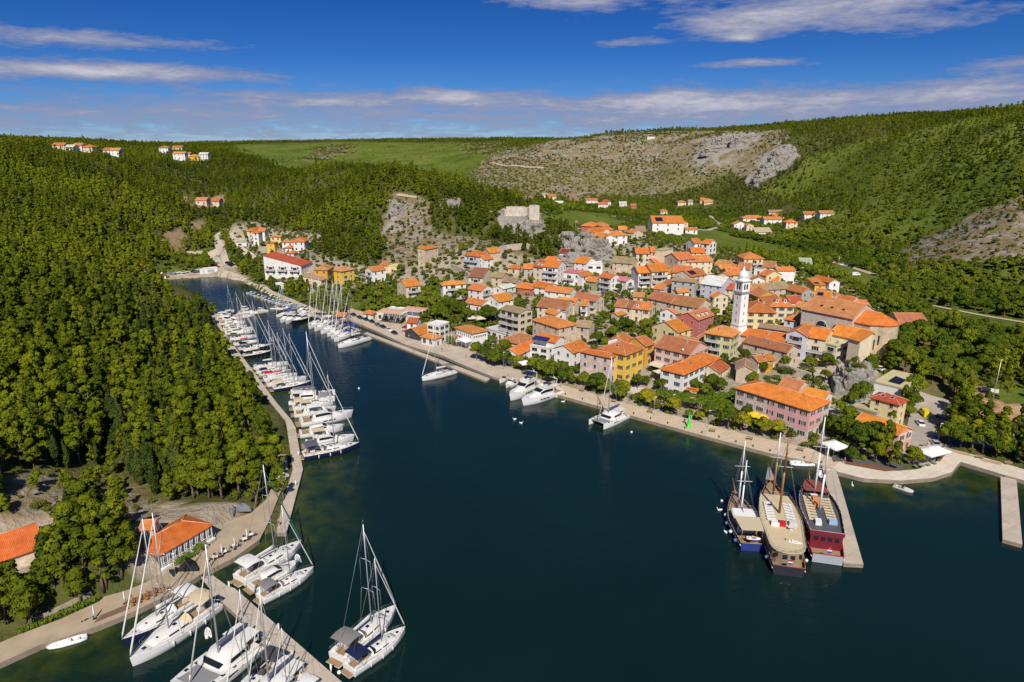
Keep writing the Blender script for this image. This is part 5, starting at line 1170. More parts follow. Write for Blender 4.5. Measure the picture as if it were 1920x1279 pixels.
def sailboat(near=True, L=12.6, B=4.1):
    root = thing('sailing_yacht', 'x', 'sailing yacht', group='sailing yachts')
    hm, S = hull_mb(L, B, 1.15, 1.45, rake=.25, stern=.84)
    hm.build('hull', M_GEL, root, WHITE)
    deck_mb(S).build('deck', M_DECKW, root)
    cb = cabin_mb(S, .36, .80, .58, .55)
    for u, sz in ((.50, .5), (.60, .42), (.70, .42), (.86, .5)):
        x, b, z, rk = lerp_sec(S, u); hh = .55 if u < .6 else (.40 if u < .7 else (.27 if u < .8 else .0)); cb.box((x, 0, z + hh + .04), (sz, sz, .06), 1)
    cb.build('cabin', [M_DECKW, M_GLASS], root)
    x, b, z, rk = lerp_sec(S, .2)
    ck = MB(); ck.box((L * .185, 0, z + .02), (L * .30, B * .40, .05), 1)
    for sg in (1, -1): ck.box((L * .19, sg * B * .30, z + .12), (L * .30, B * .16, .30), 0)
    ck.box((L * .17, 0, z + .35), (1.1, .35, .6), 0)
    ck.build('cockpit', [M_DECKW, M_WOOD], root)
    pl = MB(); pl.box((-.45, 0, .42), (1.1, B * .58, .10), 0); pl.box((-.45, 0, .36), (1.2, B * .62, .06), 1); pl.build('swim_platform', [M_WOOD, M_DECKW], root)
    if near:
        for sg in (1, -1):
            wl = MB(); R_ = .42
            pts = [(L * .085, sg * B * .22 + R_ * math.cos(t), z + .85 + R_ * math.sin(t)) for t in [i * math.pi / 6 for i in range(13)]]
            wl.path(pts, .03, 5); wl.tube((L * .085, sg * B * .22, z), (L * .085, sg * B * .22, z + .85), .06, .05, 6); wl.build('steering_wheel', M_STEEL, root)
    bm = MB(); secs = []
    for u in (0, .25, .5, .75, 1):
        xx = L * .04 + u * L * .23; secs.append([(xx, yy * B * .42, z + 2.15 + .20 * math.sin(math.pi * u) * 1 - .14 * abs(yy) ** 3) for yy in (-1, -.6, 0, .6, 1)])
    vs = [p for s in secs for p in s]; fs = [(i * 5 + k, (i + 1) * 5 + k, (i + 1) * 5 + k + 1, i * 5 + k + 1) for i in range(4) for k in range(4)]
    bm.add(vs, fs, 0, True); bm.add([(p[0], p[1], p[2] - .05) for p in vs], [f[::-1] for f in fs], 0, True)
    for sg in (1, -1):
        for xx in (L * .06, L * .25): bm.tube((L * .15, sg * B * .42, z), (xx, sg * B * .41, z + 2.05), .025, .025, 4, 1)
    bm.build('bimini', [M_CANVAS, M_STEEL], root, NAVY)
    sp = MB(); secs = []
    for u in (0, .5, 1): secs.append([(L * .355 + u * .95, B * .30 * math.cos(t) * (1 - u * .1), z + .30 + .95 * math.sin(t) * (1 - u * .72)) for t in [math.pi * k / 6 for k in range(7)]])
    sp.loft(secs, 0, True, closed=False, caps=False); sp.build('sprayhood', M_CANVAS, root, NAVY)
    xm = L * .57; zm = lerp_sec(S, .57)[2] + .45; HM = L * 1.36; rk = .35
    top = Vector((xm - rk, 0, zm + HM)); foot = Vector((xm, 0, zm - .1))
    ms = MB(); ms.tube(foot, top, .105, .07, 8); ms.tube(top, top + Vector((0, 0, .7)), .02, .02, 4); mast = ms.build('mast', M_METAL, root)
    for u in (.36, .66):
        p = foot.lerp(top, u); s_ = MB(); hw = B * .30 * (1.15 - u * .5)
        s_.tube(p + Vector((-.25, -hw, .06)), p, .045, .05, 5); s_.tube(p, p + Vector((-.25, hw, .06)), .05, .045, 5); s_.build('spreader', M_METAL, mast)
    bo = MB(); g = Vector((xm - .12, 0, zm + 1.35)); e = Vector((L * .16, 0, zm + 1.15)); bo.tube(g, e, .11, .10, 6, 1)
    secs = []
    for u in (0, .15, .5, .85, 1):
        c = g.lerp(e, u); r = .30 - .12 * u; secs.append([(c.x, r * .75 * math.cos(t), c.z + .14 + r * 1.25 * math.sin(t)) for t in [i * math.pi / 4 for i in range(8)]])
    bo.loft(secs, 0, True); bo.build('boom', [M_CANVAS, M_METAL], root, (.60, .58, .55))
    fx = L + .12; fz = S[-1][2] + .25; fst = MB(); a = Vector((fx, 0, fz)); b_ = foot.lerp(top, .94); secs = []
    d = (b_ - a).normalized(); o1 = Vector((0, 1, 0)); o2 = d.cross(o1)
    for u, r in ((0, .05), (.04, .13), (.35, .12), (.9, .06), (1, .03)):
        c = a.lerp(b_, u); secs.append([c + o1 * (r * math.cos(t)) + o2 * (r * math.sin(t)) for t in [i * math.pi / 3 for i in range(6)]])
    fst.loft(secs, 0, True); fst.build('furled_sail', M_CANVAS, root, (.66, .64, .61))
    rg_ = MB(); r = .022 if near else .03
    rg_.tube((.2, 0, 1.2), top, r, r, 4)
    for sg in (1, -1):
        bb = lerp_sec(S, .53); ch = Vector((bb[0], sg * bb[1] * .92, bb[2]))
        p1 = foot.lerp(top, .36) + Vector((-.25, sg * B * .30 * 0.97, .06)); p2 = foot.lerp(top, .66) + Vector((-.25, sg * B * .30 * .82, .06))
        rg_.tube(ch, p1, r, r, 4); rg_.tube(p1, p2, r, r, 4); rg_.tube(p2, foot.lerp(top, .96), r, r, 4)
    rg_.build('rigging', M_STEEL, root)
    if near:
        rl = MB()
        for sg in (1, -1):
            prev = None
            for u in (.02, .18, .36, .52, .68, .84, .985):
                q = lerp_sec(S, u); p = Vector((q[0] + q[3], sg * max(q[1] - .06, .04), q[2] - .02)); t = p + Vector((0, 0, .62)); rl.tube(p, t, .016, .016, 4)
                if prev: rl.tube(prev, t, .014, .014, 4); rl.tube(prev - Vector((0, 0, .3)), t - Vector((0, 0, .3)), .01, .01, 3)
                prev = t
        rl.build('guard_rail', M_STEEL, root)
        for sg in (1, -1):
            for u in (.25, .45, .64):
                q = lerp_sec(S, u); f = MB(); f.lathe([(.02, -.42), (.12, -.34), (.13, .3), (.03, .42)], (q[0], sg * (q[1] + .1), q[2] - .55), 7); f.build('fender', M_DECKW, root)
    root['len'] = L
    return root
def motoryacht(L=13.0, B=4.2, fly=True):
    root = thing('motor_yacht', 'x', 'motor yacht', group='motor yachts')
    hm, S = hull_mb(L, B, 1.2, 2.05, rake=.8, stern=.93, full=.5, pw=2.6); hm.build('hull', M_GEL, root, WHITE)
    deck_mb(S).build('deck', M_DECKW, root)
    hb = MB()
    for sg in (1, -1):
        P = [lerp_sec(S, u) for u in (.42, .52, .62, .70)]
        for a, b_ in zip(P[:-1], P[1:]):
            hb.add([(a[0] + .1, sg * (a[1] * .985 + .03), a[2] * .5), (b_[0] - .1, sg * (b_[1] * .985 + .03), b_[2] * .52), (b_[0] - .1, sg * (b_[1] * .99 + .03), b_[2] * .74), (a[0] + .1, sg * (a[1] * .99 + .03), a[2] * .72)], [(0, 1, 2, 3) if sg < 0 else (3, 2, 1, 0)])
    hb.build('hull_window', M_GLASS, root)
    mb = MB(); secs = []
    for u, hh, wf in ((.24, 1.5, .80), (.30, 1.72, .82), (.52, 1.66, .80), (.60, 1.2, .72), (.72, .5, .60), (.84, .08, .40)):
        x, b, z, rk = lerp_sec(S, u); ww = b * wf; secs.append([(x, ww, z - .1), (x, ww * .96, z + hh * .45), (x, ww * .82, z + hh), (x, -ww * .82, z + hh), (x, -ww * .96, z + hh * .45), (x, -ww, z - .1)])
    mb.loft(secs, 0, True, closed=False, caps=True)
    for sg in (1, -1):
        P = []
        for u, hh, wf in ((.29, 1.7, .82), (.52, 1.66, .80), (.62, 1.08, .70)):
            x, b, z, rk = lerp_sec(S, u); P.append((x, sg * (b * wf * .955 + .03), z + hh * .50)); P.append((x, sg * (b * wf * .86 + .03), z + hh * .90))
        for k in (0, 2): mb.add([P[k], P[k + 2], P[k + 3], P[k + 1]], [(0, 1, 2, 3) if sg < 0 else (3, 2, 1, 0)], 1)
    x0, b0, z0, _ = lerp_sec(S, .535); x1, b1, z1, _ = lerp_sec(S, .63)
    mb.add([(x0 + .1, -b0 * .62, z0 + 1.66), (x0 + .1, b0 * .62, z0 + 1.66), (x1 + .1, b1 * .60, z1 + 1.06), (x1 + .1, -b1 * .60, z1 + 1.06)], [(3, 2, 1, 0)], 1)
    mb.build('superstructure', [M_DECKW, M_GLASS], root)
    pl = MB(); pl.box((-.55, 0, .42), (1.3, B * .84, .12)); pl.build('swim_platform', M_WOOD, root)
    zz = lerp_sec(S, .3)[2]
    ck = MB(); ck.box((L * .12, 0, zz + .02), (L * .2, B * .7, .06), 1); ck.box((L * .03, 0, zz + .25), (.6, B * .7, .5), 0); ck.build('cockpit', [M_DECKW, M_WOOD], root)
    if fly:
        fb = MB(); z = zz + 1.72; fb.prism([(L * .16, -B * .36), (L * .50, -B * .33), (L * .55, 0), (L * .50, B * .33), (L * .16, B * .36)], z, z + .16)
        for sg in (1, -1): fb.box((L * .33, sg * B * .34, z + .45), (L * .34, .08, .6)); 
        fb.box((L * .515, 0, z + .45), (.12, B * .60, .62)); fb.box((L * .40, B * .12, z + .5), (.8, .8, .7)); fb.box((L * .24, 0, z + .35), (.8, B * .5, .45)); fb.build('flybridge', M_DECKW, root)
        ar = MB()
        for sg in (1, -1): ar.tube((L * .20, sg * B * .34, z + .1), (L * .16, sg * B * .33, z + 1.9), .09, .07, 6)
        ar.tube((L * .16, -B * .33, z + 1.9), (L * .16, B * .33, z + 1.9), .08, .08, 6); ar.tube((L * .16, 0, z + 1.9), (L * .155, 0, z + 2.9), .03, .02, 5); ar.ball((L * .17, .4, z + 2.1), .25, 8); ar.build('radar_arch', M_DECKW, root)
        cn = MB(); secs = []
        for u in (0, .5, 1): secs.append([(L * .17 + u * L * .25, y * B * .36, z + 1.95 + .12 * math.sin(math.pi * u) - .1 * abs(y) ** 3) for y in (-1, -.5, 0, .5, 1)])
        vs = [p for s in secs for p in s]; fs = [(i * 5 + k, (i + 1) * 5 + k, (i + 1) * 5 + k + 1, i * 5 + k + 1) for i in range(2) for k in range(4)]
        cn.add(vs, fs, 0, True); cn.add([(p[0], p[1], p[2] - .05) for p in vs], [f[::-1] for f in fs], 0, True)
        for sg in (1, -1): cn.tube((L * .42, sg * B * .34, z + .7), (L * .42, sg * B * .35, z + 1.85), .03, .03, 4, 1)
        cn.build('canopy', [M_CANVAS, M_STEEL], root, TAN)
    rl = MB()
    for sg in (1, -1):
        prev = None
        for u in (.5, .6, .7, .8, .9, .985):
            q = lerp_sec(S, u); p = Vector((q[0] + q[3], sg * max(q[1] - .08, .04), q[2])); t = p + Vector((0, 0, .7)); rl.tube(p, t, .02, .02, 4)
            if prev: rl.tube(prev, t, .02, .02, 4)
            prev = t
    rl.build('guard_rail', M_STEEL, root); root['len'] = L; return root
def smallboat(L=6.0, B=2.2, cover=False):
    root = thing('motor_boat', 'x', 'small boat', group='small boats')
    hm, S = hull_mb(L, B, .62, .95, rake=.3, stern=.9, full=.5); hm.build('hull', M_GEL, root, WHITE)
    deck_mb(S, s0=9).build('deck', M_DECKW, root)
    it = MB(); it.box((L * .29, 0, .34), (L * .54, B * .70, .06), 0)
    for sg in (1, -1): it.box((L * .29, sg * B * .41, .58), (L * .56, .16, .14), 1)
    it.box((L * .40, 0, .62), (.5, .8, .55), 1); it.box((L * .15, 0, .5), (.45, B * .66, .3), 1); it.build('cockpit', [M_WOOD, M_DECKW], root)
    wsn = MB(); wsn.slab([(L * .50, -B * .33, .98), (L * .50, B * .33, .98), (L * .44, B * .30, 1.35), (L * .44, -B * .30, 1.35)], .03); wsn.build('windshield', M_GLASS, root)
    om = MB(); om.box((-.28, 0, .78), (.42, .36, .5), taper=.8); om.box((-.25, 0, .2), (.2, .16, .8)); om.build('outboard_motor', M_DARK, root)
    if cover:
        c = MB(); secs = []
        for u in (0.02, .3, .6, .96):
            q = lerp_sec(S, u); secs.append([(q[0], y * q[1] * 1.02, q[2] + .06 + .42 * (1 - abs(y) ** 2) * (1 - u * .5)) for y in (-1, -.5, 0, .5, 1)])
        c.loft(secs, 0, True, closed=False, caps=False); c.build('cover', M_CANVAS, root, (.02, .1, .4))
    root['len'] = L; return root
def dinghy(L=4.6, B=1.9, console=True):
    root = thing('inflatable_dinghy', 'x', 'dinghy', group='inflatable dinghies'); tb = MB(); r = .25 * L / 4.6 + .02
    pts = []; prof = [(0, -1), (.2, -1), (.45, -1), (.68, -.93), (.85, -.62), (.96, -.25), (1.0, 0), (.96, .25), (.85, .62), (.68, .93), (.45, 1), (.2, 1), (0, 1)]
    P = [Vector((u * L, y * (B / 2 - r), r * .75 + .12 * u * u)) for u, y in prof]
    secs = []
    for i, p in enumerate(P):
        d_ = (P[min(i + 1, len(P) - 1)] - P[max(i - 1, 0)]).normalized(); sd = d_.cross(Vector((0, 0, 1))).normalized(); up = sd.cross(d_); k_ = .6 if i in (0, len(P) - 1) else 1
        secs.append([p + sd * (r * k_ * math.cos(t)) + up * (r * k_ * math.sin(t)) for t in [j * math.pi / 4 for j in range(8)]])
    tb.loft(secs, 0, True)
    tb.build('tube', M_OBJ, root, (.60, .60, .60))
    fl = MB(); fl.prism([(p.x, p.y * .9) for p in P], .10, .2); fl.build('floor', M_DECKW, root)
    if console:
        c = MB(); c.box((L * .45, 0, .6), (.7, .8, .8), taper=.8); c.box((L * .22, 0, .45), (.5, 1.0, .45)); c.build('console', M_DECKW, root)
    om = MB(); om.box((-.2, 0, .62), (.4, .36, .5), taper=.8); om.box((-.15, 0, .2), (.18, .14, .6)); om.build('outboard_motor', M_DARK, root)
    root['len'] = L; return root
def catamaran(L=13.0, B=7.2):
    root = thing('sailing_catamaran', 'x', 'catamaran', group='sailing catamarans'); y0 = B / 2 - .85
    for sg in (1, -1):
        hm, S = hull_mb(L, 1.75, .9, 1.75, rake=.05, stern=.75, full=.4); hm.v = [(x, y + sg * y0, z) for x, y, z in hm.v]; hm.build('hull', M_GEL, root, WHITE)
        dk = deck_mb(S); dk.v = [(x, y + sg * y0, z) for x, y, z in dk.v]
        for u in (.5, .66, .8): q = lerp_sec(S, u); dk.box((q[0], sg * y0, q[2] + .03), (.55, .5, .06), 1)
        dk.build('deck', [M_DECKW, M_GLASS], root)
        st = MB()
        for k in range(3): st.box((.25 + k * .45, sg * y0, .55 + .22 * k), (.5, 1.2, .1))
        st.build('stern_steps', M_WOOD, root)
        hw = MB(); q0, q1 = lerp_sec(S, .42), lerp_sec(S, .66); yy = sg * (y0 + .86); hw.box(((q0[0] + q1[0]) / 2, sg * (y0 + .80), 1.0), (q1[0] - q0[0], .1, .22)); hw.build('hull_window', M_GLASS, root)
    br = MB(); br.prism([(1.6, -y0), (L * .66, -y0), (L * .68, 0), (L * .66, y0), (1.6, y0)], .75, 1.45); br.build('bridge_deck', M_DECKW, root)
    tr = MB(); tr.slab([(L * .67, -y0 + .3, 1.38), (L * .92, -y0 + .3, 1.5), (L * .92, -.15, 1.5), (L * .68, -.15, 1.38)], .03); tr.slab([(L * .68, .15, 1.38), (L * .92, .15, 1.5), (L * .92, y0 - .3, 1.5), (L * .67, y0 - .3, 1.38)], .03)
    tr.slab([(L * .67, -.2, 1.42), (L * .93, -.2, 1.52), (L * .93, .2, 1.52), (L * .67, .2, 1.42)], .08); tr.build('trampoline', mat('trampoline_net', (.22, .22, .22), .9), root)
    cr = MB(); cr.tube((L * .93, -y0, 1.55), (L * .93, y0, 1.55), .10, .10, 6); cr.build('crossbeam', M_METAL, root)
    cb = MB(); secs = []
    for x, hh, ww in ((L * .24, 2.75, y0 * .86), (L * .30, 2.95, y0 * .92), (L * .50, 2.95, y0 * .90), (L * .58, 2.5, y0 * .80), (L * .645, 1.5, y0 * .60)):
        secs.append([(x, ww, 1.4), (x, ww * .95, 1.4 + (hh - 1.4) * .6), (x, ww * .8, hh), (x, -ww * .8, hh), (x, -ww * .95, 1.4 + (hh - 1.4) * .6), (x, -ww, 1.4)])
    cb.loft(secs, 0, True, closed=False, caps=True)
    for sg in (1, -1):
        P = [(L * .27, sg * (y0 * .90), 1.9), (L * .52, sg * (y0 * .90 + .02), 1.9), (L * .54, sg * (y0 * .86), 2.45), (L * .27, sg * (y0 * .87 + .02), 2.5)]; cb.add(P, [(0, 1, 2, 3) if sg < 0 else (3, 2, 1, 0)], 1)
    cb.add([(L * .59 + .1, -y0 * .74, 2.38), (L * .59 + .1, y0 * .74, 2.38), (L * .635 + .1, y0 * .60, 1.75), (L * .635 + .1, -y0 * .60, 1.75)], [(3, 2, 1, 0)], 1)
    cb.build('saloon', [M_DECKW, M_GLASS], root)
    hd = MB(); hd.prism([(L * .06, -y0 * .8), (L * .30, -y0 * .86), (L * .30, y0 * .86), (L * .06, y0 * .8)], 3.05, 3.17)
    for sg in (1, -1): hd.tube((L * .08, sg * y0 * .75, 1.4), (L * .08, sg * y0 * .75, 3.05), .05, .05, 5)
    hd.build('hardtop', M_DECKW, root)
    ck = MB(); ck.box((L * .18, 0, 1.5), (2.0, y0 * 1.2, .1), 1); ck.box((L * .10, 0, 1.75), (.6, y0 * 1.3, .5), 0); ck.build('cockpit', [M_DECKW, M_WOOD], root)
    foot = Vector((L * .52, 0, 2.9)); top = Vector((L * .49, 0, 2.9 + L * 1.40)); ms = MB(); ms.tube(foot, top, .16, .11, 8); mast = ms.build('mast', M_METAL, root)
    p = foot.lerp(top, .5); s_ = MB(); s_.tube(p + Vector((-.5, -1.2, 0)), p, .04, .05, 5); s_.tube(p, p + Vector((-.5, 1.2, 0)), .05, .04, 5); s_.build('spreader', M_METAL, mast)
    bo = MB(); g = Vector((L * .51, 0, 4.2)); e = Vector((L * .08, 0, 4.0)); secs = []
    for u in (0, .1, .5, .9, 1):
        c = g.lerp(e, u); r = .36 - .1 * u; secs.append([(c.x, r * .75 * math.cos(t), c.z + r * 1.1 * math.sin(t)) for t in [i * math.pi / 4 for i in range(8)]])
    bo.loft(secs, 0, True); bo.build('boom', M_CANVAS, root, (.10, .10, .13))
    fs_ = MB(); a = Vector((L * .93, 0, 1.8)); b_ = foot.lerp(top, .9); fs_.tube(a, a.lerp(b_, .06), .04, .15, 6); fs_.tube(a.lerp(b_, .06), b_, .15, .05, 6); fs_.build('furled_sail', M_CANVAS, root, (.64, .62, .58))
    rg_ = MB()
    for sg in (1, -1): rg_.tube((L * .40, sg * (y0 + .5), 1.4), foot.lerp(top, .88), .025, .025, 4); rg_.tube((L * .40, sg * (y0 + .5), 1.4), p + Vector((-.5, sg * 1.2, 0)), .02, .02, 4)
    rg_.build('rigging', M_STEEL, root); root['len'] = L; return root
PRO = {'sail': sailboat(True), 'sfar': sailboat(False), 'motor': motoryacht(), 'cruiser': motoryacht(fly=False), 'small': smallboat(), 'cover': smallboat(cover=True), 'dinghy': dinghy(), 'rib': dinghy(7.5, 2.6), 'cat': catamaran()}
BOATS = []
def boat(kind, st, bw, label, hull=None, canvas=None, zb=None, Lfix=None, ls=1.0, group=None, sail=None, boom=None):
    p = PRO[kind]; zb = {'sail': 1.45, 'sfar': 1.4, 'motor': 1.9, 'cruiser': 1.7, 'cat': 1.6}.get(kind, .6) if zb is None else zb
    a = W(st[0], st[1], .5); b_ = W(bw[0], bw[1], zb); v = Vector((b_.x - a.x, b_.y - a.y, 0)); L = v.length
    lo, hi = {'sail': (9, 17.5), 'sfar': (8.5, 16.5), 'motor': (10, 17), 'cruiser': (8, 15), 'small': (4.5, 7.5), 'cover': (4.5, 7.5), 'dinghy': (2.6, 5), 'rib': (6, 9.5), 'cat': (11, 15)}[kind]
    L2 = min(max(L, lo), hi) * ls; s = L2 / p['len']
    c = {}
    if hull: c['hull'] = hull; c['tube'] = hull
    if canvas:
        for k in ('bimini', 'sprayhood', 'canopy', 'cover'): c[k] = canvas
    if boom: c['boom'] = boom
    if sail: c['furled_sail'] = sail
    r = dup(p, (a.x, a.y, 0), math.atan2(v.y, v.x), label, group, s, c); del r['len']
    BOATS.append((label, a, L2)); return r
RED, WINE, BLUE, LBLUE, OFFW, BLACK, TEAL = (.55, .02, .03), (.22, .015, .03), (.015, .06, .35), (.25, .38, .55), (.66, .65, .62), (.012, .012, .014), (.02, .16, .13)
BGE, CHAR = (.55, .45, .30), (.06, .06, .065)
# near the lower left pier
boat('sail', (633, 1238), (741, 1137), 'white sailing yacht with grey bimini, left of the pair off the pier end', canvas=GREY)
boat('sail', (655, 1258), (758, 1175), 'white sailing yacht with navy blue bimini, nearest the pier end', canvas=NAVY, boom=NAVY)
boat('sail', (449, 1090), (563, 1016), 'white and teak sailing yacht with green furled sail above the pier', canvas=OFFW, sail=TEAL)
boat('cruiser', (470, 1105), (556, 1050), 'white motor cruiser with navy sun cover squeezed between two yachts', canvas=NAVY)
boat('sail', (488, 1124), (586, 1062), 'white sailing yacht with grey bimini and orange gangplank by the pier', canvas=GREY)
boat('sail', (372, 1122), (231, 1199), 'navy hulled sailing yacht with teak deck left of the pier', hull=NAVY, canvas=OFFW)
boat('sail', (402, 1136), (247, 1236), 'large white sailing yacht with tan cockpit beside the navy hulled yacht', canvas=BGE)
boat('cat', (478, 1196), (345, 1292), 'white catamaran with dark cockpit cushions moored at the left of the pier', Lfix=14)
boat('sail', (528, 1236), (420, 1330), 'white sailing yacht with long black boom cover at the bottom edge', canvas=CHAR, boom=BLACK)
boat('cat', (561, 1253), (450, 1345), 'second catamaran at the bottom edge with grey cockpit cover by the pier')
boat('sail', (592, 1283), (500, 1360), 'sailing yacht mostly out of frame at the very bottom beside the pier', canvas=OFFW)
boat('dinghy', (391, 1193), (388, 1174), 'small white inflatable dinghy floating behind a large white yacht', hull=WHITE)
boat('dinghy', (560, 1052), (556, 1037), 'small white inflatable dinghy at the bow of a grey bimini yacht', hull=WHITE)
boat('rib', (163, 1191), (86, 1213), 'long white inflatable boat tied along the lower left quay', hull=WHITE, ls=.95)
boat('dinghy', (543, 1245), (533, 1257), 'grey dinghy hanging behind a catamaran by the pier', hull=(.5, .5, .5))
# marina row on the left, from near to far
mg = 'boats berthed along the left marina quay'
boat('sail', (568, 857), (672, 831), 'navy hulled sailing yacht, nearest of the left marina row', hull=NAVY, canvas=(.10, .10, .14), group=mg)
boat('motor', (573, 836), (660, 816), 'motor yacht with two beige canopies next to the nearest navy yacht', canvas=BGE, group=mg)
boat('cruiser', (562, 816), (641, 797), 'white cruiser with beige cover and yellow jacket aft in the left marina row', canvas=BGE, group=mg)
boat('motor', (563, 795), (657, 772), 'big white motor yacht with wine red stripe in the left marina row', canvas=OFFW, group=mg)
boat('motor', (552, 778), (626, 762), 'motor yacht with long beige canopy next to the wine striped one', canvas=BGE, group=mg)
boat('sail', (549, 766), (623, 751), 'white yacht with wine red cushions under beige awning in the left row', canvas=BGE, group=mg)
boat('cat', (543, 750), (628, 738), 'white catamaran with solar panels beside the overhanging pine', group=mg)
boat('cruiser', (545, 735), (584, 725), 'dark blue covered cruiser behind the white catamaran', hull=BLUE, canvas=BLUE, group=mg)
boat('sfar', (512, 731), (583, 714), 'long navy sailing yacht with beige canopy in the middle of the left row', hull=NAVY, canvas=BGE, group=mg)
boat('sfar', (500, 722), (573, 706), 'sailing yacht with white hull and red rail in mid left row', canvas=OFFW, group=mg)
boat('sfar', (494, 712), (556, 699), 'sailing yacht with bright red covers in the left row', canvas=RED, boom=RED, group=mg)
boat('sfar', (486, 705), (545, 692), 'sailing yacht with navy hood beside the red covered one', canvas=NAVY, hull=(.3, .3, .36), group=mg)
boat('sfar', (481, 698), (536, 687), 'plain white sailing yacht, second past the red covered one', canvas=OFFW, group=mg)
boat('sfar', (476, 690), (539, 678), 'white sailing yacht with navy bimini at the gap in the left row', canvas=NAVY, group=mg)
boat('sfar', (455, 669), (510, 656), 'black hulled sailing yacht just beyond the gap in the left row', hull=BLACK, canvas=OFFW, group=mg)
boat('sfar', (447, 658), (511, 645), 'dark hulled sailing yacht with navy bimini beyond the gap', hull=(.03, .03, .05), canvas=NAVY, group=mg)
boat('sfar', (438, 646), (484, 636), 'white sailing yacht with scarlet sail cover in the far left row', boom=RED, canvas=OFFW, group=mg)
boat('sfar', (431, 636), (480, 627), 'white sailing yacht, second beyond the scarlet sail cover', canvas=CHAR, group=mg)
boat('motor', (424, 625), (470, 617), 'white flybridge yacht with grey cover in the far left row', canvas=GREY, group=mg)
boat('motor', (419, 616), (460, 608), 'white flybridge yacht with low dark windows in the far left row', canvas=OFFW, group=mg)
boat('motor', (413, 607), (456, 601), 'white motor yacht with dark side glass in the far left row', canvas=WHITE, group=mg)
boat('motor', (409, 600), (453, 595), 'motor yacht with wine and white hull near the far pontoon', hull=(.55, .42, .44), canvas=OFFW, group=mg)
boat('cruiser', (406, 594), (434, 593), 'white cruiser tucked in beside the far pontoon', canvas=RED, group=mg)
boat('sfar', (421, 622), (474, 613), 'sailing yacht with slim mast between far flybridge yachts', canvas=OFFW, group=mg)
# far bay pontoons
fg = 'boats at the pontoons of the far bay'
boat('cruiser', (405, 589), (422, 588), 'white and blue cruiser behind the far left pontoon', hull=(.45, .5, .62), canvas=BLUE, group=fg)
boat('sfar', (427, 591), (437, 579), 'sailing yacht behind the far left pontoon', canvas=OFFW, group=fg)
boat('motor', (449, 586), (472, 582), 'white saloon boat with row of windows behind the far pontoon', canvas=OFFW, group=fg)
boat('sfar', (443, 596), (476, 588), 'sailing yacht with tall mast alongside the far pontoon', canvas=OFFW, group=fg)
boat('sfar', (484, 581), (496, 579), 'small sailboat at the tip of the far pontoon', canvas=OFFW, ls=.75, group=fg)
boat('sfar', (507, 578), (522, 575), 'little sailboat with wine red cover on the far right pontoon', canvas=WINE, ls=.75, group=fg)
boat('sfar', (550, 577), (516, 581), 'dark hulled wooden sailboat on the far right pontoon', hull=(.12, .08, .05), canvas=OFFW, group=fg)
boat('sfar', (551, 585), (518, 590), 'sailboat with bright blue cover on the lower far pontoon', canvas=BLUE, boom=BLUE, group=fg)
boat('cruiser', (548, 593), (526, 600), 'white boat with orange stern below the lower far pontoon', hull=WHITE, canvas=OFFW, group=fg)
boat('cruiser', (558, 594), (536, 602), 'small white cruiser next to a white boat with orange stern', canvas=OFFW, group=fg)
boat('cruiser', (580, 595), (548, 602), 'black hulled cruiser below the lower far pontoon', hull=BLACK, canvas=CHAR, group=fg)
boat('cruiser', (580, 577), (558, 581), 'white cruiser between the two far right pontoons', canvas=OFFW, group=fg)
boat('cruiser', (583, 582), (562, 586), 'white cruiser with dark glass between the far right pontoons', canvas=CHAR, group=fg)
rg_ = random.Random(4)
def wd(i, n): return ['first', 'second', 'third', 'fourth', 'fifth', 'sixth', 'seventh', 'eighth', 'ninth', 'tenth', 'eleventh', 'twelfth', 'thirteenth', 'fourteenth'][i]
sc = ['white', 'cream', 'white', 'yellow', 'white', 'grey', 'white', 'white and blue', 'white', 'cream', 'white', 'light blue', 'white', 'wine red']
hc = {'white': WHITE, 'cream': (.66, .6, .48), 'yellow': (.62, .42, .04), 'grey': (.4, .4, .42), 'white and blue': (.5, .56, .66), 'light blue': (.3, .5, .62), 'wine red': (.25, .03, .05)}
for i in range(14):
    t = i / 13; sx, sy = 470 + t * 88, 549 + t * 25 + 3 * math.sin(t * 3)
    boat('cover' if i % 3 == 1 else 'small', (sx, sy - 2), (sx - 10, sy + 5), f'{sc[i]} small open boat, {wd(i, 14)} from the bay head along the right road', hull=hc[sc[i]], canvas=[OFFW, LBLUE, (.5, .5, .52)][i % 3], ls=1.0, group='small boats tied along the bay road', Lfix=6)
# pontoon sailboats, bows out into the bay
pg = 'sailing yachts stern to the town pontoon'
for (bw, st, lb, cv, hu) in [((634, 647), (690, 635), 'long white racing yacht with black mast, first of the pontoon row', CHAR, WHITE), ((623, 637), (667, 622), 'white yacht with bright blue cover in the pontoon row', BLUE, WHITE), ((614, 634), (656, 617), 'white yacht, third of the pontoon row, with navy bimini', NAVY, WHITE),
        ((604, 631), (648, 613), 'white yacht with grey bimini in mid pontoon row', GREY, WHITE), ((590, 627), (638, 609), 'white yacht with navy covers and a flag in mid pontoon row', NAVY, WHITE), ((582, 621), (620, 604), 'white yacht, second last of the pontoon row', OFFW, WHITE), ((573, 616), (606, 600), 'white yacht, last of the pontoon row towards the bay head', NAVY, WHITE)]:
    r = boat('sfar', st, bw, lb, canvas=cv, hull=hu, group=pg)
    if 'black mast' in lb:
        for c in r.children:
            if c.name.startswith('mast'):
                c.data = c.data.copy(); c.data.materials[0] = M_DARK
boat('sail', (851, 697), (792, 707), 'lone white sailing yacht moored to the middle of the long pontoon', canvas=GREY)
boat('motor', (1006, 722), (953, 744), 'white motor yacht with navy top, left of two by the quay trees', canvas=NAVY)
boat('motor', (1047, 735), (977, 752), 'larger white motor yacht with black flybridge cover, right of two', canvas=BLACK)
boat('cat', (1164, 776), (1118, 792), 'white catamaran alone at the town quay, bow to open water')
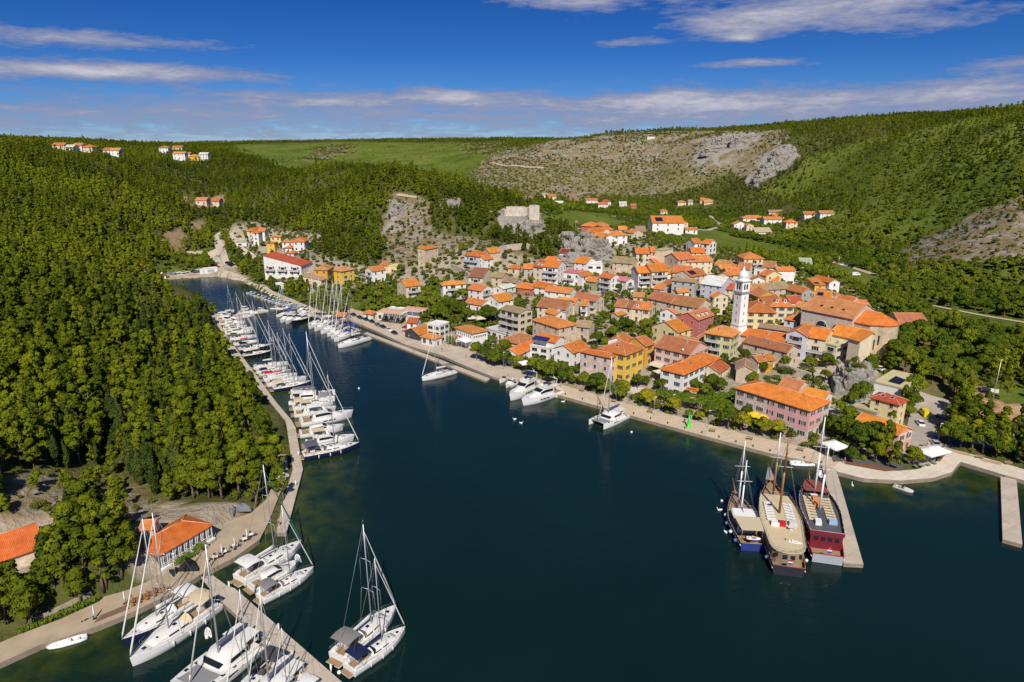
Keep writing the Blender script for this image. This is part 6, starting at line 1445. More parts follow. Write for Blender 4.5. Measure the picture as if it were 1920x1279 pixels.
boat('dinghy', (1167, 762), (1150, 765), 'white dinghy carried behind the lone town catamaran', hull=WHITE)
sg_ = 'small boats at the pontoon end'
boat('small', (939, 704), (926, 709), 'small dark open boat nearest the pontoon end', hull=(.1, .1, .12), group=sg_)
boat('small', (952, 706), (937, 716), 'slim white open boat by the pontoon end', group=sg_)
boat('cruiser', (966, 712), (946, 722), 'white day cruiser among small boats at the pontoon end', canvas=OFFW, ls=.85, group=sg_)
boat('small', (972, 715), (957, 724), 'small boat with dark interior in front of a day cruiser', hull=(.55, .5, .45), group=sg_)
boat('small', (981, 714), (969, 723), 'small grey boat next to left motor yacht', hull=(.3, .3, .32), group=sg_)
boat('dinghy', (853, 655), (836, 649), 'flat white tender in the narrow water behind the pontoon', hull=WHITE)
boat('rib', (1481, 867), (1534, 869), 'big white inflatable with tan seats at the quay behind excursion ships', hull=WHITE)
boat('dinghy', (1537, 880), (1539, 893), 'grey inflatable tender between the red ship and its pier', hull=(.5, .52, .55))
b = MB(); hm, S = hull_mb(5.2, 1.5, .45, .6); hm.build('tmp', M_GEL) if False else None
r = boat('small', (1676, 909), (1702, 917), 'white pedal boat with seats drifting off the promenade', hull=WHITE)

# ---- excursion ships
def ship(st, bw, B, label, spec):
    a = W(st[0], st[1], 1.5); b_ = W(bw[0], bw[1], 3.6); v = Vector((b_.x - a.x, b_.y - a.y, 0)); L = v.length
    root = thing('excursion_ship', label, 'excursion ship', (a.x, a.y, 0), math.atan2(v.y, v.x), 'wooden excursion ships')
    fs, fb = spec.get('fs', 2.4), spec.get('fb', 4.3)
    hm, S = hull_mb(L, B, fs, fb, stern=.72, full=.42, rake=1.0, n=20, pw=2.0); hm.build('hull', M_OBJ, root, spec['hull'])
    deck_mb(S, inset=.18, dz=-.85).build('deck', M_WOOD, root)
    ru = MB()
    for sg in (1, -1):
        pts = [Vector((x + rk, sg * (b - .02), z + .02)) for x, b, z, rk in S]; ru.path(pts, .12, 5, 0)
        pts = [Vector((x + rk * .6, sg * (b + .03), z * .62)) for x, b, z, rk in S]; ru.path(pts, .09, 5, 1)
    ru.tube((S[0][0], -S[0][1], fs), (S[0][0], S[0][1], fs), .12, .12, 5, 0)
    ru.build('rubbing_strake', [M_OBJ, M_WHITE], root, spec['rail'])
    s0, s1 = spec['house']; hz = spec['hh']; n = 10; secs = []
    for i in range(n + 1):
        x, b, z, rk = lerp_sec(S, s0 + (s1 - s0) * i / n); secs.append((x, b * spec.get('hw', .9), z))
    zb = fs - .9; zt = fs + hz; poly = [(x, y) for x, y, z in secs] + [(x, -y) for x, y, z in secs[::-1]]
    if spec.get('round'):
        x, y, z = secs[0]; poly += [(x - y * .9 * math.sin(t), -y * math.cos(t)) for t in [k * math.pi / 8 for k in range(1, 8)]]
    hb = MB(); hb.prism(poly, zb, zt - .02, 0); hb.build('deckhouse', M_OBJ, root, spec['house_col'])
    dk = MB(); big = [((x - L * (s0 + s1) / 2) * 1.015 + L * (s0 + s1) / 2, y * 1.06) for x, y in poly]; dk.prism(big, zt, zt + .16, 0); dk.build('upper_deck', M_OBJ, root, spec['top'])
    if spec.get('bul'):
        bw_ = MB(); bp = [Vector((x, y, zt + .55)) for x, y in big]; bp.append(bp[0])
        for p, q in zip(bp[:-1], bp[1:]):
            v_ = q - p; bw_.box(tuple((p + q) / 2), (v_.length, .12, .8), 0, math.atan2(v_.y, v_.x))
        bw_.build('bulwark', M_OBJ, root, spec['bul']); tb = MB(); tb.box((-.02, 0, fs * .5), (.08, S[0][1] * 1.9, fs * .9)); tb.build('transom', M_OBJ, root, (.36, .39, .44))
    # windows round the deckhouse: aft and sides
    x0, y0, _ = secs[0]
    nwin = 4
    for k in range(nwin):
        wb = MB(); wb.box((0, 0, 0), (.08, y0 * 1.75 / nwin * .62, .95)); xa = x0 - (y0 * .9 + .03 if spec.get('round') else .03)
        yy = (k - (nwin - 1) / 2) * y0 * 1.75 / nwin; xa2 = x0 - (y0 * .9 * math.sqrt(max(0, 1 - (yy / y0) ** 2)) + .03) if spec.get('round') else x0 - .03
        wb.build('window', M_PANE, root, loc=(xa2, yy, zt - .9))
    for sg in (1, -1):
        for k in range(1, n):
            a_, c_ = secs[k - 1], secs[k]; wb = MB(); wb.box((0, 0, 0), ((c_[0] - a_[0]) * .55, .08, .7)); wb.build('window', M_PANE, root, loc=((a_[0] + c_[0]) / 2, sg * ((a_[1] + c_[1]) / 2 + .03), zt - .85), rz=math.atan2((c_[1] - a_[1]) * sg, c_[0] - a_[0]))
    rl = MB()
    pts = [Vector((x, y, zt + 1.0)) for x, y in big]; pts.append(pts[0])
    rl.path(pts, .035, 4); rl.path([p - Vector((0, 0, .45)) for p in pts], .022, 4)
    for p in pts[::2]: rl.tube(p - Vector((0, 0, .9)), p, .03, .03, 4)
    rl.build('guard_rail', M_WHITE if spec.get('wr') else M_STEEL, root)
    for (u, h, col, r) in spec['masts']:
        x, b, z, rk = lerp_sec(S, u); z0 = zt if s0 < u < s1 else z - .8
        m = MB(); m.tube((x, 0, z0), (x - .3, 0, z0 + h * .55), r, r * .85, 8, 0); m.tube((x - .3, 0, z0 + h * .55), (x - .5, 0, z0 + h), r * .85, r * .45, 8, 1)
        mo = m.build('mast', [M_VARN if 'v' in col else M_WHITE, M_WHITE if 'w' in col else M_VARN], root)
        y_ = MB(); y_.tube((x - .32, -1.7, z0 + h * .62), (x - .32, 1.7, z0 + h * .62), .06, .06, 5); y_.build('crosstree', M_WHITE, mo)
        sh = MB()
        for sg in (1, -1):
            for dx in (-1.4, .8): sh.tube((x + dx, sg * (b * .95), z if not s0 < u < s1 else zt + .2), (x - .4, 0, z0 + h * .9), .025, .025, 4); 
        sh.tube((x - .45, 0, z0 + h * .95), (min(x + h * .7, L * 1.12), 0, fb + .6), .025, .025, 4)
        sh.build('rigging', M_STEEL, mo)
        if spec.get('booms'):
            bo = MB(); bo.tube((x, 0, z0 + 1.7), (x - L * .2, 0, z0 + 1.5), .16, .12, 7, 0); bo.build('boom', M_CANVAS, root, spec['booms'])
    bs = MB(); bs.tube((L * .96, 0, fb - .1), (L * 1.0 + spec.get('bsp', 4.5), 0, fb + 1.9), .2, .09, 7); bs.build('bowsprit', M_VARN, root)
    if spec.get('net'):
        nt = MB()
        for sg in (1, -1): nt.tube((L * .95, sg * 1.3, fb), (L + 4.3, 0, fb + 1.8), .03, .03, 4)
        nt.slab([(L * .97, -1.1, fb + .05), (L * .97, 1.1, fb + .05), (L + 4.0, .15, fb + 1.6), (L + 4.0, -.15, fb + 1.6)], .03); nt.build('bowsprit_net', MATS['trampoline_net'], root)
    for kind, u, y, rz, col in spec.get('deckstuff', []):
        x = L * u; bb = MB()
        if kind == 'lounger': bb.box((0, 0, .22), (.75, 1.9, .10)); bb.box((0, .75 if y > 0 else -.75, .32), (.72, .5, .14)); 
        if kind == 'bench': bb.box((0, 0, .3), (.55, 2.3, .12)); bb.box((-.25, 0, .55), (.1, 2.3, .5))
        if kind == 'box': bb.box((0, 0, .45), (1.3, 1.7, .9), taper=.95)
        if kind == 'table': bb.box((0, 0, .7), (.9, 1.5, .06)); bb.box((0, 0, .35), (.2, .6, .7))
        bb.build({'lounger': 'sun_lounger', 'bench': 'bench', 'box': 'deck_box', 'table': 'table'}[kind], M_CANVAS, root, col, loc=(x, y, zt + .17), rz=rz)
    if spec.get('canopy'):
        u0, u1, col, z_ = spec['canopy']; cb = MB(); x0_, x1_ = L * u0, L * u1; ya, yb = lerp_sec(S, u0)[1] * .92, lerp_sec(S, u1)[1] * .92
        cb.slab([(x0_, -ya, z_), (x1_, -yb, z_ + .1), (x1_, yb, z_ + .1), (x0_, ya, z_)], .08, 0)
        for xx, yy in ((x0_ + .2, ya * .93), (x1_ - .2, yb * .93)):
            for sg in (1, -1): cb.tube((xx, sg * yy, fs - .8), (xx, sg * yy, z_), .05, .05, 5, 1)
        cb.build('sun_canopy', [M_CANVAS, M_STEEL], root, col)
    fg = MB(); fg.tube((.2, 0, fs), (-.9, 0, fs + 2.3), .03, .03, 4, 0); fg.build('flagstaff', M_WHITE, root)
    for k, c_ in enumerate(((.5, .03, .04), (.7, .7, .7), (.02, .05, .35))):
        f = MB(); f.box((-.95, .05, fs + 1.95 - .34 * k), (.05, .9, .32)); f.build('flag', M_OBJ, root, c_)
    for k in range(5):
        q = lerp_sec(S, .12 + .17 * k); f = MB(); f.ball((q[0], q[1] + .4, q[2] * .5), .42, 10); f.build('fender', M_OBJ, root, (.65, .65, .66) if k % 2 else (.08, .13, .3))
    return root, L, S, zt
L1 = [('lounger', .58, 1.9, 0, (.7, .69, .66)), ('box', .34, 1.6, 0, (.7, .69, .67)), ('box', .345, 0.2, 0, (.45, .02, .03)), ('table', .3, -1.6, 0, (.6, .6, .6)), ('box', .36, -2.2, 0, (.55, .54, .52))]
for k in range(7): L1 += [('lounger', .40 + .035 * k, 2.1, .3, (.70, .69, .67)), ('lounger', .40 + .035 * k, -2.1, -.3, (.70, .69, .67))]
ship((1479, 1068), (1443, 902), 8.6, 'tall wooden excursion ship with long beige upper deck and varnished masts, middle of three', dict(hull=(.025, .022, .04), rail=(.25, .10, .05), house=(.12, .74), hh=2.2, hw=.97, round=True, house_col=(.30, .22, .15), top=(.56, .45, .28),
     masts=[(.50, 19, 'v', .28), (.80, 17, 'vw', .26)], net=True, deckstuff=L1, fs=2.2, fb=4.4))
L2 = [('table', .66, 0.4, 0, (.7, .69, .66)), ('box', .52, .1, 0, (.62, .25, .10)), ('box', .60, .1, 0, (.62, .25, .10)), ('box', .28, -1.9, .0, (.30, .42, .62)), ('box', .255, 1.2, 1.57, (.68, .68, .68))]
for k in range(9): L2 += [('lounger', .30 + .042 * k, 1.9, .0, (.60, .48, .33)), ('lounger', .30 + .042 * k, -1.9, .0, (.60, .48, .33))]
ship((1552, 1046), (1516, 905), 8.6, 'dark red excursion ship with rows of beige loungers on a grey top deck', dict(bul=(.19, .012, .028), hull=(.20, .014, .03), rail=(.30, .03, .045), house=(.11, .80), hh=2.6, hw=.93, house_col=(.17, .010, .024), top=(.085, .085, .095), wr=True,
     masts=[(.46, 17, 'w', .24), (.72, 20, 'w', .24)], deckstuff=L2, bsp=1.0, fs=2.2, fb=4.6, canopy=(.68, .86, (.24, .07, .05), 6.3)))
ship((1411, 1022), (1378, 922), 6.8, 'smaller blue hulled excursion ship with beige awning and blue sail cover, leftmost of three', dict(hull=(.02, .04, .22), rail=(.30, .20, .12), house=(.26, .60), hh=1.5, hw=.74, house_col=(.68, .67, .64), top=(.74, .73, .71),
     masts=[(.62, 14, 'w', .2), (.78, 17, 'w', .2)], booms=(.015, .03, .16), canopy=(.04, .32, (.52, .43, .30), 4.6), fs=1.9, fb=3.5, bsp=3.5))
boat('dinghy', (1470, 1044), (1498, 1050), 'white tender slung across the stern of the beige decked ship', hull=WHITE).location.z = 4.3
boat('dinghy', (1398, 1022), (1424, 1024), 'white tender across the stern of the smaller blue ship', hull=WHITE).location.z = 2.2
for p in PRO.values():
    def rm(o):
        for c in list(o.children): rm(c)
        bpy.data.objects.remove(o)
    rm(p)

# ------------------------------------------------------------------ landmarks: bell tower, church, fortress, crags
def belltower(k_=.87):
    a = at(1381, 652); root = thing('bell_tower', 'tall white square bell tower with bulbous white dome rising over the town', 'bell tower', (a.x, a.y, a.z), R(27), None, (k_, k_, 1.0))
    BLOCK.append([(a.x - 4, a.y - 4), (a.x + 4, a.y - 4), (a.x + 4, a.y + 4), (a.x - 4, a.y + 4)])
    s = 4.5; b = MB(); b.box((0, 0, 2.4), (6.6, 6.6, 7.2), taper=.92); b.build('base', M_STONE, root, (.52, .45, .37))
    b = MB(); b.box((0, 0, 7.6), (5.6, 5.6, 3.4), taper=.84); b.build('plinth', M_WALL, root, (.76, .75, .73))
    b = MB(); b.box((0, 0, 2.2), (.3, 2.6, 3.4)); 
    b.lathe([(1.3, 0), (1.3, .3)], (0, 0, 0), 10); ar = MB(); ar.box((0, 0, 0), (2.4, .12, 3.2)); ar.tube((0, .06, 1.6), (0, -.06, 1.6), 1.2, 1.2, 14); ar.build('archway', M_PANE, root, loc=(.4, -3.28, 1.3))
    b = MB(); b.box((0, 0, 9.35), (5.1, 5.1, .35)); b.build('string_course', M_FRAME, root)
    b = MB(); b.box((0, 0, 15.7), (s, s, 12.5), taper=.94); b.build('shaft', M_WALL, root, (.80, .79, .77))
    for k in range(4):
        for ra in (0, -90, 90, 180):
            w = MB(); w.box((0, 0, 0), (.34, .12, 1.15)); rr = R(ra); q = s / 2 * (1 - .06 * (k * 3 + 1.5) / 12.5)
            w.build('slit_window', M_PANE, root, loc=(q * math.sin(rr), -q * math.cos(rr), 11.2 + k * 3), rz=rr)
    b = MB(); b.box((0, 0, 22.1), (5.0, 5.0, .5)); b.box((0, 0, 22.5), (4.7, 4.7, .3)); b.build('string_course', mat('weathered_moulding', (.30, .29, .28), .8), root)
    b = MB(); b.box((0, 0, 24.6), (4.2, 4.2, 3.9)); 
    for sx in (-1, 1):
        for sy in (-1, 1): b.box((sx * 1.95, sy * 1.95, 24.6), (.55, .55, 3.9))
    b.build('belfry', M_WALL, root, (.80, .79, .77))
    for ra in (0, -90, 90, 180):
        rr = R(ra)
        for sg in (-1, 1):
            w = MB(); w.box((0, 0, 0), (.85, .12, 1.7)); w.tube((0, .06, .85), (0, -.06, .85), .425, .425, 12)
            w.build('arched_opening', M_PANE, root, loc=(2.1 * math.sin(rr) + sg * .72 * math.cos(rr), -2.1 * math.cos(rr) + sg * .72 * math.sin(rr), 24.3), rz=rr)
    b = MB(); b.box((0, 0, 26.75), (5.3, 5.3, .4)); b.box((0, 0, 26.4), (4.8, 4.8, .3)); b.build('cornice', M_WHITE, root)
    b = MB(); b.lathe([(2.0, 0), (2.0, .9), (2.15, .95), (2.15, 1.1)], (0, 0, 26.95), 8, smooth=False); b.build('drum', M_WHITE, root)
    b = MB(); b.lathe([(1.95, 0), (2.02, .5), (1.9, 1.1), (1.5, 1.8), (.9, 2.4), (.5, 2.9), (.34, 3.4), (.28, 3.7), (.1, 3.75)], (0, 0, 28.0), 16); b.build('dome', M_WHITE, root)
    b = MB(); b.ball((0, 0, 31.9), .28, 10); b.tube((0, 0, 32.1), (0, 0, 33.3), .05, .05, 5); b.tube((-.35, 0, 32.9), (.35, 0, 32.9), .04, .04, 5); b.build('finial', M_WHITE, root)
belltower()
r, w, d, u, n, a = house('H', (255, 690), (815, 800), 15, 12.0, 'g', (.55, .48, .41), '5', 'long stone church nave with orange roof, arched windows and rounded apse', win='none', door=False, chim=0, name='church', cat='church', wmat=M_STONE, pitch=.46, group=None)
for t in (.42, .74):
    b = MB(); b.tube((0, .12, 0), (0, -.12, 0), 2.2, 2.2, 20); b.v = [(x, y, max(z, 0)) for x, y, z in b.v]; b.build('thermal_window', M_PANE, r, loc=(w * t, -.02, 6.4))
    b = MB(); pts = [(2.35 * math.cos(k * math.pi / 12), -.08, 2.35 * math.sin(k * math.pi / 12)) for k in range(13)]; b.path(pts, .16, 5); b.tube((-2.35, -.08, 0), (2.35, -.08, 0), .15, .15, 5); b.build('window_frame', M_FRAME, r, loc=(w * t, -.02, 6.4))
for t in (.3, .5, .72):
    b = MB(); b.box((0, 0, 0), (.7, .9, .6)); b.build('roof_vent', M_DARK, r, loc=(w * t, 3.5, 12 + 3.5 * .46 + .3))
b = MB(); poly = [(w + .02, 1.2), (w + 6, 1.2)] + [(w + 6 + 6.3 * math.sin(k * math.pi / 10), d / 2 - 6.3 * math.cos(k * math.pi / 10)) for k in range(1, 10)] + [(w + 6, d - 1.2), (w + .02, d - 1.2)]
b.prism(poly, -4, 10.6); b.build('apse', M_STONE, r, (.52, .42, .29), label='rounded sandy stone apse')
b = MB(); ap = (w + 6, d / 2, 14.0); st = (w + .02, d / 2, 14.0); ev = [(x + (.3 if x > w + 1 else 0), d / 2 + (y - d / 2) * 1.06, 10.6) for x, y in poly]
vs = ev + [ap, st]; N_ = len(ev); fs = [(i, i + 1, N_) for i in range(1, N_ - 2)] + [(0, 1, N_, N_ + 1), (N_ - 2, N_ - 1, N_ + 1, N_)]; b.add(vs, fs, 0); b.add([(x, y, z - .2) for x, y, z in vs], [f[::-1] for f in fs] + [tuple(range(N_))], 0)
b.tube(st, ap, .14, .14, 6, 1); b.build('roof', [M_ROOF, M_RIDGE], r, ROOFC['1'])
b = MB(); b.box((w + 1.0, -1.6, 2), (9, 3.3, 9.5)); b.build('side_chapel', M_STONE, r, (.50, .43, .36))
b = MB(); b.slab([(w - 3.8, -3.6, 6.85), (w + 5.8, -3.6, 6.85), (w + 5.8, .1, 8.2), (w - 3.8, .1, 8.2)], .2); b.build('roof', [M_ROOF, M_RIDGE], r, ROOFC['1'])
b = MB(); b.box((w + 9.6, 1.35, 5.4), (.5, .3, 3.6)); b.build('lancet_window', M_PANE, r)
BLOCK.append([(r.matrix_basis @ Vector((x, y, 0))).to_2d()[:] for x, y in [(w, -4), (w + 13, -2), (w + 13, d), (w, d)]])
def fort():
    a = at(975, 408); root = thing('fortress_ruin', 'roofless pale stone fortress walls on the crest above town', 'fortress', (a.x, a.y, a.z))
    for (x0, y0), (x1, y1), hh, t in [((949, 404), (986, 403), 6.5, 2), ((986, 403), (992, 412), 5, 2), ((992, 412), (1011, 412), 10.5, 4), ((948, 404), (940, 398), 4, 1.5)]:
        p, q = at(x0, y0), at(x1, y1); q = Dp(x1, y1, p.y + (0 if abs(y1 - y0) < 3 else 6)); v = Vector((q.x - p.x, q.y - p.y, 0)); m = MB(); L = v.length; z = min(p.z, float(hgt(q.x, q.y))) - a.z
        m.box((L / 2, 0, hh / 2 - 1.5), (L, t, hh + 3)); 
        for k in range(int(L / 1.6)): m.box((.8 + k * 1.6, -t / 2 + .25, hh + .25), (.9, .5, .9 if k % 3 else .4))
        m.build('wall', M_STONE, root, (.56, .49, .40), loc=(p.x - a.x, p.y - a.y, z), rz=math.atan2(v.y, v.x))
fort()
def crag(label, blobs, seed):
    a = at(*blobs[0][:2]); root = None; rg = np.random.default_rng(seed); b = MB()
    for (px, py, rx, ry, rz_) in blobs:
        c = at(px, py); n1, n2 = 26, 40; vs = []
        for i in range(n1 + 1):
            th = math.pi * i / n1
            for j in range(n2):
                ph = 2 * math.pi * j / n2; dx, dy, dz = math.sin(th) * math.cos(ph), math.sin(th) * math.sin(ph), math.cos(th)
                sp = Vector((dx * 1.7 + seed, dy * 1.7, dz * 1.3)); k = 1 + .42 * mnoise.noise(sp) + .26 * abs(mnoise.noise(sp * 2.7)) + .14 * mnoise.noise(sp * 6) + .07 * mnoise.noise(sp * 13) + .05 * mnoise.noise(Vector((sp.x * 9, sp.y * 9, sp.z * 34)))
                q = lambda t: math.copysign(abs(t) ** .72, t)
                vs.append((c.x - a.x + q(dx) * rx * k, c.y - a.y + q(dy) * ry * k, c.z - a.z + q(dz) * rz_ * k))
        fs = [(i * n2 + j, (i + 1) * n2 + j, (i + 1) * n2 + (j + 1) % n2, i * n2 + (j + 1) % n2) for i in range(n1) for j in range(n2)]
        b.add(vs, fs, 0, False)
    bvh = BVHTree.FromPolygons(b.v, b.f)
    for k in range(4 * len(blobs)):
        c = at(*blobs[k % len(blobs)][:2]); rr = blobs[k % len(blobs)][2]; x, y = c.x - a.x + rg.uniform(-.8, .8) * rr, c.y - a.y + rg.uniform(-.9, .5) * rr; hit = bvh.ray_cast(Vector((x, y, 60)), Vector((0, 0, -1)))[0]
        if hit: plant('shrub', a.x + x, a.y + y, rg.uniform(.7, 1.3), z=a.z + hit.z - .2)
    for (px, py, rx, ry, rz_) in blobs:
        c = at(px, py); BLOCK.append([(c.x - rx, c.y - ry), (c.x + rx, c.y - ry), (c.x + rx, c.y + ry), (c.x - rx, c.y + ry)])
    return b.build('rock_outcrop', M_ROCK, loc=tuple(a), label=label, cat='rock')
crag('broad grey limestone crag between the hillside pines and the upper town', [(1088, 466, 9, 7, 10), (1112, 474, 10, 7, 9), (1072, 458, 8, 6, 8), (1095, 490, 14, 6, 5)], 2)
crag('steep grey limestone crag with bushes between the church and half-pink building', [(1592, 736, 4.6, 4, 7.5), (1603, 724, 4.6, 5, 7.5), (1582, 727, 3.6, 4, 6.5)], 5)
crag('jagged pale rock spur on the wooded knoll', [(840, 388, 5, 4, 5), (856, 392, 4, 4, 7)], 8)
crag('rounded grey rock patch on the bare face of the knoll', [(748, 392, 7, 5, 6), (742, 400, 6, 4, 4)], 9)
crag('small rock outcrop below the fortress wall', [(1000, 432, 8, 5, 6), (1008, 448, 7, 5, 5)], 12)
crag('white limestone rib standing out on the right hillside', [(1462, 302, 14, 10, 13), (1440, 322, 12, 9, 9), (1476, 290, 10, 8, 10), (1424, 338, 9, 8, 6)], 15)
crag('long white cliff at the top of the far karst slope', [(1365, 272, 22, 10, 13), (1395, 268, 18, 10, 12), (1340, 285, 18, 10, 8)], 18)

# ------------------------------------------------------------------ lower left shore: restaurant pavilion, walls, hedges, quay furniture
r, w, d, u, n, a = house('z', (298, 1039), (394, 983), 6.4, 3.3, 'h', (.10, .09, .085), (.62, .14, .03, 1), 'open waterside restaurant with orange hipped roof and white curtains', win='none', door=False, chim=0, group=None, name='restaurant_pavilion', cat='restaurant')  # dark wall colour paints the shaded interior behind posts and curtains
npst = 9
for k in range(npst + 1):
    x = .1 + (w - .2) * k / npst; b = MB(); b.box((0, -.28, 1.6), (.16, .16, 3.3)); b.build('post', M_WHITE, r, loc=(x, 0, 0))
    if k < npst:
        b = MB(); xm = (w - .2) / npst
        b.add([(.1, -.22, 3.2), (xm * .85, -.22, 3.2), (xm * .42, -.22, 1.5), (xm * .3, -.22, 1.5), (.1, -.17, 3.2), (xm * .85, -.17, 3.2), (xm * .42, -.17, 1.5), (xm * .3, -.17, 1.5), (xm * .15, -.22, .1), (xm * .55, -.22, .1), (xm * .15, -.17, .1), (xm * .55, -.17, .1)],
              [(0, 3, 2, 1), (4, 5, 6, 7), (0, 1, 5, 4), (1, 2, 6, 5), (0, 4, 7, 3), (3, 8, 9, 2), (7, 6, 11, 10), (3, 7, 10, 8), (2, 9, 11, 6), (8, 10, 11, 9)]); b.build('curtain', M_CANVAS, r, (.74, .73, .72), loc=(x, 0, 0))
b = MB(); b.box((w / 2, -.36, .85), (w, .08, .08)); b.box((w / 2, -.36, .45), (w, .05, .06)); b.box((w / 2, -.2, -.2), (w + .6, 1.0, .5)); b.build('railing', M_WHITE, r)
house('z', (-60, 1070), (82, 1022), 9, 3.6, 'g', 'b', (.60, .13, .03, 1), 'low building with big orange roof hidden by pines at the left edge', win='none', chim=0, group=None)
house('z', (263, 992), (287, 990), 3, 2.5, 'g', 'b', '1', 'tiny hut with orange roof behind the waterside restaurant', win='none', door=False, chim=0, group=None)
def strip_plant(name, pts, hgt_, wid, m, label, cat, dens=2.2, per=60, size=.16):
    P = [at(*p) for p in pts]; o = P[0]; cl = []
    for a_, b_ in zip(P[:-1], P[1:]):
        n_ = max(1, int((b_ - a_).length * dens))
        for i in range(n_):
            q = a_.lerp(b_, i / n_); cl.append(((q.x - o.x, q.y - o.y, q.z - o.z + hgt_ * .5), wid * .55, hgt_ / wid))
    return obj(name, crown_mesh(name, m, len(P) * 7 + int(o.x), lambda rg: [((c[0][0] + rg.uniform(-.15, .15), c[0][1] + rg.uniform(-.15, .15), c[0][2]), c[1] * rg.uniform(.9, 1.2), c[2]) for c in cl], per, size, 'h'), loc=tuple(o), label=label, cat=cat)
strip_plant('hedge', [(38, 1190), (80, 1172), (118, 1155), (150, 1140), (186, 1124)], 1.1, 1.2, M_HEDGE, 'long clipped green hedge beside the lower left quay path', 'hedge')
strip_plant('hedge', [(335, 1062), (350, 1052), (366, 1042)], 1.6, 1.8, M_HEDGE, 'rounded bushy hedge in front of the waterside restaurant', 'hedge')
strip_plant('hedge', [(372, 1036), (384, 1026)], 1.6, 1.7, M_HEDGE, 'short hedge at the right end of the waterside restaurant', 'hedge')
strip_plant('hedge', [(982, 700), (1000, 706), (1015, 712)], 1.4, 1.8, M_HEDGE, 'dark hedge round a quay cafe below the white gabled house', 'hedge')
strip_plant('hedge', [(712, 596), (728, 604)], 1.6, 2.0, M_HEDGE, 'ivy hedge beside the tiny white gatehouse', 'hedge')
strip_plant('hedge', [(1030, 582), (1048, 588), (1064, 590), (1060, 596), (1040, 592)], 2.6, 3.2, M_HEDGE, 'ivy covered courtyard behind the stone palace', 'hedge')
strip_plant('bougainvillea', [(757, 555), (763, 556)], 2.2, 2.6, leaf_material('bougainvillea_bloom', (.22, .03, .20), (.40, .08, .38)), 'purple bougainvillea bush at the corner of the white house with pool', 'bush')
def stone_wall(pts, hh, t, label, m=None, col=(.48, .41, .33)):
    P = [at(*p) for p in pts]; o = P[0]; b = MB()
    for p, q in zip(P[:-1], P[1:]):
        dv = (q - p); dv.z = 0; nn = Vector((-dv.y, dv.x, 0)).normalized() * t / 2
        for s in [1]:
            vs = [p + nn, p - nn, q - nn, q + nn]; z0, z1 = float(hgt(p.x, p.y)), float(hgt(q.x, q.y)); zz = [z0, z0, z1, z1]
            b.add([(v.x - o.x, v.y - o.y, z - o.z - 1.5) for v, z in zip(vs, zz)] + [(v.x - o.x, v.y - o.y, z - o.z + hh) for v, z in zip(vs, zz)], [(0, 3, 2, 1), (4, 5, 6, 7), (0, 1, 5, 4), (1, 2, 6, 5), (2, 3, 7, 6), (3, 0, 4, 7)])
    return b.build('stone_wall', m or M_STONE, color=col, loc=tuple(o), label=label, cat='wall')
stone_wall([(66, 1162), (100, 1147), (135, 1130), (172, 1113)], .45, .5, 'low stone garden wall above the clipped hedge at lower left', col=(.36, .30, .23))
stone_wall([(925, 478), (950, 470), (985, 466), (1010, 470)], 3.5, 1.0, 'long retaining wall on the slope below the fortress')
stone_wall([(848, 506), (868, 514), (880, 524)], 3.5, .9, 'retaining wall with pillars under the hillside villa')
stone_wall([(945, 500), (965, 506), (978, 512)], 3.0, .8, 'garden wall below the small stone pavilion house')
stone_wall([(1138, 545), (1165, 560), (1185, 575)], 1.6, .7, 'pale lane wall beside the derelict stone house')
stone_wall([(1175, 650), (1200, 645), (1222, 636)], 2.2, .8, 'courtyard wall in front of four joined stone houses')
stone_wall([(1460, 690), (1490, 702), (1520, 712)], 2.4, .7, 'white edged terrace wall under the flat cream building')
stone_wall([(415, 452), (440, 466), (462, 480)], 1.2, .6, 'pale wall along the far left shore lane', M_WALL, (.6, .56, .5))
stone_wall([(1253, 437), (1275, 446), (1300, 455)], 1.2, .5, 'white fence-like wall at the near side of the sports field', M_WALL, (.7, .7, .68))
stone_wall([(1840, 731), (1872, 737)], 1.2, .5, 'low white wall at the top of the sandy court', M_WALL, (.7, .68, .64))
stone_wall([(325, 476), (350, 473), (398, 472)], .8, .8, 'pale terrace wall above the bay head orchard', M_WALL, (.55, .46, .36))
def deck():
    p = [W(x, y, 1.16) for x, y in [(176, 1168), (188, 1154), (237, 1134), (244, 1141)]]; b = MB(); b.prism([(q.x, q.y) for q in p], 1.0, 1.19); b.build('wooden_deck', mat('old_deck_boards', (.17, .10, .065), .9, var=.25, vscale=3), label='brown wooden deck platform on the lower left quay', cat='deck')
deck()
def proto_chair(c):
    root = thing('chair', 'x', 'chair', group='terrace chairs'); b = MB(); b.box((0, 0, .45), (.46, .46, .06)); b.build('seat', M_CANVAS, root, c)
    b = MB(); b.box((0, .22, .72), (.46, .06, .5)); b.build('backrest', M_CANVAS, root, c)
    for sx in (-1, 1):
        for sy in (-1, 1): b = MB(); b.tube((sx * .2, sy * .2, 0), (sx * .2, sy * .2, .44), .022, .022, 4); b.build('leg', M_DARK, root)
    return root
def proto_table(c):
    root = thing('table', 'x', 'table', group='terrace tables'); b = MB(); b.box((0, 0, .74), (1.0, 1.0, .05)); b.build('table_top', M_CANVAS, root, c); b = MB(); b.tube((0, 0, 0), (0, 0, .72), .05, .05, 6); b.box((0, 0, .02), (.5, .5, .04)); b.build('leg', M_DARK, root); return root
CH, TB = proto_chair((.6, .6, .58)), proto_table((.74, .73, .71))
def remove(o):
    for c in list(o.children): remove(c)
    bpy.data.objects.remove(o)
tset = [((404, 1049), 'first'), ((421, 1039), 'second'), ((441, 1027), 'third'), ((459, 1015), 'fourth'), ((471, 1007), 'fifth')]
